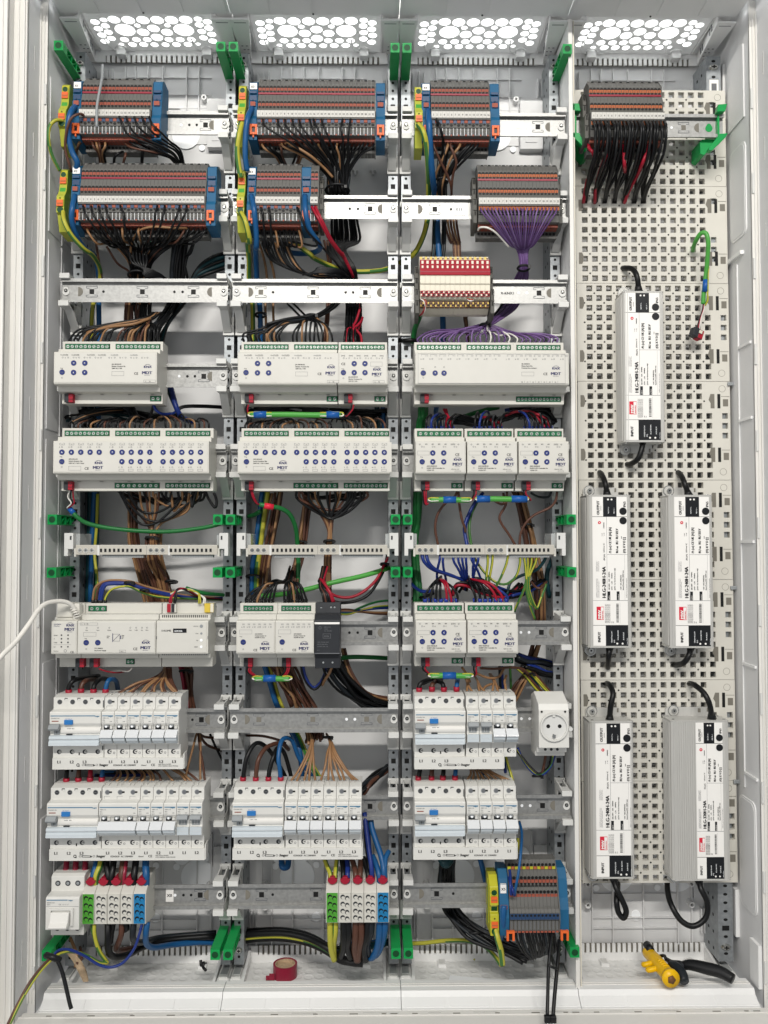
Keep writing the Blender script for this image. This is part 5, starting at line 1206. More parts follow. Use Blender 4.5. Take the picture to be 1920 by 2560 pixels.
L = Loom('yellow green wire bowing out beside the cabinet side wall', 'wire', 'wire', 'single wires'); L.wire('11', 'yg', 2.6, [(410, 782, -44), (360, 780, -54), (322, 820, -56), (314, 900, -54), (335, 1000, -46), (388, 1108, -34)], sub=8)
L = Loom('thick yellow green wire from the second earth terminal into the cabinet', 'wire', 'wire', 'single wires'); L.wire('11', 'yg', 3.3, [(408, 1370, -42), (415, 1430, -52), (460, 1520, -46), (540, 1610, -26), ('21', 600, 100, 0), ('21', 648, 190, 30), ('21', 640, 300, 45), ('21', 600, 440, 50), ('21', 590, 640, 60)], sub=8, n=9)
# ---------------- first bay: fan of the longest strip into the big loom, then to the shutter actuator
L = Loom('big black and brown loom fanning out below the longest strip of first bay')
def hub(i, n): return 850+ (i/(n-1))*110
ups = [540, 590, 640, 685, 780, 1020, 1068, 1165, 1210]
for i, x in enumerate(ups):
    h = hub(i, len(ups)); L.wire('11', BK, 1.6, [(x, 1335, -46), (x+(18 if x < 900 else -14), 1390, -56), (lerp(x, h, .25), 1480, -46), (lerp(x, h, .55), 1590, -20), ('21', lerp(x, h, .85), 60, 6), ('21', h, 180, 24), ('21', h+RW.uniform(-10, 10), 260, 40), ('21', h+RW.uniform(-20, 30), 420, 44)], jit=1.2)
lows = list(range(560, 1345, 29))
for i, x in enumerate(lows):
    h = hub(i, len(lows))+RW.uniform(-12, 12); mt = TN if i in (0, 8, 12, 19) else BR if i in (4, 15, 22) else BK
    L.wire('11', mt, 1.6, [(x, 1474, -20), (x+(8 if x < 900 else -10), 1500, -38), (lerp(x, h, .22), 1570+RW.uniform(-20, 10), -26), ('21', lerp(x, h, .55), 30, 0), ('21', lerp(x, h, .9), 130, 16), ('21', h, 240, 38), ('21', h+RW.uniform(-20, 20), 420, 46)], jit=2)
L.wire('11', TN, 1.7, [(1240, 1480, -24), (1130, 1478, -44), (990, 1470, -46), (900, 1500, -34), (850, 1590, -10), ('21', 850, 150, 20)])
for i in range(6): L.wire('21', BK, 1.9, [(840+i*22, 60+i*6, 0), (860+i*18, 150, 6), (980-i*8, 195+i*8, 6), (1060, 240, 20), (1090, 300, 44)])
for i in range(14):   # brown and black part going straight down behind the actuators
    x = 812+i*12.5; mt = (BR, BR, TN, BR, BR, BK)[i % 6] if i < 8 else BK
    L.wire('21', mt, 2.0, [(x+20, 260, 42), (x, 420, 48), (x+RW.uniform(-6, 6), 520, 50), (x+4, 660, 60), (x+10, 1000, 70)], jit=1)
L.tie('21', 900, 232, 24, 22)
L = Loom('dark loom swinging down behind the bare rail onto the shutter actuator')
L.bundle('21', [BK, 'w_grey', BK, BK], 2.3, [(1170, 0, 20), (1150, 200, 36), (1140, 330, 46), (1120, 420, 40), (1050, 520, 16), (1000, 590, 6), (985, 680, 30)], 14, 10)
for i in range(20):
    xt = (455+i*28.3) if i < 10 else 765+(i-10)*29; mt = TN if i in (3, 7, 13, 16) else BR if i in (10, 15) else BK
    sx_ = 1030-RW.uniform(0, 60)
    L.wire('21', mt, 1.55, [(sx_+20, 470, 14), (sx_-50, 515+RW.uniform(-8, 14), 2), (lerp(sx_, xt, .55), 548+RW.uniform(-6, 16)-(i < 6)*6, -12), (lerp(sx_, xt, .88), 580+RW.uniform(-6, 14), -20), (xt, 645, -18), (xt, 670, -18)], jit=1)
L.wire('21', TN, 2, [(975, 508, -4), (860, 545, -20), (700, 565, -20), (560, 600, -18)]); L.wire('21', 'w_tan', 1.7, [(900, 575, -6), (850, 590, -20), (830, 640, -18), (828, 670, -16)])
L = Loom('teal sheathed cables crossing behind the rail at the edge of the first bay', 'cable', 'sheathed_cable', 'sheathed cables')
for i in range(5): L.wire('21', 'w_teal' if i % 2 else BK, 3.0, [(1470, 80+i*24, 60), (1380, 110+i*24, 50), (1300, 165+i*18, 46), (1240+i*8, 260, 46), (1180+i*5, 400, 44), (1090, 540, 30), (1020+i*8, 660, 50)])
for i in range(3): L.wire('11', 'w_teal' if i else BL, 3.6, [(1130+i*28, 1500, 30), ('21', 1140+i*26, 60, 44), ('21', 1125+i*20, 240, 50), ('21', 1110, 420, 56)])
L.wire('11', BK, 2, [(1265, 1545, 10), (1235, 1640, 20), ('21', 1195, 120, 30), ('21', 1215, 250, 40)]); L.wire('21', BK, 2, [(1262, 0, 20), (1210, 120, 30), (1190, 250, 40)]); L.wire('21', BR, 1.8, [(690, 40, 10), (760, 150, 20), (830, 200, 30), (850, 250, 40)]); L.wire('21', BR, 1.8, [(620, 0, 10), (640, 130, 20), (660, 250, 40)])
# ---------------- first bay between the actuators
def hooks(L, c, xs, y, mats, r=1.5, h=52, dx=60, Yt=-18, back=55, ferr=None):
    for i, x in enumerate(xs):
        s = RW.uniform(.75, 1.25); d = dx*s*(1 if (i % 4) else .4)
        L.wire(c, mats[i % len(mats)], r, [(x, y+22, Yt), (x-2, y-h*.45, Yt-4), (x+d*.35, y-h*s*.9, Yt+4), (x+d*.9, y-h*s*1.05, Yt+30), (x+d*1.2, y-h*.7, back)], jit=.8)
        if ferr: L.sleeve(c, ferr, r+.8, (x, y+14, Yt), (x-1, y-10, Yt), 'ferrule', 8)
L = Loom('black and brown wires hooking into the twenty-four button actuator of first bay')
hooks(L, '21', [455+i*28 for i in range(10)], 1218, [BK, BK, BR, BK, BK, TN], dx=110, h=50)
hooks(L, '21', [752+i*31 for i in range(9)], 1218, [BK, BR, BK, TN, BK], dx=50, h=56)
hooks(L, '21', [1075+i*31 for i in range(10)], 1218, [BK, TN, BK, BR, BK], dx=-70, h=66)
for i in range(5): L.wire('21', BK if i != 2 else TN, 2, [(470, 1190-i*6, -12), (560, 1150-i*6, 0), (700, 1120-i*5, 20), (850, 1110-i*4, 50)])
L.bundle('21', [BK, 'w_grey'], 2.4, [(800, 1060, 30), (850, 1100, 30), (880, 1150, 20), (960, 1180, 40)], 6, 8)
L = Loom('dark fill of cables and shadow behind the wires between the first bay actuators')
L.bundle('21', [BK, 'w_teal', BK], 2.8, [(440, 1160, 56), (560, 1120, 50), (720, 1110, 50), (860, 1130, 50), (1000, 1150, 52), (1120, 1140, 60)], 9, 15)  # black and teal cables added, partly in place of shadow between the rows
L.bundle('31', [BK, BR], 1.8, [(800, 70, 30), (900, 120, 20), (1050, 130, 20), (1200, 120, 20), (1330, 70, 26)], 7, 9)
L = Loom('dark fill of cables and shadow behind the wires between the second bay actuators')
L.bundle('22', [BK, 'w_teal', BK], 2.8, [(200, 1120, 60), (340, 1100, 56), (520, 1110, 54), (700, 1130, 54), (880, 1140, 54), (1080, 1130, 60)], 10, 16)  # added dark bundle: teal cables plus black ones standing in for shadow
L.bundle('32', [BK, BR], 1.8, [(560, 70, 30), (640, 110, 20), (760, 110, 20), (900, 100, 20), (980, 70, 26)], 6, 8)
L = Loom('teal and blue cables hanging behind the actuators next to the side wall', 'cable', 'sheathed_cable', 'sheathed cables')
for x, mt, r in ((535, 'w_teal', 5), (562, 'w_grey', 4), (630, 'w_teal', 4), (588, 'w_teal', 5)): L.wire('21', mt, r, [(x, 1050, 66), (x, 1230, 70), ('31', x-4, 300, 72), ('31', x-16, 810, 72)])
L.wire('31', 'yg', 2.6, [(632, 90, 60), (625, 300, 62), (612, 480, 60), (628, 640, 50), (620, 800, 50)])
L = Loom('dark blue cable dropping beside the first shutter actuator', 'cable', 'sheathed_cable', 'sheathed cables'); L.wire('21', DB, 4.2, [(1080, 880, 40), (1110, 970, 30), (1140, 1080, 20), (1180, 1150, 30), (1250, 1180, 50)]); L.wire('21', 'w_teal', 4, [(1060, 900, 44), (1130, 1060, 30), (1165, 1140, 40)])
for q in (0, 14): L.wire('21', BK, 1.7, [(1130, 1120+q, 20), (1180, 1078+q*.7, 24), (1300, 1072+q*.7, 40), (1465, 1080+q*.7, 60)])
L.wire('21', DB, 2.2, [(985, 1040, -10), (1010, 1100, -12), (1060, 1128, 0), (1130, 1120, 20), (1150, 1080, 30)]); L.wire('21', BK, 2, [(1000, 1040, -12), (980, 1120, -5), (950, 1190, 10)])
# ---------------- first bay, below the 24 button actuator
L = Loom('brown bundle gathered by a tie above the earth bar of the first bay')
for i, (x, y) in enumerate(((948, 80), (968, 82), (1010, 100), (1030, 90), (1240, 105), (1225, 95), (840, 80), (905, 84))):
    L.wire('31', TN if i % 3 else BR, 1.7, [(x, y-10, -10), (lerp(x, 985, .2)+(20 if x > 1100 else 0), y+100, 6), (lerp(x, 985, .75), 280, 14), (972+i*5, 380, 14), (970+i*7, 470, 22), (1000+i*11, 620, 46), (1040+i*11, 820, 60)])
L.bundle('31', [BR, BR, TN, 'w_brown'], 2.2, [(1000, 350, 26), (990, 430, 26), (1000, 520, 36), (1050, 650, 50), (1085, 820, 60)], 11, 14)
L.tie('31', 986, 380, 16, 13); L.tie('31', 1110, 660, 44, 12)
L = Loom('dark brown strands running straight down beside the tied bundle, first bay')
L.bundle('31', [BR, TN, BR], 1.9, [(870, 70, 50), (862, 240, 52), (868, 400, 54), (900, 520, 58), (940, 660, 60), (985, 820, 66)], 8, 9)
L = Loom('black wire loops sagging under the twenty-four button actuator of first bay')
for i, (a, b, d) in enumerate(((780, 1180, 190), (800, 1250, 170), (830, 1150, 120), (990, 1280, 90), (1040, 1210, 60), (1080, 1300, 80), (1150, 1330, 60), (930, 1110, 70), (1100, 1180, 110), (1190, 1270, 80))):
    L.wire('31', BK if i % 5 != 3 else TN, 1.9, [(a, 66, -14), (a+8, 110, -8), (lerp(a, b, .3), 80+d, 4), (lerp(a, b, .62), 80+d, 6), (b-8, 130, -4), (b, 66, -14)], jit=2)
L.wire('31', BK, 2.1, [(1330, 70, -14), (1350, 120, -10), (1392, 178, -8), (1404, 140, -8), (1388, 84, -10)]); L.wire('31', BK, 2, [(1275, 70, -14), (1258, 120, -10), (1245, 175, -8), (1240, 120, -8), (1248, 80, -10)])
L = Loom('green bus cable sagging across the first bay above the earth bar', 'bus cable', 'bus_cable', 'green bus cables')
L.wire('31', 'w_green', 3.2, [(452, 186, -16), (490, 230, -16), (560, 278, -10), (700, 310, 0), (900, 330, 10), (1100, 334, 14), (1300, 312, 16), (1420, 285, 20), (1500, 250, 50)], n=9); L.sleeve('31', 'tape_blue', 3.9, (450, 184, -16), (478, 216, -17), 'tape_wrap')
for q, mt in ((0, BK), (10, 'w_red'), (-8, 'w_white')): L.wire('31', mt, 1, [(462+q, 66, -30), (455+q*2, 110, -26), (470+q, 150, -24), (440+q*.6, 180, -20), (455, 188, -16)])
# ---------------- first bay, bus row
L = Loom('blue brown and yellow green mains leads arching over the bus power supply')
for x, mt, r, dz in ((603, TN, 1.7, 0), (622, BR, 1.8, 6), (645, DB, 2.4, 14), (656, DB, 2.4, 22)):
    L.wire('31', mt, r, [(x, 800, -22), (x, 765, -24), (x+20, 690, -26), (700+dz, 650+dz, -24), (840, 656+dz, -20), (960, 694+dz, -10), (1140, 738+dz*.7, 10), (1300, 756+dz*.5, 30), (1470, 766, 60)], jit=.5); L.sleeve('31', 'blackp', 2.7, (x, 802, -22), (x, 776, -24), 'ferrule', 8)
L.wire('31', 'yg', 1.7, [(683, 800, -22), (686, 760, -24), (730, 706, -26), (830, 690, -24), (930, 732, -12), (1050, 760, 0), (1250, 770, 20), (1470, 778, 60)]); L.sleeve('31', 'blackp', 2.3, (683, 802, -22), (684, 778, -24), 'ferrule', 8)
L.tie('31', 840, 668, -24, 9); L.tie('31', 936, 716, -14, 8)
L = Loom('thin coloured bus leads and green cable behind the home server')
for a, mt in ((1098, 'w_red'), (1108, 'w_red'), (1126, BK), (1134, BK)): L.wire('31', mt, 1.2, [(a, 808, -32), (a+6, 760, -32), (1150, 712, -28), (1195, 706, -20), (1240, 730, -6), (1300, 760, 20), (1460, 776, 55)], jit=1)
for a, mt in ((1288, 'w_yel'), (1300, 'w_yel'), (1318, 'w_white'), (1328, 'w_white')): L.wire('31', mt, 1.1, [(a, 802, -32), (a, 765, -32), (1285, 738, -26), (1230, 712, -18), (1160, 716, -6), (1080, 750, 10)], jit=1.2)
L.wire('31', 'w_green', 3, [(1205, 700, 10), (1260, 718, 10), (1340, 736, 20), (1500, 748, 60)])
L = Loom('white network patch cable coming in from outside the cabinet', 'network cable', 'network_cable', 'single wires')
L.wire('31', 'w_white', 3.1, [(-80, 1250, -170), (10, 1140, -160), (100, 1050, -140), (190, 930, -120), (250, 840, -100), (310, 796, -84), (400, 786, -66), (462, 808, -56), (492, 860, -50)], n=10)
for i in range(5): L.sleeve('31', 'w_white', 4.4, (474+i*7, 826+i*14, -52), (476+i*7, 833+i*14, -52), 'boot_ring')
L.sleeve('31', 'w_white', 4.6, (496, 878, -49), (500, 912, -46), 'plug')
def feeders(label, c, items, r=3.4, fer='ferr_red', fh=34, Y=-20):
    L = Loom(label)
    for x, y, mt, pts in items:
        L.wire(c, mt, r, [(x, y+10, Y)]+pts, n=8); L.sleeve(c, fer, r+1.1, (x, y+14, Y), (x, y+14-fh, Y-1), 'ferrule', 10)
    return L
feeders('thick feeders with red ferrules into the upper breaker of first bay', '31', [(445, 1378, BK, [(448, 1340, -20), (480, 1298, -16), (560, 1280, 10), (640, 1270, 50)]), (525, 1372, BR, [(530, 1330, -18), (560, 1300, -8), (620, 1290, 40)]), (606, 1374, BK, [(612, 1330, -18), (650, 1290, 0), (700, 1290, 50)]), (684, 1374, BL, [(690, 1330, -20), (710, 1294, -14), (750, 1300, 10), (765, 1360, 40)])])
L = Loom('fan of light brown wires into the single breakers of the upper row, first bay')
for i, x in enumerate((722, 745, 806, 828, 890, 912, 972, 994, 1056, 1078, 1140, 1168)):
    L.wire('31', TN if i % 3 else BR, 1.7, [(x, 1428, -20), (x+4, 1400, -22), (lerp(x, 1050, .45)-10, 1330+RW.uniform(-14, 14), -16), (lerp(x, 1060, .85), 1275, 4), (1060+i*3, 1225, 30), (1075+i*3, 1160, 60)], jit=1.5)
for q in (0, 14, 26): L.wire('31', BR, 2, [(1080+q, 1215, 20), (1085+q, 1290, 4), (1120+q*.8, 1360, -8), (1150+q, 1420, -20)])
L = Loom('dark red brown bundle tied behind the bus row, first bay'); L.bundle('31', [BR, 'wine', BR], 2.4, [(1200, 1190, 60), (1212, 1250, 60), (1225, 1360, 60), (1240, 1500, 64), (1245, 1600, 66)], 8, 10); L.tie('31', 1205, 1240, 54, 13)
L = Loom('thin red and white leads trailing under the bus power supply'); L.wire('31', 'w_red', 1.1, [(640, 1222, -30), (690, 1240, -24), (760, 1248, -10), (830, 1236, 0), (855, 1222, -10)]); L.wire('31', 'w_white', 1.1, [(855, 1220, -16), (830, 1240, -10), (770, 1236, 0), (700, 1244, 20)])
L = Loom('thin brown wires curving past the end of the upper breaker row, first bay')
for a, b in ((1275, 1195), (1284, 1330), (1292, 1300)): L.wire('41', BR if b > 1300 else TN, 1.7, [(a, 84, 30), (a+(8 if b > 1200 else -20), 160, 16), (lerp(a, b, .7), 300, -4), (b, 420, -20), (b+1, 440, -20)])
L.wire('41', BR, 2, [(1280, 80, 40), (1330, 110, 46), (1440, 115, 70)]); L.wire('41', BR, 2, [(1290, 90, 40), (1340, 160, 46), (1440, 200, 70)])
feeders('thick feeders with red ferrules into the lower breaker of first bay', '41', [(430, 396, BK, [(432, 340, -18), (440, 280, 0)]), (508, 392, BR, [(510, 340, -18), (520, 280, 0)]), (584, 388, 'w_red', [(586, 340, -18), (590, 280, 0)]), (660, 388, BL, [(664, 340, -18), (680, 280, 0)])])
L = Loom('light brown wires into the lower breaker row under the busbar strip, first bay')
for i, x in enumerate((712, 738, 796, 822, 880, 905, 962, 985, 1042, 1126, 1206, 1242, 1298)): L.wire('41', TN if i % 4 else BR, 1.7, [(x, 444, -20), (x+3, 412, -22), (lerp(x, x*.6+400, .5)+RW.uniform(-10, 16), 360, -16), (lerp(x, 880, .3), 310, 10), (lerp(x, 900, .5), 240, 40)], jit=1)
L.bundle('41', [DB, BK, BL], 3, [(640, 350, 20), (780, 352, 24), (920, 350, 30), (1000, 330, 50)], 5, 8)
# ---------------- first bay, bottom
feeders('three thick feeders with long red sleeves into the main switch', '41', [(422, 1008, 'wine', [(428, 960, -20), (434, 900, -10)]), (488, 1008, 'wine', [(490, 960, -20), (494, 900, -10)]), (546, 1008, 'wine', [(552, 960, -20), (556, 900, -10)])], r=4.2, fh=52)
L = Loom('coloured feeders dropping into the distribution blocks beside the main switch')
for x, mt, r, x2 in ((620, 'yg', 4.4, 650), (700, BK, 4.4, 690), (722, BK, 4.4, 735), (785, BR, 4.4, 795), (800, 'wine', 3.6, 812), (868, BK, 4.8, 878), (946, BL, 5, 944), (600, BL, 3.8, 620)): L.wire('41', mt, r, [(x, 1070, -34), (x+2, 1010, -34), (x2, 940, -26), (x2+4, 880, -10)], n=9)
L = Loom('yellow green wire looping below the green distribution block of first bay', 'wire', 'wire', 'single wires')
L.wire('41', 'yg', 3, [(612, 1310, -40), (612, 1390, -44), (640, 1490, -44), (685, 1560, -40), (692, 1574, -44)], sub=8); L.wire('41', 'yg', 1.9, [(692, 1574, -44), (640, 1568, -50), (560, 1524, -60), (480, 1502, -70), (410, 1508, -84), (350, 1540, -100), (260, 1630, -120), (160, 1780, -140), (70, 1960, -160), (20, 2060, -170)], sub=8)
L.wire('41', 'w_gs', 2.2, [(594, 1310, -36), (600, 1370, -36), (640, 1480, -36), (680, 1560, -38)])
L = Loom('dark blue wire swinging under the blocks and out past the front corner', 'wire', 'wire', 'single wires')
L.wire('41', DB, 2.0, [(922, 1310, -42), (905, 1380, -46), (870, 1480, -50), (800, 1570, -54), (720, 1602, -58), (640, 1586, -62), (560, 1536, -66), (480, 1498, -74), (420, 1486, -80), (370, 1500, -90), (330, 1550, -104), (250, 1640, -118), (150, 1800, -138), (62, 1970, -158)], sub=6)
L = Loom('brown wire leaving the cabinet over the front sill', 'wire', 'wire', 'single wires'); L.wire('41', BR, 2.0, [(420, 1500, -76), (350, 1530, -98), (290, 1580, -112), (200, 1690, -130), (110, 1850, -148), (45, 1985, -164)])
L = Loom('thick black and brown cables bending under the blocks beside the main switch')
for x, mt, r, pts in ((700, BK, 4.6, [(700, 1400, -44), (702, 1490, -40), (740, 1535, -30), (830, 1520, -10), (930, 1470, 20), (1100, 1425, 50), (1400, 1400, 70)]), (735, BK, 4, [(722, 1380, -36), (716, 1440, -30)]), (790, BR, 4, [(786, 1390, -38), (765, 1450, -30), (758, 1490, -14), (860, 1480, 20), (1000, 1440, 60)]), (812, BK, 4, [(822, 1350, -36), (790, 1366, -30)]), (868, 'w_grey', 4.4, [(862, 1380, -40), (866, 1424, -30), (920, 1440, 0), (1050, 1410, 50), (1400, 1380, 74)])):
    L.wire('41', mt, r, [(x, 1310, -38)]+pts, n=9)
L = Loom('bright blue cable curving from the blue block toward the green holders', 'cable', 'feed_cable', 'feed cables'); L.wire('41', BL, 4.2, [(955, 1310, -38), (945, 1390, -40), (950, 1450, -24), (1000, 1474, 0), (1120, 1456, 40), (1300, 1440, 66), (1420, 1445, 80)], n=9)
L = Loom('black cable tie with its long tail pointing down at the front sill', 'cable tie', 'cable_tie', 'loose cable ties')
o_ = L.wire('41', 'blackp', 2.6, [(345, 1535, -100), (372, 1560, -102), (405, 1640, -104), (432, 1750, -108), (450, 1830, -112), (462, 1872, -114)], n=6, name='strap'); L.wire('41', 'blackp', 4.2, [(300, 1522, -98), (335, 1536, -104), (370, 1548, -102), (388, 1556, -100)], n=8, name='lock_head')
L = Loom('crumpled brownish strip of stripped sheath leaning on the floor tray', 'sheath offcut', 'sheath_offcut', 'offcuts on the floor')
q = [P('41', a, b, Y) for a, b, Y in ((430, 1510, 10), (470, 1560, 0), (500, 1620, -4), (540, 1698, -2), (572, 1696, -4), (560, 1640, -8), (530, 1580, -10), (490, 1530, -6))]; L.root(q[0])
mm_ = MB().add([v-q[0] for v in q]+[v-q[0]+Vector((0, 2, 1)) for v in q], [tuple(range(8)), tuple(reversed(range(8, 16)))]+[(i, (i+1) % 8, 8+(i+1) % 8, 8+i) for i in range(8)], 'card'); obj('sheath', mm_, L.o)
L.wire('41', TN, 2.4, [(455, 1410, 20), (480, 1470, 10), (496, 1520, 0), (490, 1600, 0)]); L.wire('41', BR, 2, [(520, 1470, 20), (530, 1540, 0), (496, 1580, -6)])
# ---------------- second bay, top
L = Loom('black loom narrowing to a tied neck under the thirty-two way strip')
for i, x in enumerate((250, 345, 393, 440, 485, 555, 578, 630, 770, 822)):
    h = 690+i*11; L.wire('12', BK, 1.6, [(x, 768, -46), (x+(22 if x < 700 else -12), 830, -56), (lerp(x, h, .4), 920, -48), (lerp(x, h, .8), 1060, -20), (h, 1180, -6), (h+RW.uniform(-6, 6), 1250, 0), (h+6, 1300, 30)], jit=1.2)
for i, x in enumerate(range(380, 975, 28)):
    h = 680+i*5.4; mt = {0: TN, 5: BR, 8: TN, 13: TN}.get(i, BK); L.wire('12', mt, 1.6, [(x, 916, -20), (x+(10 if x < 730 else -14), 950, -36), (lerp(x, h, .45), 1010, -26), (lerp(x, h, .9), 1110, -10), (h, 1200, 0), (h, 1300, 28)], jit=1.5)
L.bundle('12', [BK, 'w_grey', BK], 2.6, [(730, 1080, -4), (730, 1160, -2), (735, 1250, 4), (745, 1330, 30)], 12, 17); L.tie('12', 735, 1235, -2, 24)
for i in range(11):
    x = 700+i*16; L.wire('12', BK, 2.1, [(x, 1300, 36), (x, 1420, 40), (x+i*2-4, 1560, 36), ('22', lerp(x, 880, .3)-30, 60, 30), ('22', 810+i*9, 180, 24), ('22', 830+i*8, 260, 36), ('22', 845+i*9, 420, 44), ('22', 845+i*9, 560, 20), ('22', 850+i*9, 700, -6)], jit=.6)
L = Loom('brown and black strands dropping behind the small twelve way strip')
for i, x in enumerate((240, 262, 290, 350)): L.wire('12', (TN, BK, BK, BR)[i], 1.7, [(x, 916, -20), (x+20, 960, -34), (330+i*16, 1010, -20), (370+i*12, 1075, 4)])
for i, x in enumerate((520, 505, 480)): L.wire('12', (TN, BR, BK)[i], 1.8, [(x, 930, -14), (x-14, 1000, -20), (x-40, 1075, 4)])
L.wire('12', TN, 2, [(360, 920, -20), (450, 945, -38), (560, 1010, -36), (650, 1090, -20), (705, 1150, -14)])
L = Loom('black loom from the twelve way strip curving toward the centre of second bay')
for i, x in enumerate((240, 290, 240, 262, 300, 330, 360, 390, 420, 450, 480, 570)):
    up = i < 2; y0, Y0 = (1345, -46) if up else (1480, -20)
    mt = BK if i not in (5, 10) else TN; bx_ = 300+i*16
    L.wire('12', mt, 1.6, [(x, y0, Y0), (x+10, y0+50, Y0-12), (x+20, 1600, -26), ('22', bx_, 20, -10), ('22', bx_+60, 130+i*4, 0), ('22', 520+i*12, 205+i*3, 8), ('22', 660+i*10, 232, 16), ('22', 800, 236+i*2, 30), ('22', 860, 262, 50)], jit=1.6)
for i in range(6): L.wire('22', BK, 1.7, [(560+i*20, 225, 0), (660, 212-i*6, -6), (760+i*6, 214-i*4, 0), (850, 235, 20), (870, 270, 46)])
L.wire('12', BK, 1.7, [(475, 1345, -46), (500, 1400, -56), (540, 1500, -48), (620, 1580, -24), ('22', 700, 60, 0), ('22', 780, 150, 10), ('22', 830, 220, 26)])
L = Loom('pair of red wires slanting down from the two way terminal pair')
for q in (0, 22): L.wire('12', 'w_red', 2.2, [(568+q, 1340, -46), (620+q*.7, 1430, -50), (690+q*.5, 1560, -30), (765+q*.4, 1655, -6), ('22', 815+q*.3, 90, 6), ('22', 880, 215, 24), ('22', 895, 280, 46), ('22', 918+q*.4, 420, 44), ('22', 922+q*.4, 540, 30), ('22', 930, 640, 6)])
L = Loom('yellow green cable dropping from the top earth terminal of second bay', 'wire', 'wire', 'single wires'); L.wire('12', 'yg', 4, [(118, 800, -46), (98, 870, -54), (86, 980, -50), (98, 1090, -44), (112, 1150, -40)], n=9, sub=8)
L = Loom('yellow green cable leaving the lower earth terminal of second bay downward', 'wire', 'wire', 'single wires'); L.wire('12', 'yg', 3.7, [(112, 1380, -44), (140, 1440, -54), (166, 1560, -40), ('22', 206, 20, -10), ('22', 214, 140, 20), ('22', 214, 260, 40), ('22', 236, 420, 48), ('22', 240, 660, 56)], n=9, sub=8)
L = Loom('thick blue cable between the two strips of second bay', 'cable', 'feed_cable', 'feed cables'); L.wire('12', BL, 4, [(185, 700, -36), (155, 760, -54), (140, 880, -52), (138, 1010, -46), (150, 1110, -38)], n=10)
L = Loom('thick blue cable running down next to the second bay post', 'cable', 'feed_cable', 'feed cables'); L.wire('12', BL, 4, [(176, 1268, -40), (194, 1350, -54), (206, 1470, -46), (210, 1600, -30), ('22', 256, 40, -6), ('22', 262, 180, 30), ('22', 268, 300, 46), ('22', 286, 460, 50), ('22', 290, 700, 60)], n=10)
L = Loom('thick blue cable curling back from the second feed terminal', 'cable', 'feed_cable', 'feed cables'); L.wire('12', BL, 4, [(524, 1268, -40), (528, 1360, -52), (552, 1480, -44), (610, 1570, -24), (620, 1615, 0), (560, 1640, 20), (450, 1640, 30), (380, 1610, 46)], n=10)
L = Loom('slack yellow green cable crossing behind to the bay post', 'wire', 'wire', 'single wires'); L.wire('12', 'yg', 3.8, [(400, 1545, 10), (480, 1590, 10), (560, 1650, 10), ('22', 640, 120, 20), ('22', 760, 175, 36), ('22', 900, 205, 44), ('22', 1050, 200, 52), ('22', 1140, 180, 64)], n=9)
L = Loom('brown strands behind the looms of second bay')
for i, (a, b) in enumerate(((300, 380), (270, 330), (700, 730), (720, 745))): L.wire('22', TN if i < 2 else BR, 2, [(a, 0, 30), (lerp(a, b, .5)+10, 120, 36), (b, 260, 46), (b-10, 420, 50), (b-30 if i > 1 else b, 660, 40)])
# ---------------- second bay, shutter actuators
L = Loom('black loom sweeping from behind the bare rail onto the second bay shutter actuator')
L.bundle('22', [BK, 'w_grey'], 2.2, [(800, 380, 46), (740, 440, 30), (660, 490, 8), (560, 516, 0), (440, 530, -10), (330, 560, -16)], 9, 9); L.tie('22', 620, 500, 2, 13)
for i in range(20):
    xt = (185+i*26) if i < 10 else 500+(i-10)*28; sx_ = 640-RW.uniform(0, 50); mt = TN if i in (6, 12, 18) else BK
    L.wire('22', mt, 1.55, [(sx_, 490, 4), (lerp(sx_, xt, .35), 520+RW.uniform(-8, 8), -8), (lerp(sx_, xt, .75), 540+RW.uniform(-6, 20)+(40 if i < 5 else 0), -18), (xt-4, 610, -22), (xt, 660, -18), (xt, 684, -18)], jit=1.2)
for q in (0, 40): L.wire('22', BK, 1.7, [(450+q, 400, 40), (500+q, 450, 30), (560+q, 510, 20)])
L.tie('22', 290, 486, 44, 11)
L = Loom('short red wires looping into the small shutter actuator')
for pts in ([(846, 680), (846, 610), (855, 578), (880, 572), (900, 600), (930, 560), (950, 500)], [(895, 680), (884, 620), (890, 575), (915, 555), (945, 520)], [(945, 680), (938, 620), (905, 580), (890, 560), (910, 520), (935, 440)]): L.wire('22', 'w_red', 1.9, [(a, b, -18+i*5) for i, (a, b) in enumerate(pts)])
for i in range(4): L.wire('22', BK, 1.8, [(830+i*26, 680, -18), (835+i*22, 620, -18), (850+i*18, 540, 4), (860+i*14, 440, 40)])
def jumper(label, c, x0, x1, y, tapes, Y=-30, loops=True, red=False, r=4.0):
    L = Loom(label, 'cable jumper', 'cable_jumper', 'green sleeved jumpers')
    L.wire(c, 'w_lgreen', r, [(x0+20, y+3, Y), (lerp(x0, x1, .35), y+1, Y), (lerp(x0, x1, .7), y+4, Y), (x1-20, y+2, Y)], n=12, name='sleeve')
    for a, b in tapes: L.sleeve(c, 'tape_blue' if not red else 'lred', r+1.1, (a, y+2, Y), (b, y+2, Y), 'tape_wrap', 14)
    for s, mt in ((-11, 'w_yel'), (9, 'w_white')):
        L.wire(c, mt, 1.0, [(lerp(x0, x1, .25), y+s, Y-r*.7), (x0+26, y+s*1.2, Y-r*.7), (x0+4, y+s*.3, Y-r*.5), (x0+18, y-s, Y-1)], name='lead')
        L.wire(c, mt, 1.0, [(lerp(x0, x1, .75), y+s, Y-r*.7), (x1-26, y+s*1.2, Y-r*.7), (x1-4, y+s*.3, Y-r*.5), (x1-18, y-s, Y-1)], name='lead')
    return L
L = jumper('long green sleeved jumper with blue tape at both ends under the shutter actuators', '22', 205, 830, 1130, [(246, 328), (716, 800)])
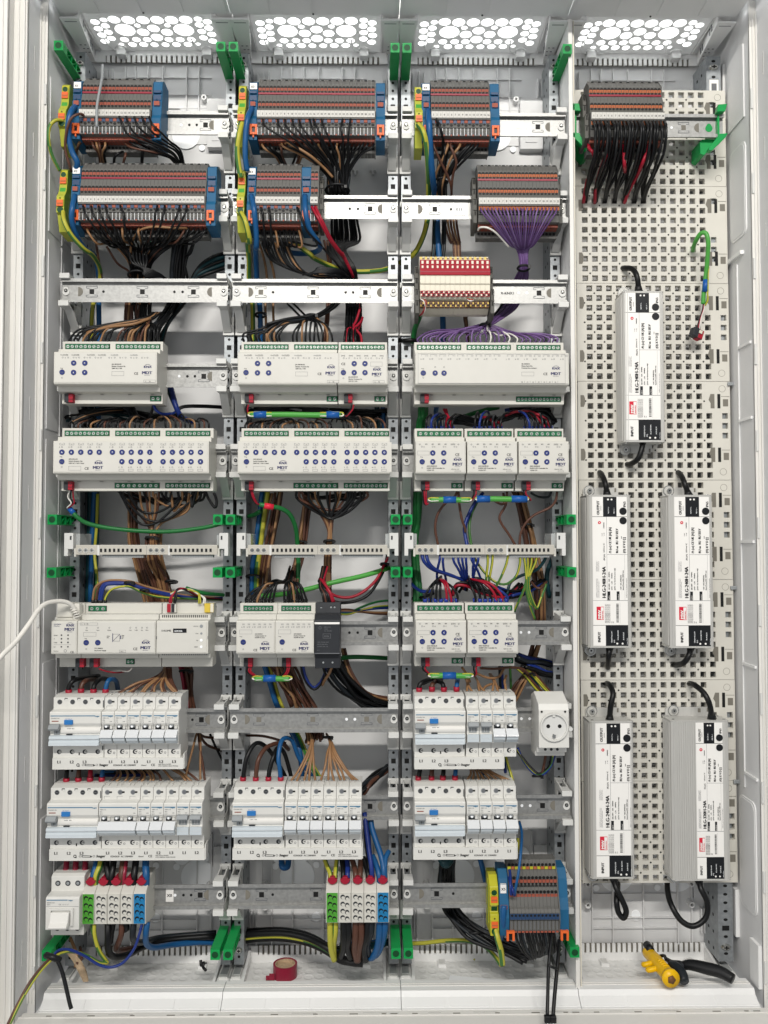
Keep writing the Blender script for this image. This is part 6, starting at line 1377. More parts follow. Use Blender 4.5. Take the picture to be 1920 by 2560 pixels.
for x, q in ((200, 215), (880, 826)):
    for d, mt in ((0, BK), (12, 'w_red')): L.wire('22', mt, 1.2, [(x+d, 1066, -32), (x+d-8, 1100, -30), (lerp(x, q, .7)+d*.4, 1140, -28), (q+d, 1136, -28)], name='lead')
L = Loom('black and brown wires hooking into the twenty-four button actuator of second bay')
hooks(L, '22', [188+i*27.5 for i in range(10)], 1224, [BK, BR, BK, BK, TN], dx=90, h=48)
hooks(L, '22', [510+i*30 for i in range(9)], 1224, [BK, TN, BK, BR], dx=-60, h=52)
hooks(L, '22', [828+i*30 for i in range(10)], 1224, [BK, BK, TN, BK, BR], dx=-80, h=66)
for i in range(4): L.wire('22', BK, 2.2, [(560, 1090+i*6, 40), (700, 1100+i*5, 30), (800, 1140+i*6, 10), (900, 1150, 0), (980, 1210, -14)])
L.wire('22', BL, 4, [(1080, 1060, 60), (1084, 1150, 60), (1086, 1260, 66)]); L.wire('22', 'w_teal', 4, [(1040, 1060, 60), (1050, 1150, 60), (1060, 1260, 66)])
# ---------------- second bay, between actuator and earth bar
L = Loom('black wires drooping in a wide curve under the second bay switch actuator')
for i, (a, b, d) in enumerate(((522, 955, 170), (600, 900, 178), (660, 880, 170), (540, 975, 120), (850, 960, 60), (720, 930, 150), (770, 870, 172))):
    L.wire('32', BK if i != 3 else BR, 2, [(a, 70, -14), (a+6, 130, -8), (lerp(a, 750, .6), 70+d*.86, 2), (750, 76+d, 4), (lerp(b, 750, .5), 66+d*.8, 0), (b-4, 120, -8), (b, 70, -14)], jit=1.5)
L = Loom('light brown wires gathered by a black tie above the earth bar of second bay')
for i, x in enumerate((555, 600, 640, 740, 790, 810, 850)): L.wire('32', TN if i % 3 else BR, 1.7, [(x, 70, -14), (lerp(x, 730, .15), 130, -2), (lerp(x, 735, .7), 230, 8), (724+i*4, 320, 12), (722+i*4, 400, 14), (705+i*6, 500, 22), (700+i*7, 640, 30), (715+i*5, 800, 20)], jit=1)
L.tie('32', 735, 400, 12, 11)
L = Loom('brown bundle slanting behind the earth bar of second bay'); L.bundle('32', [BR, TN, BR], 2, [(600, 80, 44), (580, 240, 46), (560, 400, 46), (535, 520, 46), (500, 640, 40), (490, 780, 20)], 7, 7); L.tie('32', 556, 405, 44, 10)
L = Loom('wide brown loom with blue and yellow cables beside the second bay post'); L.bundle('32', [BR, TN, BR, BR], 2.1, [(400, 70, 54), (370, 240, 56), (340, 400, 56), (318, 560, 58), (300, 700, 62)], 11, 13)
L.wire('32', 'yg', 4.2, [(335, 70, 50), (310, 240, 50), (290, 400, 50), (268, 560, 50), (258, 720, 56)]); L.wire('32', BL, 4, [(300, 70, 54), (280, 240, 54), (258, 400, 52), (236, 560, 52), (232, 740, 56)]); L.tie('32', 240, 626, 46, 14)
L = Loom('green bus cable with red tape bending down behind the second bay earth bar', 'bus cable', 'bus_cable', 'green bus cables')
L.wire('32', 'w_green', 3.4, [(280, 158, -16), (340, 170, -14), (420, 184, -6), (480, 226, 6), (516, 310, 20), (528, 420, 34), (534, 560, 40), (530, 680, 40)], n=10); L.sleeve('32', 'lred', 4.4, (312, 166, -15), (372, 176, -12), 'tape_wrap', 12)
for d, mt in ((0, 'w_red'), (8, 'w_red'), (-10, BK)): L.wire('32', mt, 1.2, [(225+d, 60, -30), (238+d, 110, -28), (262+d*.5, 150, -22), (285, 160, -17)], name='lead')
L.wire('32', 'w_green', 3.4, [(210, 236, 56), (250, 224, 40), (290, 200, 30)])
L = Loom('long green cable rising across the second bay above the heating actuators', 'bus cable', 'bus_cable', 'green bus cables'); L.wire('32', 'w_lgreen', 3.8, [(300, 752, 20), (380, 746, 14), (480, 732, 10), (600, 706, 10), (760, 664, 10), (940, 624, 20), (1060, 590, 30), (1130, 566, 50)], n=10)
L = Loom('red and black pair sagging from the black power supply to the post')
L.wire('32', 'w_red', 2.2, [(765, 790, -20), (735, 720, -20), (690, 655, -10), (672, 640, 0)]); L.wire('32', 'w_red', 2.2, [(700, 655, 0), (735, 726, 10), (800, 758, 14), (880, 758, 14), (960, 720, 16), (1040, 645, 24), (1090, 550, 36), (1120, 500, 60)])
L.wire('32', BK, 2.4, [(745, 790, -20), (700, 700, -14), (668, 655, 0), (690, 640, 10)]); L.wire('32', BK, 2.4, [(770, 790, -10), (830, 796, 4), (920, 780, 10), (1000, 730, 16), (1070, 620, 30), (1098, 545, 44), (1110, 480, 70)]); L.tie('32', 1092, 546, 38, 8)
for i in range(5): L.wire('32', (BK, BR, BK, BK, 'w_red')[i], 1.7, [(700+i*14, 800, -20), (690+i*12, 740, -20), (670+i*6, 680, -10), (690+i*8, 560, 10)])
L = Loom('black wires arching into the two heating actuators')
for g, (x0, dx) in enumerate(((200, 24), (446, 20))):
    for i in range(8):
        mt = TN if (g, i) in ((0, 3), (1, 3)) else BK; hx = 430+g*30
        L.wire('32', mt, 1.7, [(x0+i*dx, 806, -18), (x0+i*dx, 768, -22), (lerp(x0+i*dx, hx, .3), 705-(i % 4)*8, -24), (lerp(x0+i*dx, hx, .75), 668-(i % 3)*8, -8), (hx+20, 655, 20), (hx+50, 560, 50)], jit=1.2); L.sleeve('32', 'blackp', 2.1, (x0+i*dx, 800, -18), (x0+i*dx, 774, -21), 'ferrule', 8)
L = Loom('thin coloured leads crossing to the post beside the black power supply')
for y, mt, y2 in ((850, TN, 860), (862, 'w_green', 780), (840, BR, 870), (868, 'yg', 815), (856, DB, 830)): L.wire('32', mt, 1.8, [(790, y, -6), (860, y, 20), (930, lerp(y, y2, .4), 40), (1030, lerp(y, y2, .85), 60), (1120, y2, 80)])
L = Loom('dark green cable passing straight behind the rail beside the black supply', 'bus cable', 'bus_cable', 'green bus cables'); L.wire('32', 'w_green', 3.6, [(780, 1160, 30), (860, 1148, 50), (980, 1148, 60), (1130, 1156, 80)])
# ---------------- second bay, below the heating actuators
L = jumper('short green sleeved jumper with blue tape under the heating actuators', '32', 232, 496, 1284, [(308, 388)])
for x in (205, 450):
    for d, mt in ((0, BK), (14, 'w_red'), (26, 'w_red')): L.wire('32', mt, 1.2, [(x+d, 1206, -32), (x+d-6, 1240, -32), (lerp(x, 300, .2)+d+6, 1266, -30), (lerp(x, 360, .4)+d*.4, 1280, -28)], name='lead')
L = Loom('dark blue and black loop hanging under the black power supply')
for q, mt in ((0, BK), (14, DB)): L.wire('32', mt, 2, [(550+q, 1200, -10), (566+q, 1270, 0), (600+q*.5, 1330-q*.5, 6), (640, 1356-q, 8), (680, 1320-q, 6), (702, 1260, 0), (712, 1206, -10)])
L.wire('32', TN, 2, [(752, 1210, -20), (730, 1260, -10), (704, 1300, 0), (690, 1330, 8)]); L.wire('32', BK, 2, [(690, 1200, -20), (720, 1280, 0), (800, 1370, 20), (930, 1440, 40), (1000, 1480, 50)])
L = Loom('brown loom slanting down behind the bare rail of second bay')
L.bundle('32', [BR, TN, BR, BR], 2.1, [(440, 1190, 46), (480, 1280, 46), (530, 1380, 46), (585, 1480, 48), ('42', 640, 60, 40), ('42', 650, 130, 20)], 13, 15); L.bundle('32', [BR], 2.1, [(370, 1190, 56), (430, 1300, 56), (500, 1460, 56)], 4, 8)
L = Loom('blue and yellow green cables slanting down beside the brown loom, second bay'); L.wire('32', BL, 4.2, [(310, 1190, 50), (350, 1320, 50), (395, 1460, 50), ('42', 490, 80, 46), ('42', 540, 200, 36), ('42', 560, 380, 30)]); L.wire('32', 'yg', 3, [(340, 1190, 56), (380, 1320, 56), (430, 1470, 56), ('42', 530, 90, 50), ('42', 600, 240, 40), ('42', 690, 400, 30)]); L.wire('42', 'w_lgreen', 3, [(520, 80, 50), (570, 190, 44), (620, 300, 36), (660, 400, 30)])
L = Loom('thick black cables sweeping toward the post beneath the black supply', 'cable', 'sheathed_cable', 'sheathed cables'); L.bundle('32', [BK, 'w_grey', BK], 3.6, [(760, 1190, 40), (830, 1290, 46), (920, 1390, 54), (1020, 1440, 64), (1130, 1470, 80)], 8, 15)
for q in (0, 16): L.wire('32', BR if q else TN, 2.4, [(816+q, 1090, 50), (850+q, 1220, 48), (920+q, 1340, 46), (1010, 1392, 54), (1130, 1430-q, 70)])
L = Loom('thin black lead hugging the post in the bare part of the first bay edge'); L.wire('42', BK, 1.8, [(-40, 90, 60), (0, 180, 60), (40, 260, 60)])
# ---------------- second bay breakers
feeders('four thick feeders with red ferrules arching into the breaker of second bay', '42', [(175, 388, BK, [(182, 330, -22), (204, 230, -20), (262, 150, -6), (340, 190, 10), (430, 330, 20), (470, 420, 30)]), (258, 390, BR, [(262, 330, -22), (278, 250, -20), (330, 176, -4), (420, 150, 20), (470, 190, 40)]), (340, 388, BK, [(346, 330, -20), (372, 240, -16), (400, 180, 0), (440, 210, 14), (470, 300, 20), (492, 390, 20)]), (420, 388, BL, [(415, 330, -22), (405, 240, -20), (428, 130, -6), (490, 130, 14), (540, 250, 20), (640, 390, 20)])], r=3.2)
L = Loom('fan of light brown wires into the single breakers of second bay')
for i, x in enumerate((470, 512, 556, 594, 642, 674, 724, 756, 806, 838, 888, 926)):
    h, hy = (625, 130) if i < 5 else (736, 150)
    L.wire('42', TN, 1.75, [(x, 448, -20), (x+6, 410, -22), (lerp(x, h, .4)+4, 330+RW.uniform(-16, 10), -20), (lerp(x, h, .8), 220+RW.uniform(-10, 10), -8), (h+i*2-8, hy, 10), (h-20, hy-60, 40)], jit=1.2)
L.tie('42', 726, 112, 14, 9); L.wire('42', BR, 2, [(190, 100, 60), (300, 104, 50), (400, 128, 40), (450, 150, 30)])
L = Loom('dark cables bending behind the breakers at the far side of second bay'); L.bundle('42', [BK, 'w_grey', BR, BK], 3.2, [(1140, 290, 80), (1060, 350, 60), (990, 410, 40), (930, 480, 30), (880, 560, 40)], 6, 11)
L = Loom('coloured feeders dropping into the distribution blocks of second bay')
for x, mt, r, pts in ((742, 'yg', 3.2, [(742, 1000), (722, 950), (705, 905)]), (772, 'yg', 3.2, [(774, 1000), (778, 950), (784, 900)]), (824, BK, 3.8, [(824, 1000), (822, 950), (815, 900)]), (852, DB, 3.8, [(852, 1000), (852, 950), (848, 900)]), (905, BR, 3.8, [(905, 1000), (896, 950), (880, 900)]), (934, BR, 3.8, [(934, 1000), (936, 950), (938, 900)]), (988, BK, 3.6, [(985, 1000), (972, 950), (955, 890)]), (1010, DB, 3.4, [(1008, 960), (990, 840), (975, 720), (962, 600)]),
                      (1060, BL, 4, [(1056, 1000), (1035, 930), (1014, 880)]), (1092, BL, 4.2, [(1088, 980), (1072, 890), (1035, 780), (1008, 690), (1000, 600)]), (1098, BL, 3.6, [(1094, 980), (1098, 900), (1120, 850)])): L.wire('42', mt, r, [(x, 1056, -34)]+[(a, b, -32+i*10) for i, (a, b) in enumerate(pts)], n=9)
for i in range(3): L.wire('42', DB if i else BK, 2.6, [(960+i*14, 600, 30), (968+i*12, 760, 10), (988+i*8, 920, -20), (1000+i*6, 1040, -32)])
L.wire('42', BL, 4.6, [(425, 900, 20), (430, 950, 10), (462, 950, 10), (470, 900, 20)])
L = Loom('thick coloured tails hooking below the second bay distribution blocks')
for x, mt, r, pts in ((740, 'w_yel', 4.2, [(740, 1400), (748, 1490), (766, 1556)]), (774, 'yg', 4, [(772, 1380), (762, 1460), (764, 1540)]), (828, BK, 5, [(828, 1400), (824, 1480), (806, 1530)]), (856, BK, 4.8, [(860, 1400), (852, 1470), (872, 1540)]), (906, BR, 4.8, [(904, 1400), (900, 1490), (914, 1560)]), (938, BR, 4.8, [(942, 1400), (926, 1490), (918, 1560)]), (985, BK, 4.8, [(978, 1400), (960, 1480), (968, 1560)]), (1010, 'w_grey', 4.6, [(1002, 1380), (980, 1450), (990, 1520)]), (1060, BL, 4.8, [(1058, 1390), (1044, 1480), (1010, 1540), (960, 1520)]), (1096, BL, 4.6, [(1092, 1370), (1074, 1450), (1040, 1520), (990, 1530)])):
    L.wire('42', mt, r, [(x, 1290, -36)]+[(a, b, -36+i*10) for i, (a, b) in enumerate(pts)], n=9)
L = Loom('heavy black brown and blue cables lying along the floor of second bay', 'cable', 'sheathed_cable', 'sheathed cables')
for i, (mt, r, dy) in enumerate(((BK, 5, 0), (BK, 5, 34), (BR, 4.2, 22), (BK, 5, 56), ('yg', 3, 44), (BK, 4.6, 18))):
    L.wire('42', mt, r, [(150, 1376+dy, 80-i*3), (300, 1366+dy*.9, 70-i*3), (450, 1366+dy*.9, 56-i*3), (600, 1400+dy*.8, 40-i*3), (720, 1466+dy*.6, 20-i*3), (800, 1530+dy*.4, 4), (870, 1570, -6), (950, 1580-i*4, -10)], n=9)
L.bundle('42', ['w_teal', BK, BL], 3.4, [(780, 1480, 40), (880, 1460, 50), (980, 1456, 60), (1120, 1440, 84)], 4, 10)
# ---------------- third bay, top
L = Loom('brown and black strands twisting together below the sixteen way strip')
L.wire('13', BK, 2, [(402, 915, -46), (425, 960, -56), (445, 1030, -52), (456, 1110, -34), (440, 1250, -14), (440, 1400, 0), (440, 1560, 40)])
for i, (x, mt, pts) in enumerate(((385, BR, [(430, 1230), (490, 1360), (515, 1460)]), (492, TN, [(450, 1220), (400, 1330), (390, 1430), (405, 1500)]), (582, TN, [(520, 1220), (470, 1330), (445, 1440)]), (520, BR, [(560, 1250), (530, 1340), (520, 1450)]), (640, BK, [(560, 1200), (490, 1320), (460, 1420)]), (660, BK, [(590, 1200), (510, 1320), (465, 1430)]), (690, BK, [(620, 1190), (530, 1300), (470, 1400)]), (720, BK, [(640, 1200), (560, 1290), (480, 1390)]), (470, BK, [(460, 1220), (440, 1330), (436, 1450)]), (540, BK, [(490, 1120), (480, 1230), (450, 1380)]))):
    L.wire('13', mt, 1.9, [(x, 1098, -20), (x-6, 1125, -36)]+[(a, b, -30+j*16) for j, (a, b) in enumerate(pts)]+[(pts[-1][0], 1590, 44)], jit=1)
L.bundle('13', [BK, 'w_grey'], 2.3, [(440, 1200, -6), (430, 1320, -4), (440, 1420, 0), (440, 1560, 40)], 6, 6); L.tie('13', 438, 1395, -2, 14)
L = Loom('blue black and brown cables passing down between the second rail and the red terminals', 'cable', 'sheathed_cable', 'sheathed cables')
L.wire('13', BL, 4.6, [(336, 850, -38), (346, 950, -54), (356, 1150, -44), (372, 1350, -20), (390, 1500, 20), (405, 1640, 44), (412, 1800, 44), ('23', 418, 60, 44), ('23', 430, 200, 46), ('23', 450, 560, 56), ('23', 456, 800, 60)], n=10)
for x, mt in ((384, BK), (398, BK), (456, BK), (470, 'w_grey'), (386, 'w_teal')): L.wire('13', mt, 2.4, [(x+10, 1560, 40), (x, 1700, 44), (x-6, 1900, 44), ('23', x-14, 150, 46), ('23', x, 240, 50)])
for q in range(5): L.wire('13', TN if q % 2 else BR, 1.9, [(470+q*20, 1560, 42), (470+q*22, 1720, 44), (510+q*18, 1860, 44), ('23', 530+q*13, 20, 44), ('23', 548+q*10, 180, 46), ('23', 610+q*5, 560, 56), ('23', 650, 800, 66)])
L = Loom('yellow green cable bending from the third bay earth terminal behind the rail', 'wire', 'wire', 'single wires'); L.wire('13', 'yg', 4.1, [(264, 958, -44), (300, 1010, -56), (326, 1120, -48), (340, 1300, -24), (342, 1500, 20), (334, 1680, 44), (300, 1820, 50), (230, 1950, 60), ('23', 120, 180, 74)], n=9, sub=8)
# violet fan
L = Loom('violet loom fanning from the twenty-two way strip down to the input module')
for i in range(22):
    x = 742+i*27.9; h = 1040+i*2.6
    L.wire('13', ('w_violet', 'w_violet2', 'w_violet')[i % 3], 1.2, [(x, 1598, -46), (x+(16 if x < 1060 else -14), 1640, -56), (lerp(x, h, .35), 1740, -46), (lerp(x, h, .75), 1880, -20), ('23', lerp(x, h, .95), 80, -6), ('23', h+8, 200, 2), ('23', 1010+i*4.4, 290, 20), ('23', 960+i*5, 420, 44), ('23', 900+i*5, 530, 36), ('23', 780+i*3, 645, 8)], jit=.6)
for i in range(30):
    k = i // 10; xt = (268+i*34) if k == 0 else (640+(i-10)*35) if k == 1 else (1020+(i-20)*34)
    mt = 'w_white' if i in (15, 19, 20) else 'w_violet2' if i % 2 else 'w_violet'; sx_ = 780+RW.uniform(-20, 20)
    if k == 2: mid = [(lerp(sx_, xt, .4), 725+RW.uniform(-14, 14), 6), (lerp(sx_, xt, .8), 722+RW.uniform(-8, 16), -8)]
    else: mid = [(lerp(sx_, xt, .35), 690+RW.uniform(-10, 20), 0), (lerp(sx_, xt, .8), 700+RW.uniform(-8, 24)+(10 if xt < 400 else 0), -14)]
    L.wire('23', mt, 1.25, [(sx_+10, 640, 10)]+mid+[(xt-4 if xt < sx_ else xt+4, 752, -20), (xt, 790, -18)], jit=1.5)
L.tie('23', 1072, 216, 0, 12); L.tie('23', 775, 660, 6, 11); L.bundle('23', ['w_grey', BK, 'w_violet'], 1.8, [(980, 420, 48), (930, 520, 40), (840, 610, 20), (790, 656, 10)], 8, 9)
L = Loom('single white wire curving away from the bottom of the violet strip', 'wire', 'wire', 'single wires'); L.wire('13', 'w_white', 1.5, [(722, 1768, -30), (738, 1748, -38), (790, 1748, -44), (850, 1780, -40), (900, 1830, -30), (960, 1900, -16)])
L = Loom('tiny red brown and white wires at the lower corner of the red terminals', 'wires', 'wire_cluster', 'wire looms')
for i, mt in enumerate(('w_white', 'w_red', BR, TN, 'w_red')): L.wire('23', mt, 1.0, [(284+i*5, 455, -46), (306+i*4, 470, -50), (318, 510, -48), (306-i*3, 560, -40), (280-i*2, 582, -24)])
for q, mt in ((0, 'w_red'), (8, 'w_white'), (-6, TN)): L.wire('23', mt, 1.0, [(640, 452+q*.5, -46), (665, 460+q, -50), (690, 458, -46)])
L = Loom('green bus cable dropping behind the head of the violet input module', 'bus cable', 'bus_cable', 'green bus cables'); L.wire('23', 'w_green', 4, [(285, 560, -10), (262, 620, 10), (236, 690, 30), (222, 790, 44)], n=10); L.wire('23', BK, 3.4, [(110, 772, 60), (160, 772, 40), (210, 770, 36), (260, 776, 40)])
# ---------------- third bay, controllers
L = Loom('black wires with blue ferrules hooking into the upper trio of controllers')
for g, x0 in enumerate((330, 700, 1085)):
    hooks(L, '23', [x0+i*33 for i in range(7)], 1440, [BK, DB, BK, BK, 'w_grey', BK, BK], r=1.7, h=95, dx=(70, 60, -90)[g], ferr='ferr_blue')
for pts in ([(520, 1440), (505, 1380), (480, 1335), (460, 1300)], [(480, 1440), (475, 1400), (486, 1350), (476, 1300)], [(855, 1440), (835, 1400), (805, 1368), (760, 1360)], [(900, 1440), (892, 1410), (870, 1394)], [(1280, 1440), (1240, 1380), (1170, 1335), (1090, 1316), (1000, 1322), (930, 1350)], [(1235, 1440), (1200, 1390), (1150, 1350), (1080, 1340)]): L.wire('23', 'w_red', 2.1, [(a, b, -18+i*6) for i, (a, b) in enumerate(pts)])
L.bundle('23', [BK, 'w_grey'], 3, [(560, 1370, 20), (720, 1400, 30), (900, 1380, 30), (1050, 1330, 30), (1200, 1330, 40), (1300, 1400, 50)], 9, 12)
L.bundle('23', [BK, DB], 2.6, [(960, 1300, 50), (1100, 1290, 44), (1230, 1300, 50)], 6, 12)
L.wire('23', BL, 4, [(405, 1280, 60), (400, 1330, 50), (420, 1380, 40), (430, 1460, 60)])
L = Loom('dark green sheath standing behind the first controller of the trio', 'bus cable', 'bus_cable', 'green bus cables'); L.bundle('23', ['w_green'], 4, [(310, 1290, 30), (300, 1350, 20), (292, 1440, 30), ('33', 270, 100, 50), ('33', 258, 320, 60), ('33', 230, 460, 62), ('33', 235, 640, 62), ('33', 262, 800, 56), ('33', 270, 940, 50)], 3, 6); L.wire('23', 'w_green', 3.6, [(560, 1380, 50), (660, 1340, 50), (780, 1305, 54), (880, 1284, 60)])
L = jumper('green sleeved jumper with one blue wrap between the first two controllers', '33', 336, 676, 150, [(455, 552)])
for d, mt in ((0, BK), (14, 'w_red'), (30, 'w_red')): L.wire('33', mt, 1.2, [(295+d, 76, -32), (300+d*.8, 130, -32), (312+d*.5, 186, -30), (340, 176, -29)], name='lead')
L = jumper('green sleeved jumper with blue wraps at both ends, near the partition', '33', 700, 1114, 144, [(712, 812), (978, 1098)])
for x, q in ((690, 672), (1075, 1120)):
    for d, mt in ((0, BK), (16, 'w_red')): L.wire('33', mt, 1.2, [(x+d, 76, -32), (x+d, 110, -32), (q+d*.4, 150, -30), (q, 158, -29)], name='lead')
L = Loom('loose brown wires dropping from the trio to the third bay earth bar')
for pts in ([(560, 90), (540, 130), (470, 180), (410, 270), (394, 380), (418, 510)], [(572, 90), (580, 200), (598, 300), (622, 370), (625, 400)], [(945, 90), (935, 190), (888, 280), (905, 340), (960, 420), (1014, 510)], [(1330, 90), (1318, 160), (1270, 214), (1160, 266), (1090, 330), (1050, 410), (1040, 510)], [(850, 160), (900, 186), (925, 170), (915, 100)]): L.wire('33', BR, 1.9, [(a, b, -14+i*2) for i, (a, b) in enumerate(pts)])
L.wire('33', DB, 2.6, [(760, 100, 20), (700, 170, 10), (640, 290, 4), (618, 370, 0), (626, 440, -4), (640, 510, -8)]); L.wire('33', DB, 2.4, [(730, 130, 24), (680, 210, 14), (636, 320, 6), (622, 380, 0)]); L.wire('33', 'w_gs', 2, [(720, 160, 24), (670, 270, 14), (655, 380, 8), (672, 510, -4)])
L.wire('33', 'w_grey', 1.8, [(1130, 100, -10), (1190, 130, 4), (1260, 130, 4), (1285, 90, -10)])
L = Loom('brown bundle behind the third bay earth bar, near the partition'); L.bundle('33', [BR, BR, TN], 2.6, [(1030, 70, 56), (1060, 200, 56), (1095, 340, 56), (1120, 450, 56), (1150, 640, 60), (1195, 800, 56), (1205, 1100, 60)], 7, 8); L.tie('33', 1105, 350, 50, 11)
L = Loom('dark blue wires fanning down from the third bay earth bar')
for i, x in enumerate((290, 322)): L.wire('33', DB, 2.5, [(x, 560, -10), (x+20, 630, -12), (380+i*20, 690, -4), (500+i*10, 730, 6), (620, 770+i*6, 16), (680, 790, 40)])
for i, (x, e) in enumerate(((430, 405), (458, 470), (536, 600), (570, 610), (600, 625), (632, 640), (672, 740), (722, 690), (690, 680))): L.wire('33', DB, 1.9, [(x, 566, -8), (x-2, 620, -10), (lerp(x, e, .6), 690, 0), (e, 760, 12), (e+10, 800, 30)], jit=1)
L = Loom('yellow green wires fanning down from the third bay earth bar')
for pts in ([(795, 566), (796, 640), (786, 740), (784, 780)], [(835, 566), (830, 640), (812, 740), (806, 780)], [(955, 566), (940, 640), (910, 720), (870, 800), (840, 830)], [(1045, 566), (1042, 650), (1012, 740), (940, 798), (860, 786), (780, 720), (720, 640), (680, 566)], [(1066, 566), (1082, 640), (1092, 760), (1095, 860), (1120, 960), (1160, 1070)], [(1100, 566), (1104, 640), (1098, 740), (1070, 850), (1030, 940), (1000, 1010)], [(1135, 566), (1130, 640), (1110, 740), (1118, 860), (1160, 970), (1180, 980), (1210, 900), (1246, 800)], [(1176, 566), (1160, 640), (1120, 730), (1104, 850), (1130, 940), (1176, 990)]): L.wire('33', 'yg', 1.9, [(a, b, -10+i*4) for i, (a, b) in enumerate(pts)], sub=7)
L.wire('33', 'w_teal', 2.4, [(1245, 566, -6), (1230, 620, 0), (1170, 690, 10), (1040, 740, 20), (970, 790, 26), (945, 880, 20)]); L.wire('33', 'w_teal', 3.6, [(1290, 600, 60), (1250, 740, 50), (1270, 900, 60)])
L.wire('33', BR, 1.9, [(1130, 780, 20), (1170, 826, 10), (1210, 826, 10), (1250, 780, 30)])
L = Loom('black red and blue wires diving into the lower pair of controllers')
for g, (x0, hx) in enumerate(((316, 430), (698, 640))):
    for i in range(7):
        x = x0+i*40.5; red = (g, i) in ((0, 5), (0, 4), (1, 4), (1, 5)); mt = 'w_red' if red else (DB if i == 6 and g else BK)
        L.wire('33', mt, 1.9, [(x, 950, -18), (x-2, 890, -22), (lerp(x, hx, .35), 815-(i % 3)*10, -20), (lerp(x, hx, .8), 765+(i % 4)*8, 0), (hx+10, 740+i*6, 26)], jit=1.2); L.sleeve('33', 'ferr_blue', 2.9, (x, 940, -18), (x-1, 910, -20), 'ferrule', 8)
L.bundle('33', [BK, DB, BK, 'w_red', BK], 2.2, [(560, 860, 20), (600, 800, 14), (680, 790, 14), (800, 850, 20), (960, 880, 30), (1070, 800, 40)], 10, 14)
L.bundle('33', [BK, DB, BK], 2.2, [(960, 900, 10), (1040, 880, 20), (1110, 850, 30), (1200, 780, 50)], 6, 10)
L.wire('33', DB, 2.6, [(190, 780, 60), (240, 826, 40), (300, 858, 20), (380, 850, 10)]); L.wire('33', BK, 2.4, [(120, 930, 80), (220, 910, 60), (300, 900, 40), (380, 870, 20)])
# ---------------- third bay below
L = jumper('green sleeved jumper with blue wrap under the lower pair of controllers', '33', 338, 688, 1500, [(450, 552)])
for x, q in ((300, 340), (690, 700)):
    for d, mt in ((0, BK), (18, 'w_red')): L.wire('33', mt, 1.3, [(x+d, 1420, -32), (x+d, 1456, -32), (q+d*.5, 1490, -30), (q-10, 1500, -29)], name='lead')
feeders('feeders with red ferrules into the breaker level with the wall socket', '33', [(270, 1620, BK, [(274, 1576, -20), (310, 1546, -14), (380, 1530, 10), (440, 1540, 30)]), (368, 1612, BR, [(372, 1570, -20), (400, 1546, 0), (440, 1530, 30)]), (460, 1616, BK, [(452, 1570, -20), (420, 1546, -6), (360, 1536, 10), (300, 1560, 30)]), (557, 1612, BL, [(560, 1570, -20), (566, 1530, 0), (570, 1500, 30)])], r=3.3, fh=40)
L = Loom('light brown pairs into the single breakers beside the wall socket')
for i, x in enumerate((640, 682, 735, 782, 832, 884)): h = (640, 640, 720, 720, 840, 850)[i]; L.wire('33', TN, 1.8, [(x, 1680, -20), (x, 1640, -22), (lerp(x, h, .6), 1590, -14), (h, 1545, 0), (h-30, 1490, 30)], jit=.8)
for pts in ([(940, 1640), (932, 1580), (926, 1546), (940, 1500)], [(700, 1480), (800, 1520), (880, 1510), (920, 1450)], [(740, 1445), (850, 1450), (960, 1440), (1060, 1450), (1110, 1490)], [(600, 1440), (640, 1500), (660, 1550)], [(760, 1610), (790, 1580), (850, 1566), (886, 1600)]): L.wire('33', BR if len(pts) > 4 else TN, 1.9, [(a, b, -10+i*8) for i, (a, b) in enumerate(pts)])
L = Loom('dark sheathed bundle leaving toward the partition below the lower controllers', 'cable', 'sheathed_cable', 'sheathed cables'); L.bundle('33', [BK, 'w_grey', DB], 3.6, [(1010, 1350, 30), (1100, 1385, 40), (1200, 1400, 50), (1310, 1420, 66)], 6, 11); L.bundle('33', [DB, BK], 3.2, [(1080, 1430, 30), (1150, 1450, 36), (1230, 1480, 44), (1310, 1490, 60)], 4, 8)
for x, mt in ((905, DB), (972, 'w_gs'), (895, 'w_grey')): L.wire('33', mt, 3 if x < 950 else 2, [(x-4, 1420, 40), (x, 1520, 44), (x+6, 1660, 46)])
L = Loom('brown yellow and blue strands crossing behind the wall socket'); L.bundle('33', [BR, BR, TN], 2, [(1180, 1250, 50), (1150, 1350, 50), (1110, 1480, 44), (1050, 1570, 40), (980, 1700, 40)], 8, 10); L.bundle('33', ['yg', BR, 'yg'], 2, [(1050, 1440, 30), (1120, 1500, 32), (1200, 1590, 36), (1290, 1680, 40)], 5, 7); L.wire('33', BL, 3.4, [(1100, 1440, 44), (1160, 1560, 44), (1240, 1690, 50)]); L.tie('33', 1110, 1490, 34, 12)
L = Loom('blue yellow green and brown leads looping down from the wall socket')
for q, mt in ((0, DB), (12, 'yg'), (22, BK)): L.wire('43', mt, 1.9, [(972-q*.3, 200+q, 20), (1010, 290-q*.6, 14), (1070, 370-q, 6), (1120, 402-q*.6, 0), (1170, 388-q*.8, -4), (1222-q*.6, 320, -10), (1252-q*1.6, 225, -16)])
L.wire('43', BR, 2, [(1178, 225, -16), (1170, 300, -10), (1150, 385, -2), (1120, 400, 4)]); L.tie('43', 1116, 408, -2, 9)
feeders('feeders with red ferrules into the lower breaker of third bay', '43', [(250, 438, BK, [(258, 380, -18), (270, 320, 0)]), (346, 436, BR, [(348, 380, -18), (356, 320, 0)]), (428, 434, BK, [(432, 380, -18), (440, 320, 0)]), (517, 434, BL, [(520, 380, -18), (530, 320, 0)])], r=3.3, fh=44)
L = Loom('light brown pairs into the lower single breakers of third bay')
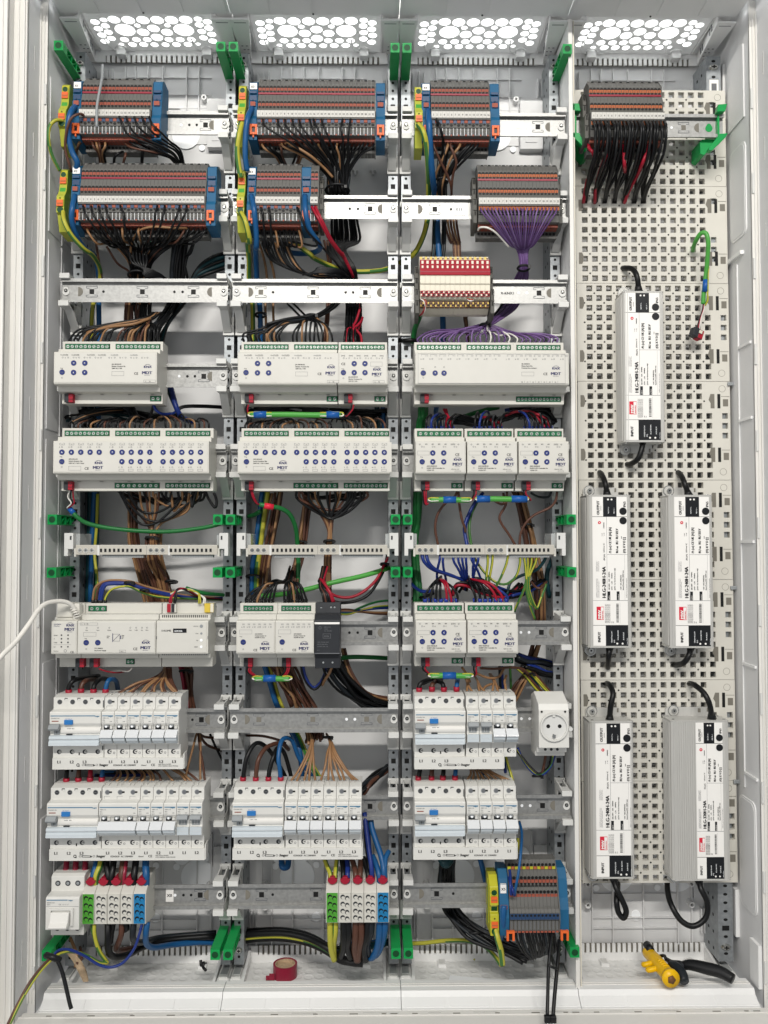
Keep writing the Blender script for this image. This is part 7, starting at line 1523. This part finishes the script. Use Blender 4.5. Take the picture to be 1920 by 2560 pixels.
for i, x in enumerate((602, 642, 696, 736, 790, 832, 884, 922)): L.wire('43', TN, 1.8, [(x, 490, -20), (x, 450, -22), (lerp(x, 700, .45)-14, 390, -12), (lerp(x, 640, .7), 340, 10), (lerp(x, 640, .8), 290, 40)], jit=1)
L.wire('43', 'yg', 2.2, [(880, 240, 10), (900, 320, 4), (925, 400, -4), (944, 480, -10)]); L.wire('43', DB, 2.4, [(870, 260, 20), (880, 340, 10), (884, 380, 0)]); L.wire('43', BL, 3.6, [(712, 330, 30), (716, 400, 26), (700, 450, 40)])
L = Loom('blue wires dropping into the strip near the floor of third bay')
L.wire('43', BL, 2.0, [(985, 740, 0), (1002, 820, -20), (996, 960, -44), (980, 1100, -56), (962, 1200, -60), (950, 1275, -54)]); L.wire('43', DB, 2.0, [(905, 1030, -10), (918, 1120, -36), (920, 1200, -52), (925, 1275, -54)]); L.wire('43', DB, 2.0, [(890, 1020, 0), (905, 1130, -30), (935, 1230, -56), (950, 1278, -54)])
L.wire('43', 'yg', 2.6, [(972, 860, 0), (974, 920, 0), (966, 980, 20)]); L.wire('43', BL, 4, [(700, 1010, 10), (720, 1090, 6), (742, 1190, 20)])
L = Loom('heavy black loom falling behind the bottom rail and along the floor, third bay')
L.bundle('43', [BK, 'w_grey', BK, BK], 3, [(455, 1000, 10), (445, 1090, 16), (440, 1200, 40), (470, 1340, 46), (520, 1430, 36), (640, 1540, 16), (760, 1600, 4), (900, 1680, -8), (1040, 1740, -20)], 10, 12); L.wire('43', 'w_teal', 7, [(420, 1010, 0), (450, 1046, -6), (480, 1010, 0)]); L.tie('43', 665, 1545, 14, 14)
for i in range(13):
    x = 962+i*22.5; mt = 'w_grey' if i in (2, 9) else BK; L.wire('43', mt, 2, [(x, 1530, -44), (x+8+i, 1600, -44), (lerp(x, 1110, .2)+14+i*2, 1680, -36), (1060+i*9, 1738-i*3, -26), (1000+i*6, 1735-i*4, -20), (900, 1690-i*4, -8), (800, 1630-i*3, 2)], jit=1)
L = Loom('thick yellow green cable pointing down from the bright earth terminal', 'wire', 'wire', 'single wires'); L.wire('43', 'yg', 4.2, [(808, 1515, -42), (826, 1590, -50), (850, 1680, -48), (862, 1780, -44)], n=10, sub=8)
L = Loom('yellow green cable lying along the comb of third bay', 'wire', 'wire', 'single wires'); L.wire('43', 'yg', 3.2, [(180, 1628, 84), (300, 1622, 78), (450, 1606, 70), (600, 1606, 56), (720, 1640, 36), (800, 1710, 10), (852, 1784, -10)], n=9, sub=7)
L = Loom('thick blue cable behind the bright earth terminal of third bay', 'cable', 'feed_cable', 'feed cables'); L.wire('43', BL, 4.2, [(872, 1350, -46), (868, 1440, -48), (866, 1530, -40), (850, 1590, -20)], n=10)
for k, pts in enumerate(([(1226, 1540, -44), (1212, 1650, -60), (1198, 1800, -76), (1192, 2000, -90), (1188, 2160, -104)], [(1274, 1600, -30), (1268, 1720, -56), (1256, 1850, -72), (1242, 2000, -88), (1230, 2160, -104)])):
    L = Loom(('long black cable tie hanging down nearest the floor seam' if k else 'long black cable tie hanging from the tail of the black loom'), 'cable tie', 'cable_tie', 'loose cable ties'); L.wire('43', 'blackp', 2.6, pts, n=4, name='strap')
    p = P('43', pts[-1][0], pts[-1][1]+16, pts[-1][2])-L.org; obj('lock_head', MB().box(p.x-4, p.x+4, p.y-4, p.y+3, p.z-4, p.z+5, 'blackp').box(p.x-2, p.x+2, p.y-2, p.y+1, p.z-9, p.z-4, 'disc'), L.o, bevel=.8)
L = Loom('short black zip tie joining the two long hanging ties', 'cable tie', 'cable_tie', 'loose cable ties'); L.wire('43', 'blackp', 1.6, [(1195, 1780, -78), (1225, 1800, -80), (1262, 1810, -76)])
L = Loom('small black curled cable tie on the floor tray of first bay', 'cable tie', 'cable_tie', 'loose cable ties'); L.wire('41', 'blackp', 2.2, [(1300, 1556, 30), (1304, 1590, 26), (1320, 1574, 20), (1316, 1600, 16), (1334, 1622, 10)]); L.wire('41', 'blackp', 1.2, [(1316, 1580, 20), (1338, 1574, 18)])
# ---------------- plate bay
L = Loom('mass of thick black wires with a few red ones diving through the plate')
tg = [245, 262, 325, 342, 398, 412, 470, 486, 548, 562, 622, 640, 690, 706]
for i in range(20):
    x = 318+i*28.6; t_ = tg[min(13, int(i*.7))]
    L.wire('14', BK, 2.15, [(x, 930, -46), (x+16, 975, -60), (x+20-i*.6, 1060, -58), (lerp(x, t_, .12)+14, 1180, -50+(i % 3)*5), (lerp(x, t_, .4), 1320, -26+(i % 3)*6), (lerp(x, t_, .84), 1460, 10), (t_, 1560, 46)], jit=1.5)
for i, (x, t_) in enumerate(((340, 262), (470, 410), (520, 480), (590, 560), (650, 640), (700, 700), (760, 706))): L.wire('14', BK, 2.1, [(x, 1105, -22), (x+6, 1160, -36), (lerp(x, t_, .4), 1300, -10), (lerp(x, t_, .9), 1450, 20), (t_, 1560, 46)], jit=2)
for x, pts in ((282, [(318, 1180), (318, 1270), (268, 1400), (240, 1560)]), (432, [(400, 1230), (360, 1340), (335, 1450), (328, 1560)]), (548, [(556, 1260), (560, 1330)]), (735, [(700, 1240), (660, 1340), (600, 1450), (556, 1560)])): L.wire('14', 'w_red', 2.6, [(x, 1105, -22), (x+4, 1140, -38)]+[(a, b, -40+j*24) for j, (a, b) in enumerate(pts)])
def dcable(label, c, pts, r=4.1):
    L = Loom(label, 'cable', 'driver_cable', 'black power supply cables'); L.wire(c, BK, r, pts, n=12, sub=7, name='jacket'); return L
for nm, c, pts, gl in (('black cable entering the top of the lone power supply', '24', [(525, 222, 50), (560, 216, 34), (620, 226, 20), (655, 290, 12), (666, 400, 18)], 1), ('black cable leaving the bottom of the lone power supply', '24', [(700, 1530, 18), (690, 1600, 10), (660, 1680, 12), (600, 1722, 30), (560, 1720, 50)], 0),
    ('black cable on top of the middle power supply by the partition', '34', [(350, -66, 54), (380, -44, 30), (410, 30, 12), (425, 125, 16)], 1), ('black cable on top of the middle power supply by the side wall', '34', [(945, -66, 54), (985, -44, 30), (1020, 30, 12), (1052, 125, 16)], 1),
    ('straight black cable under the middle power supply by the partition', '34', [(444, 1275, 16), (436, 1350, 12), (430, 1430, 34), (430, 1440, 54)], 0), ('curved black cable under the middle power supply by the side wall', '34', [(1070, 1275, 16), (1050, 1350, 4), (1010, 1405, 12), (960, 1420, 34), (940, 1420, 54)], 0),
    ('black cable on top of the lowest narrow power supply', '34', [(405, 1560, 54), (440, 1572, 24), (468, 1640, 6), (450, 1740, 4), (442, 1850, 14)], 1), ('long black cable arching onto the widest power supply', '34', [(1035, 1562, 54), (1090, 1572, 20), (1170, 1640, 0), (1212, 1730, -4), (1228, 1830, 12)], 1),
    ('black cable tied in a narrow loop under the lowest narrow supply', '44', [(442, 1140, 16), (466, 1220, 4), (510, 1310, 0), (540, 1390, 0), (520, 1440, 2), (484, 1400, 4), (470, 1320, 4), (476, 1240, 20), (478, 1170, 50)], 0), ('wide black cable loop hanging under the widest power supply', '44', [(1065, 1155, 16), (1085, 1230, 4), (1130, 1330, 0), (1118, 1440, 0), (1030, 1500, 0), (940, 1460, 4), (870, 1350, 14), (842, 1250, 36), (838, 1150, 60)], 0)):
    L = dcable(nm, c, pts)
    e = pts[-1] if gl else pts[0]; f = pts[-2] if gl else pts[1]
    a, b = P(c, *e)-L.org, P(c, *f)-L.org; d = (b-a).normalized(); obj('gland', MB().tube([a, a+d*5, a+d*10], lambda t: 6.6-2.2*t, 'blackp', 12, smoothpath=False), L.o)
L = Loom('loose green bus cable with blue tape ending in a small red and grey connector', 'bus cable', 'bus_cable', 'green bus cables')
L.wire('R', 'w_lgreen', 3.3, [(790, 700, 56), (796, 650, 30), (830, 560, 10), (885, 478, 0), (945, 480, -4), (970, 580, -4), (962, 760, 4), (944, 950, 12), (920, 1150, 16), (912, 1290, 18)], n=11, sub=7, name='sheath')
L.sleeve('R', 'tape_blue', 4.3, (944, 1010, 12), (934, 1150, 14), 'tape_wrap', 14); L.wire('R', 'yg', 1.2, [(978, 860, 10), (968, 960, 8), (962, 1200, 12), (940, 1300, 16)]); L.wire('R', 'w_yel', 1.2, [(960, 1150, 10), (966, 1240, 12), (935, 1310, 16)])
for q, mt in ((0, BK), (8, 'w_red'), (16, 'w_white')): L.wire('R', mt, .9, [(912+q*.6, 1290, 18), (905+q, 1350, 18), (870+q, 1460, 16), (830+q*2.4, 1600, 14)])
p = P('R', 835, 1640, 14)-L.org; o_ = obj('connector', MB().box(-9, -1, -6, 6, -6, 8, 'dark').box(-1, 8, -6, 6, -7, 7, 'rred').box(-2, 5, -7, -5.8, 0, 6, 'rcream'), L.o, p, bevel=.6); o_.rotation_euler = (0, .35, .3)
# ---------------- things on the floor
q = PZ('42', 446, 1668, ZF)
t = thing('tape_roll', 'wine red roll of insulating tape standing on the floor tray of second bay', 'tape roll', (q.x, q.y+4, ZF))
m = MB(); n = 32
def tube_ring(m, r0, r1, z0, z1, mo, mi, mt):
    vs = []
    for r, z in ((r0, z0), (r0, z1), (r1, z1), (r1, z0)): vs += [(r*math.cos(2*math.pi*i/n), r*math.sin(2*math.pi*i/n), z) for i in range(n)]
    fs = []; ms = []
    for k, mm in enumerate((mo, mt, mi, mt)):
        for i in range(n): j = (i+1) % n; kk = (k+1) % 4; fs.append((k*n+i, k*n+j, kk*n+j, kk*n+i)); ms.append(mm)
    m.add(vs, fs, ms)
tube_ring(m, 18, 15.4, 0, 19, 'wine', 'wine', 'wine'); obj('tape', m, t); m = MB(); tube_ring(m, 15.3, 13.4, .5, 18.4, 'card', 'card', 'card'); m.disc(0, 0, 4, 13.4, 10, 'card', 24, 'z'); obj('core', m, t)
obj('loose_end', MB().box(-27, -14, -15, -13.6, 1, 8, 'wine').box(-22, -14, -15.5, -14, 8, 11, 'wine'), t, bevel=.4)
# cable stripper
a, b = P('44', 866, 1880, -34), P('44', 700, 1690, 52)
t = thing('cable_stripper', 'yellow cable stripper lying on the floor of the plate bay', 'cable stripper', tuple(a)); d = b-a
m = MB(); m.tube([Vector((0, 0, 0)), d*.12, d*.5, d*.8, d], lambda s: 11.6 if s < .1 else 10 if s < .7 else 9.2, 'tooly', 18); obj('body', m, t)
e = d.normalized(); side_ = e.cross(Vector((0, 0, 1))).normalized(); up_ = side_.cross(e)
obj('blade_opening', MB().tube([-e*3.2-up_*1, -e*1.2-up_*1], 6, 'rbrn', 5, smoothpath=False), t)
obj('collar', MB().tube([-e*1.5, e*5], 12.2, 'tooly', 18, smoothpath=False), t)
for k in range(4): obj('grip_rib', MB().tube([d*(.2+k*.07)+up_*9+side_*-4.5, d*(.2+k*.07)+up_*10.2, d*(.2+k*.07)+up_*9+side_*4.5], .9, 'tooly', 6), t)
for k, f in enumerate((.38, .58)): obj('finger_lug', MB().tube([d*f-side_*7, d*f-side_*18-up_*2, d*(f+.06)-side_*19-up_*4], 4, 'tooly', 10), t)
obj('slider', MB().tube([d*.86+up_*7, d*1.06+up_*9], 6, 'blackp', 8, smoothpath=False), t); obj('hook_blade', MB().tube([d*.5+up_*8+side_*10, d*.62+up_*8+side_*12, d*.72+up_*4+side_*9], 2.4, 'blackp', 7), t)
# pliers
g = P('44', 880, 1800, 0); t = thing('side_cutters', 'pair of cutting pliers with dark grips beside the yellow stripper', 'pliers', tuple(g))
def pl(name, pts, r, mt, **k): obj(name, MB().tube([P('44', *p)-g for p in pts], r, mt, 12, sub=6), t)
pl('handle', [(940, 1790, 6), (1010, 1782, 0), (1120, 1806, -12), (1230, 1836, -24), (1318, 1886, -36)], lambda s: 5.6+3*math.sin(s*2.6), 'dark' if False else 'blackp')
pl('handle', [(860, 1776, 6), (900, 1800, -4), (940, 1850, -18), (966, 1905, -30)], lambda s: 5.2+3.4*math.sin(s*2.8), 'w_grey')
pl('jaw', [(955, 1790, 4), (920, 1776, 10), (872, 1766, 20), (830, 1740, 34)], lambda s: 6-3*s, 'blackp'); pl('pivot', [(935, 1790, -4), (935, 1788, 12)], 5, 'dark')
# offcuts
for c, x, y, mt, lb, sz in (('41', 1108, 1539, 'w_tan', 'small brown wire offcut on the floor tray of first bay', 5), ('43', 637, 1735, 'w_yel', 'small yellow wire offcut on the floor tray of third bay', 5)):
    q = PZ(c, x, y, ZF+2); t = thing('wire_offcut', lb, 'wire offcut', tuple(q), 'offcuts on the floor'); obj('core', MB().tube([(-sz, 0, 0), (0, -1, 1), (sz, -4, 0)], 1.6, mt, 7, sub=4), t)
t = thing('clear_sheet', 'clear plastic film lying flat in the floor tray of third bay', 'plastic film', (0, 0, ZF), 'offcuts on the floor'); q = [PZ('43', x, y, ZF+3) for x, y in ((480, 1858), (980, 1900), (960, 1912), (470, 1905))]
obj('film', MB().add([(v.x, v.y, 3+i*.4) for i, v in enumerate(q)]+[(v.x, v.y, 2.6+i*.4) for i, v in enumerate(q)], [(0, 1, 2, 3), (4, 7, 6, 5), (0, 4, 5, 1), (1, 5, 6, 2), (2, 6, 7, 3), (3, 7, 4, 0)], 'disc'), t)
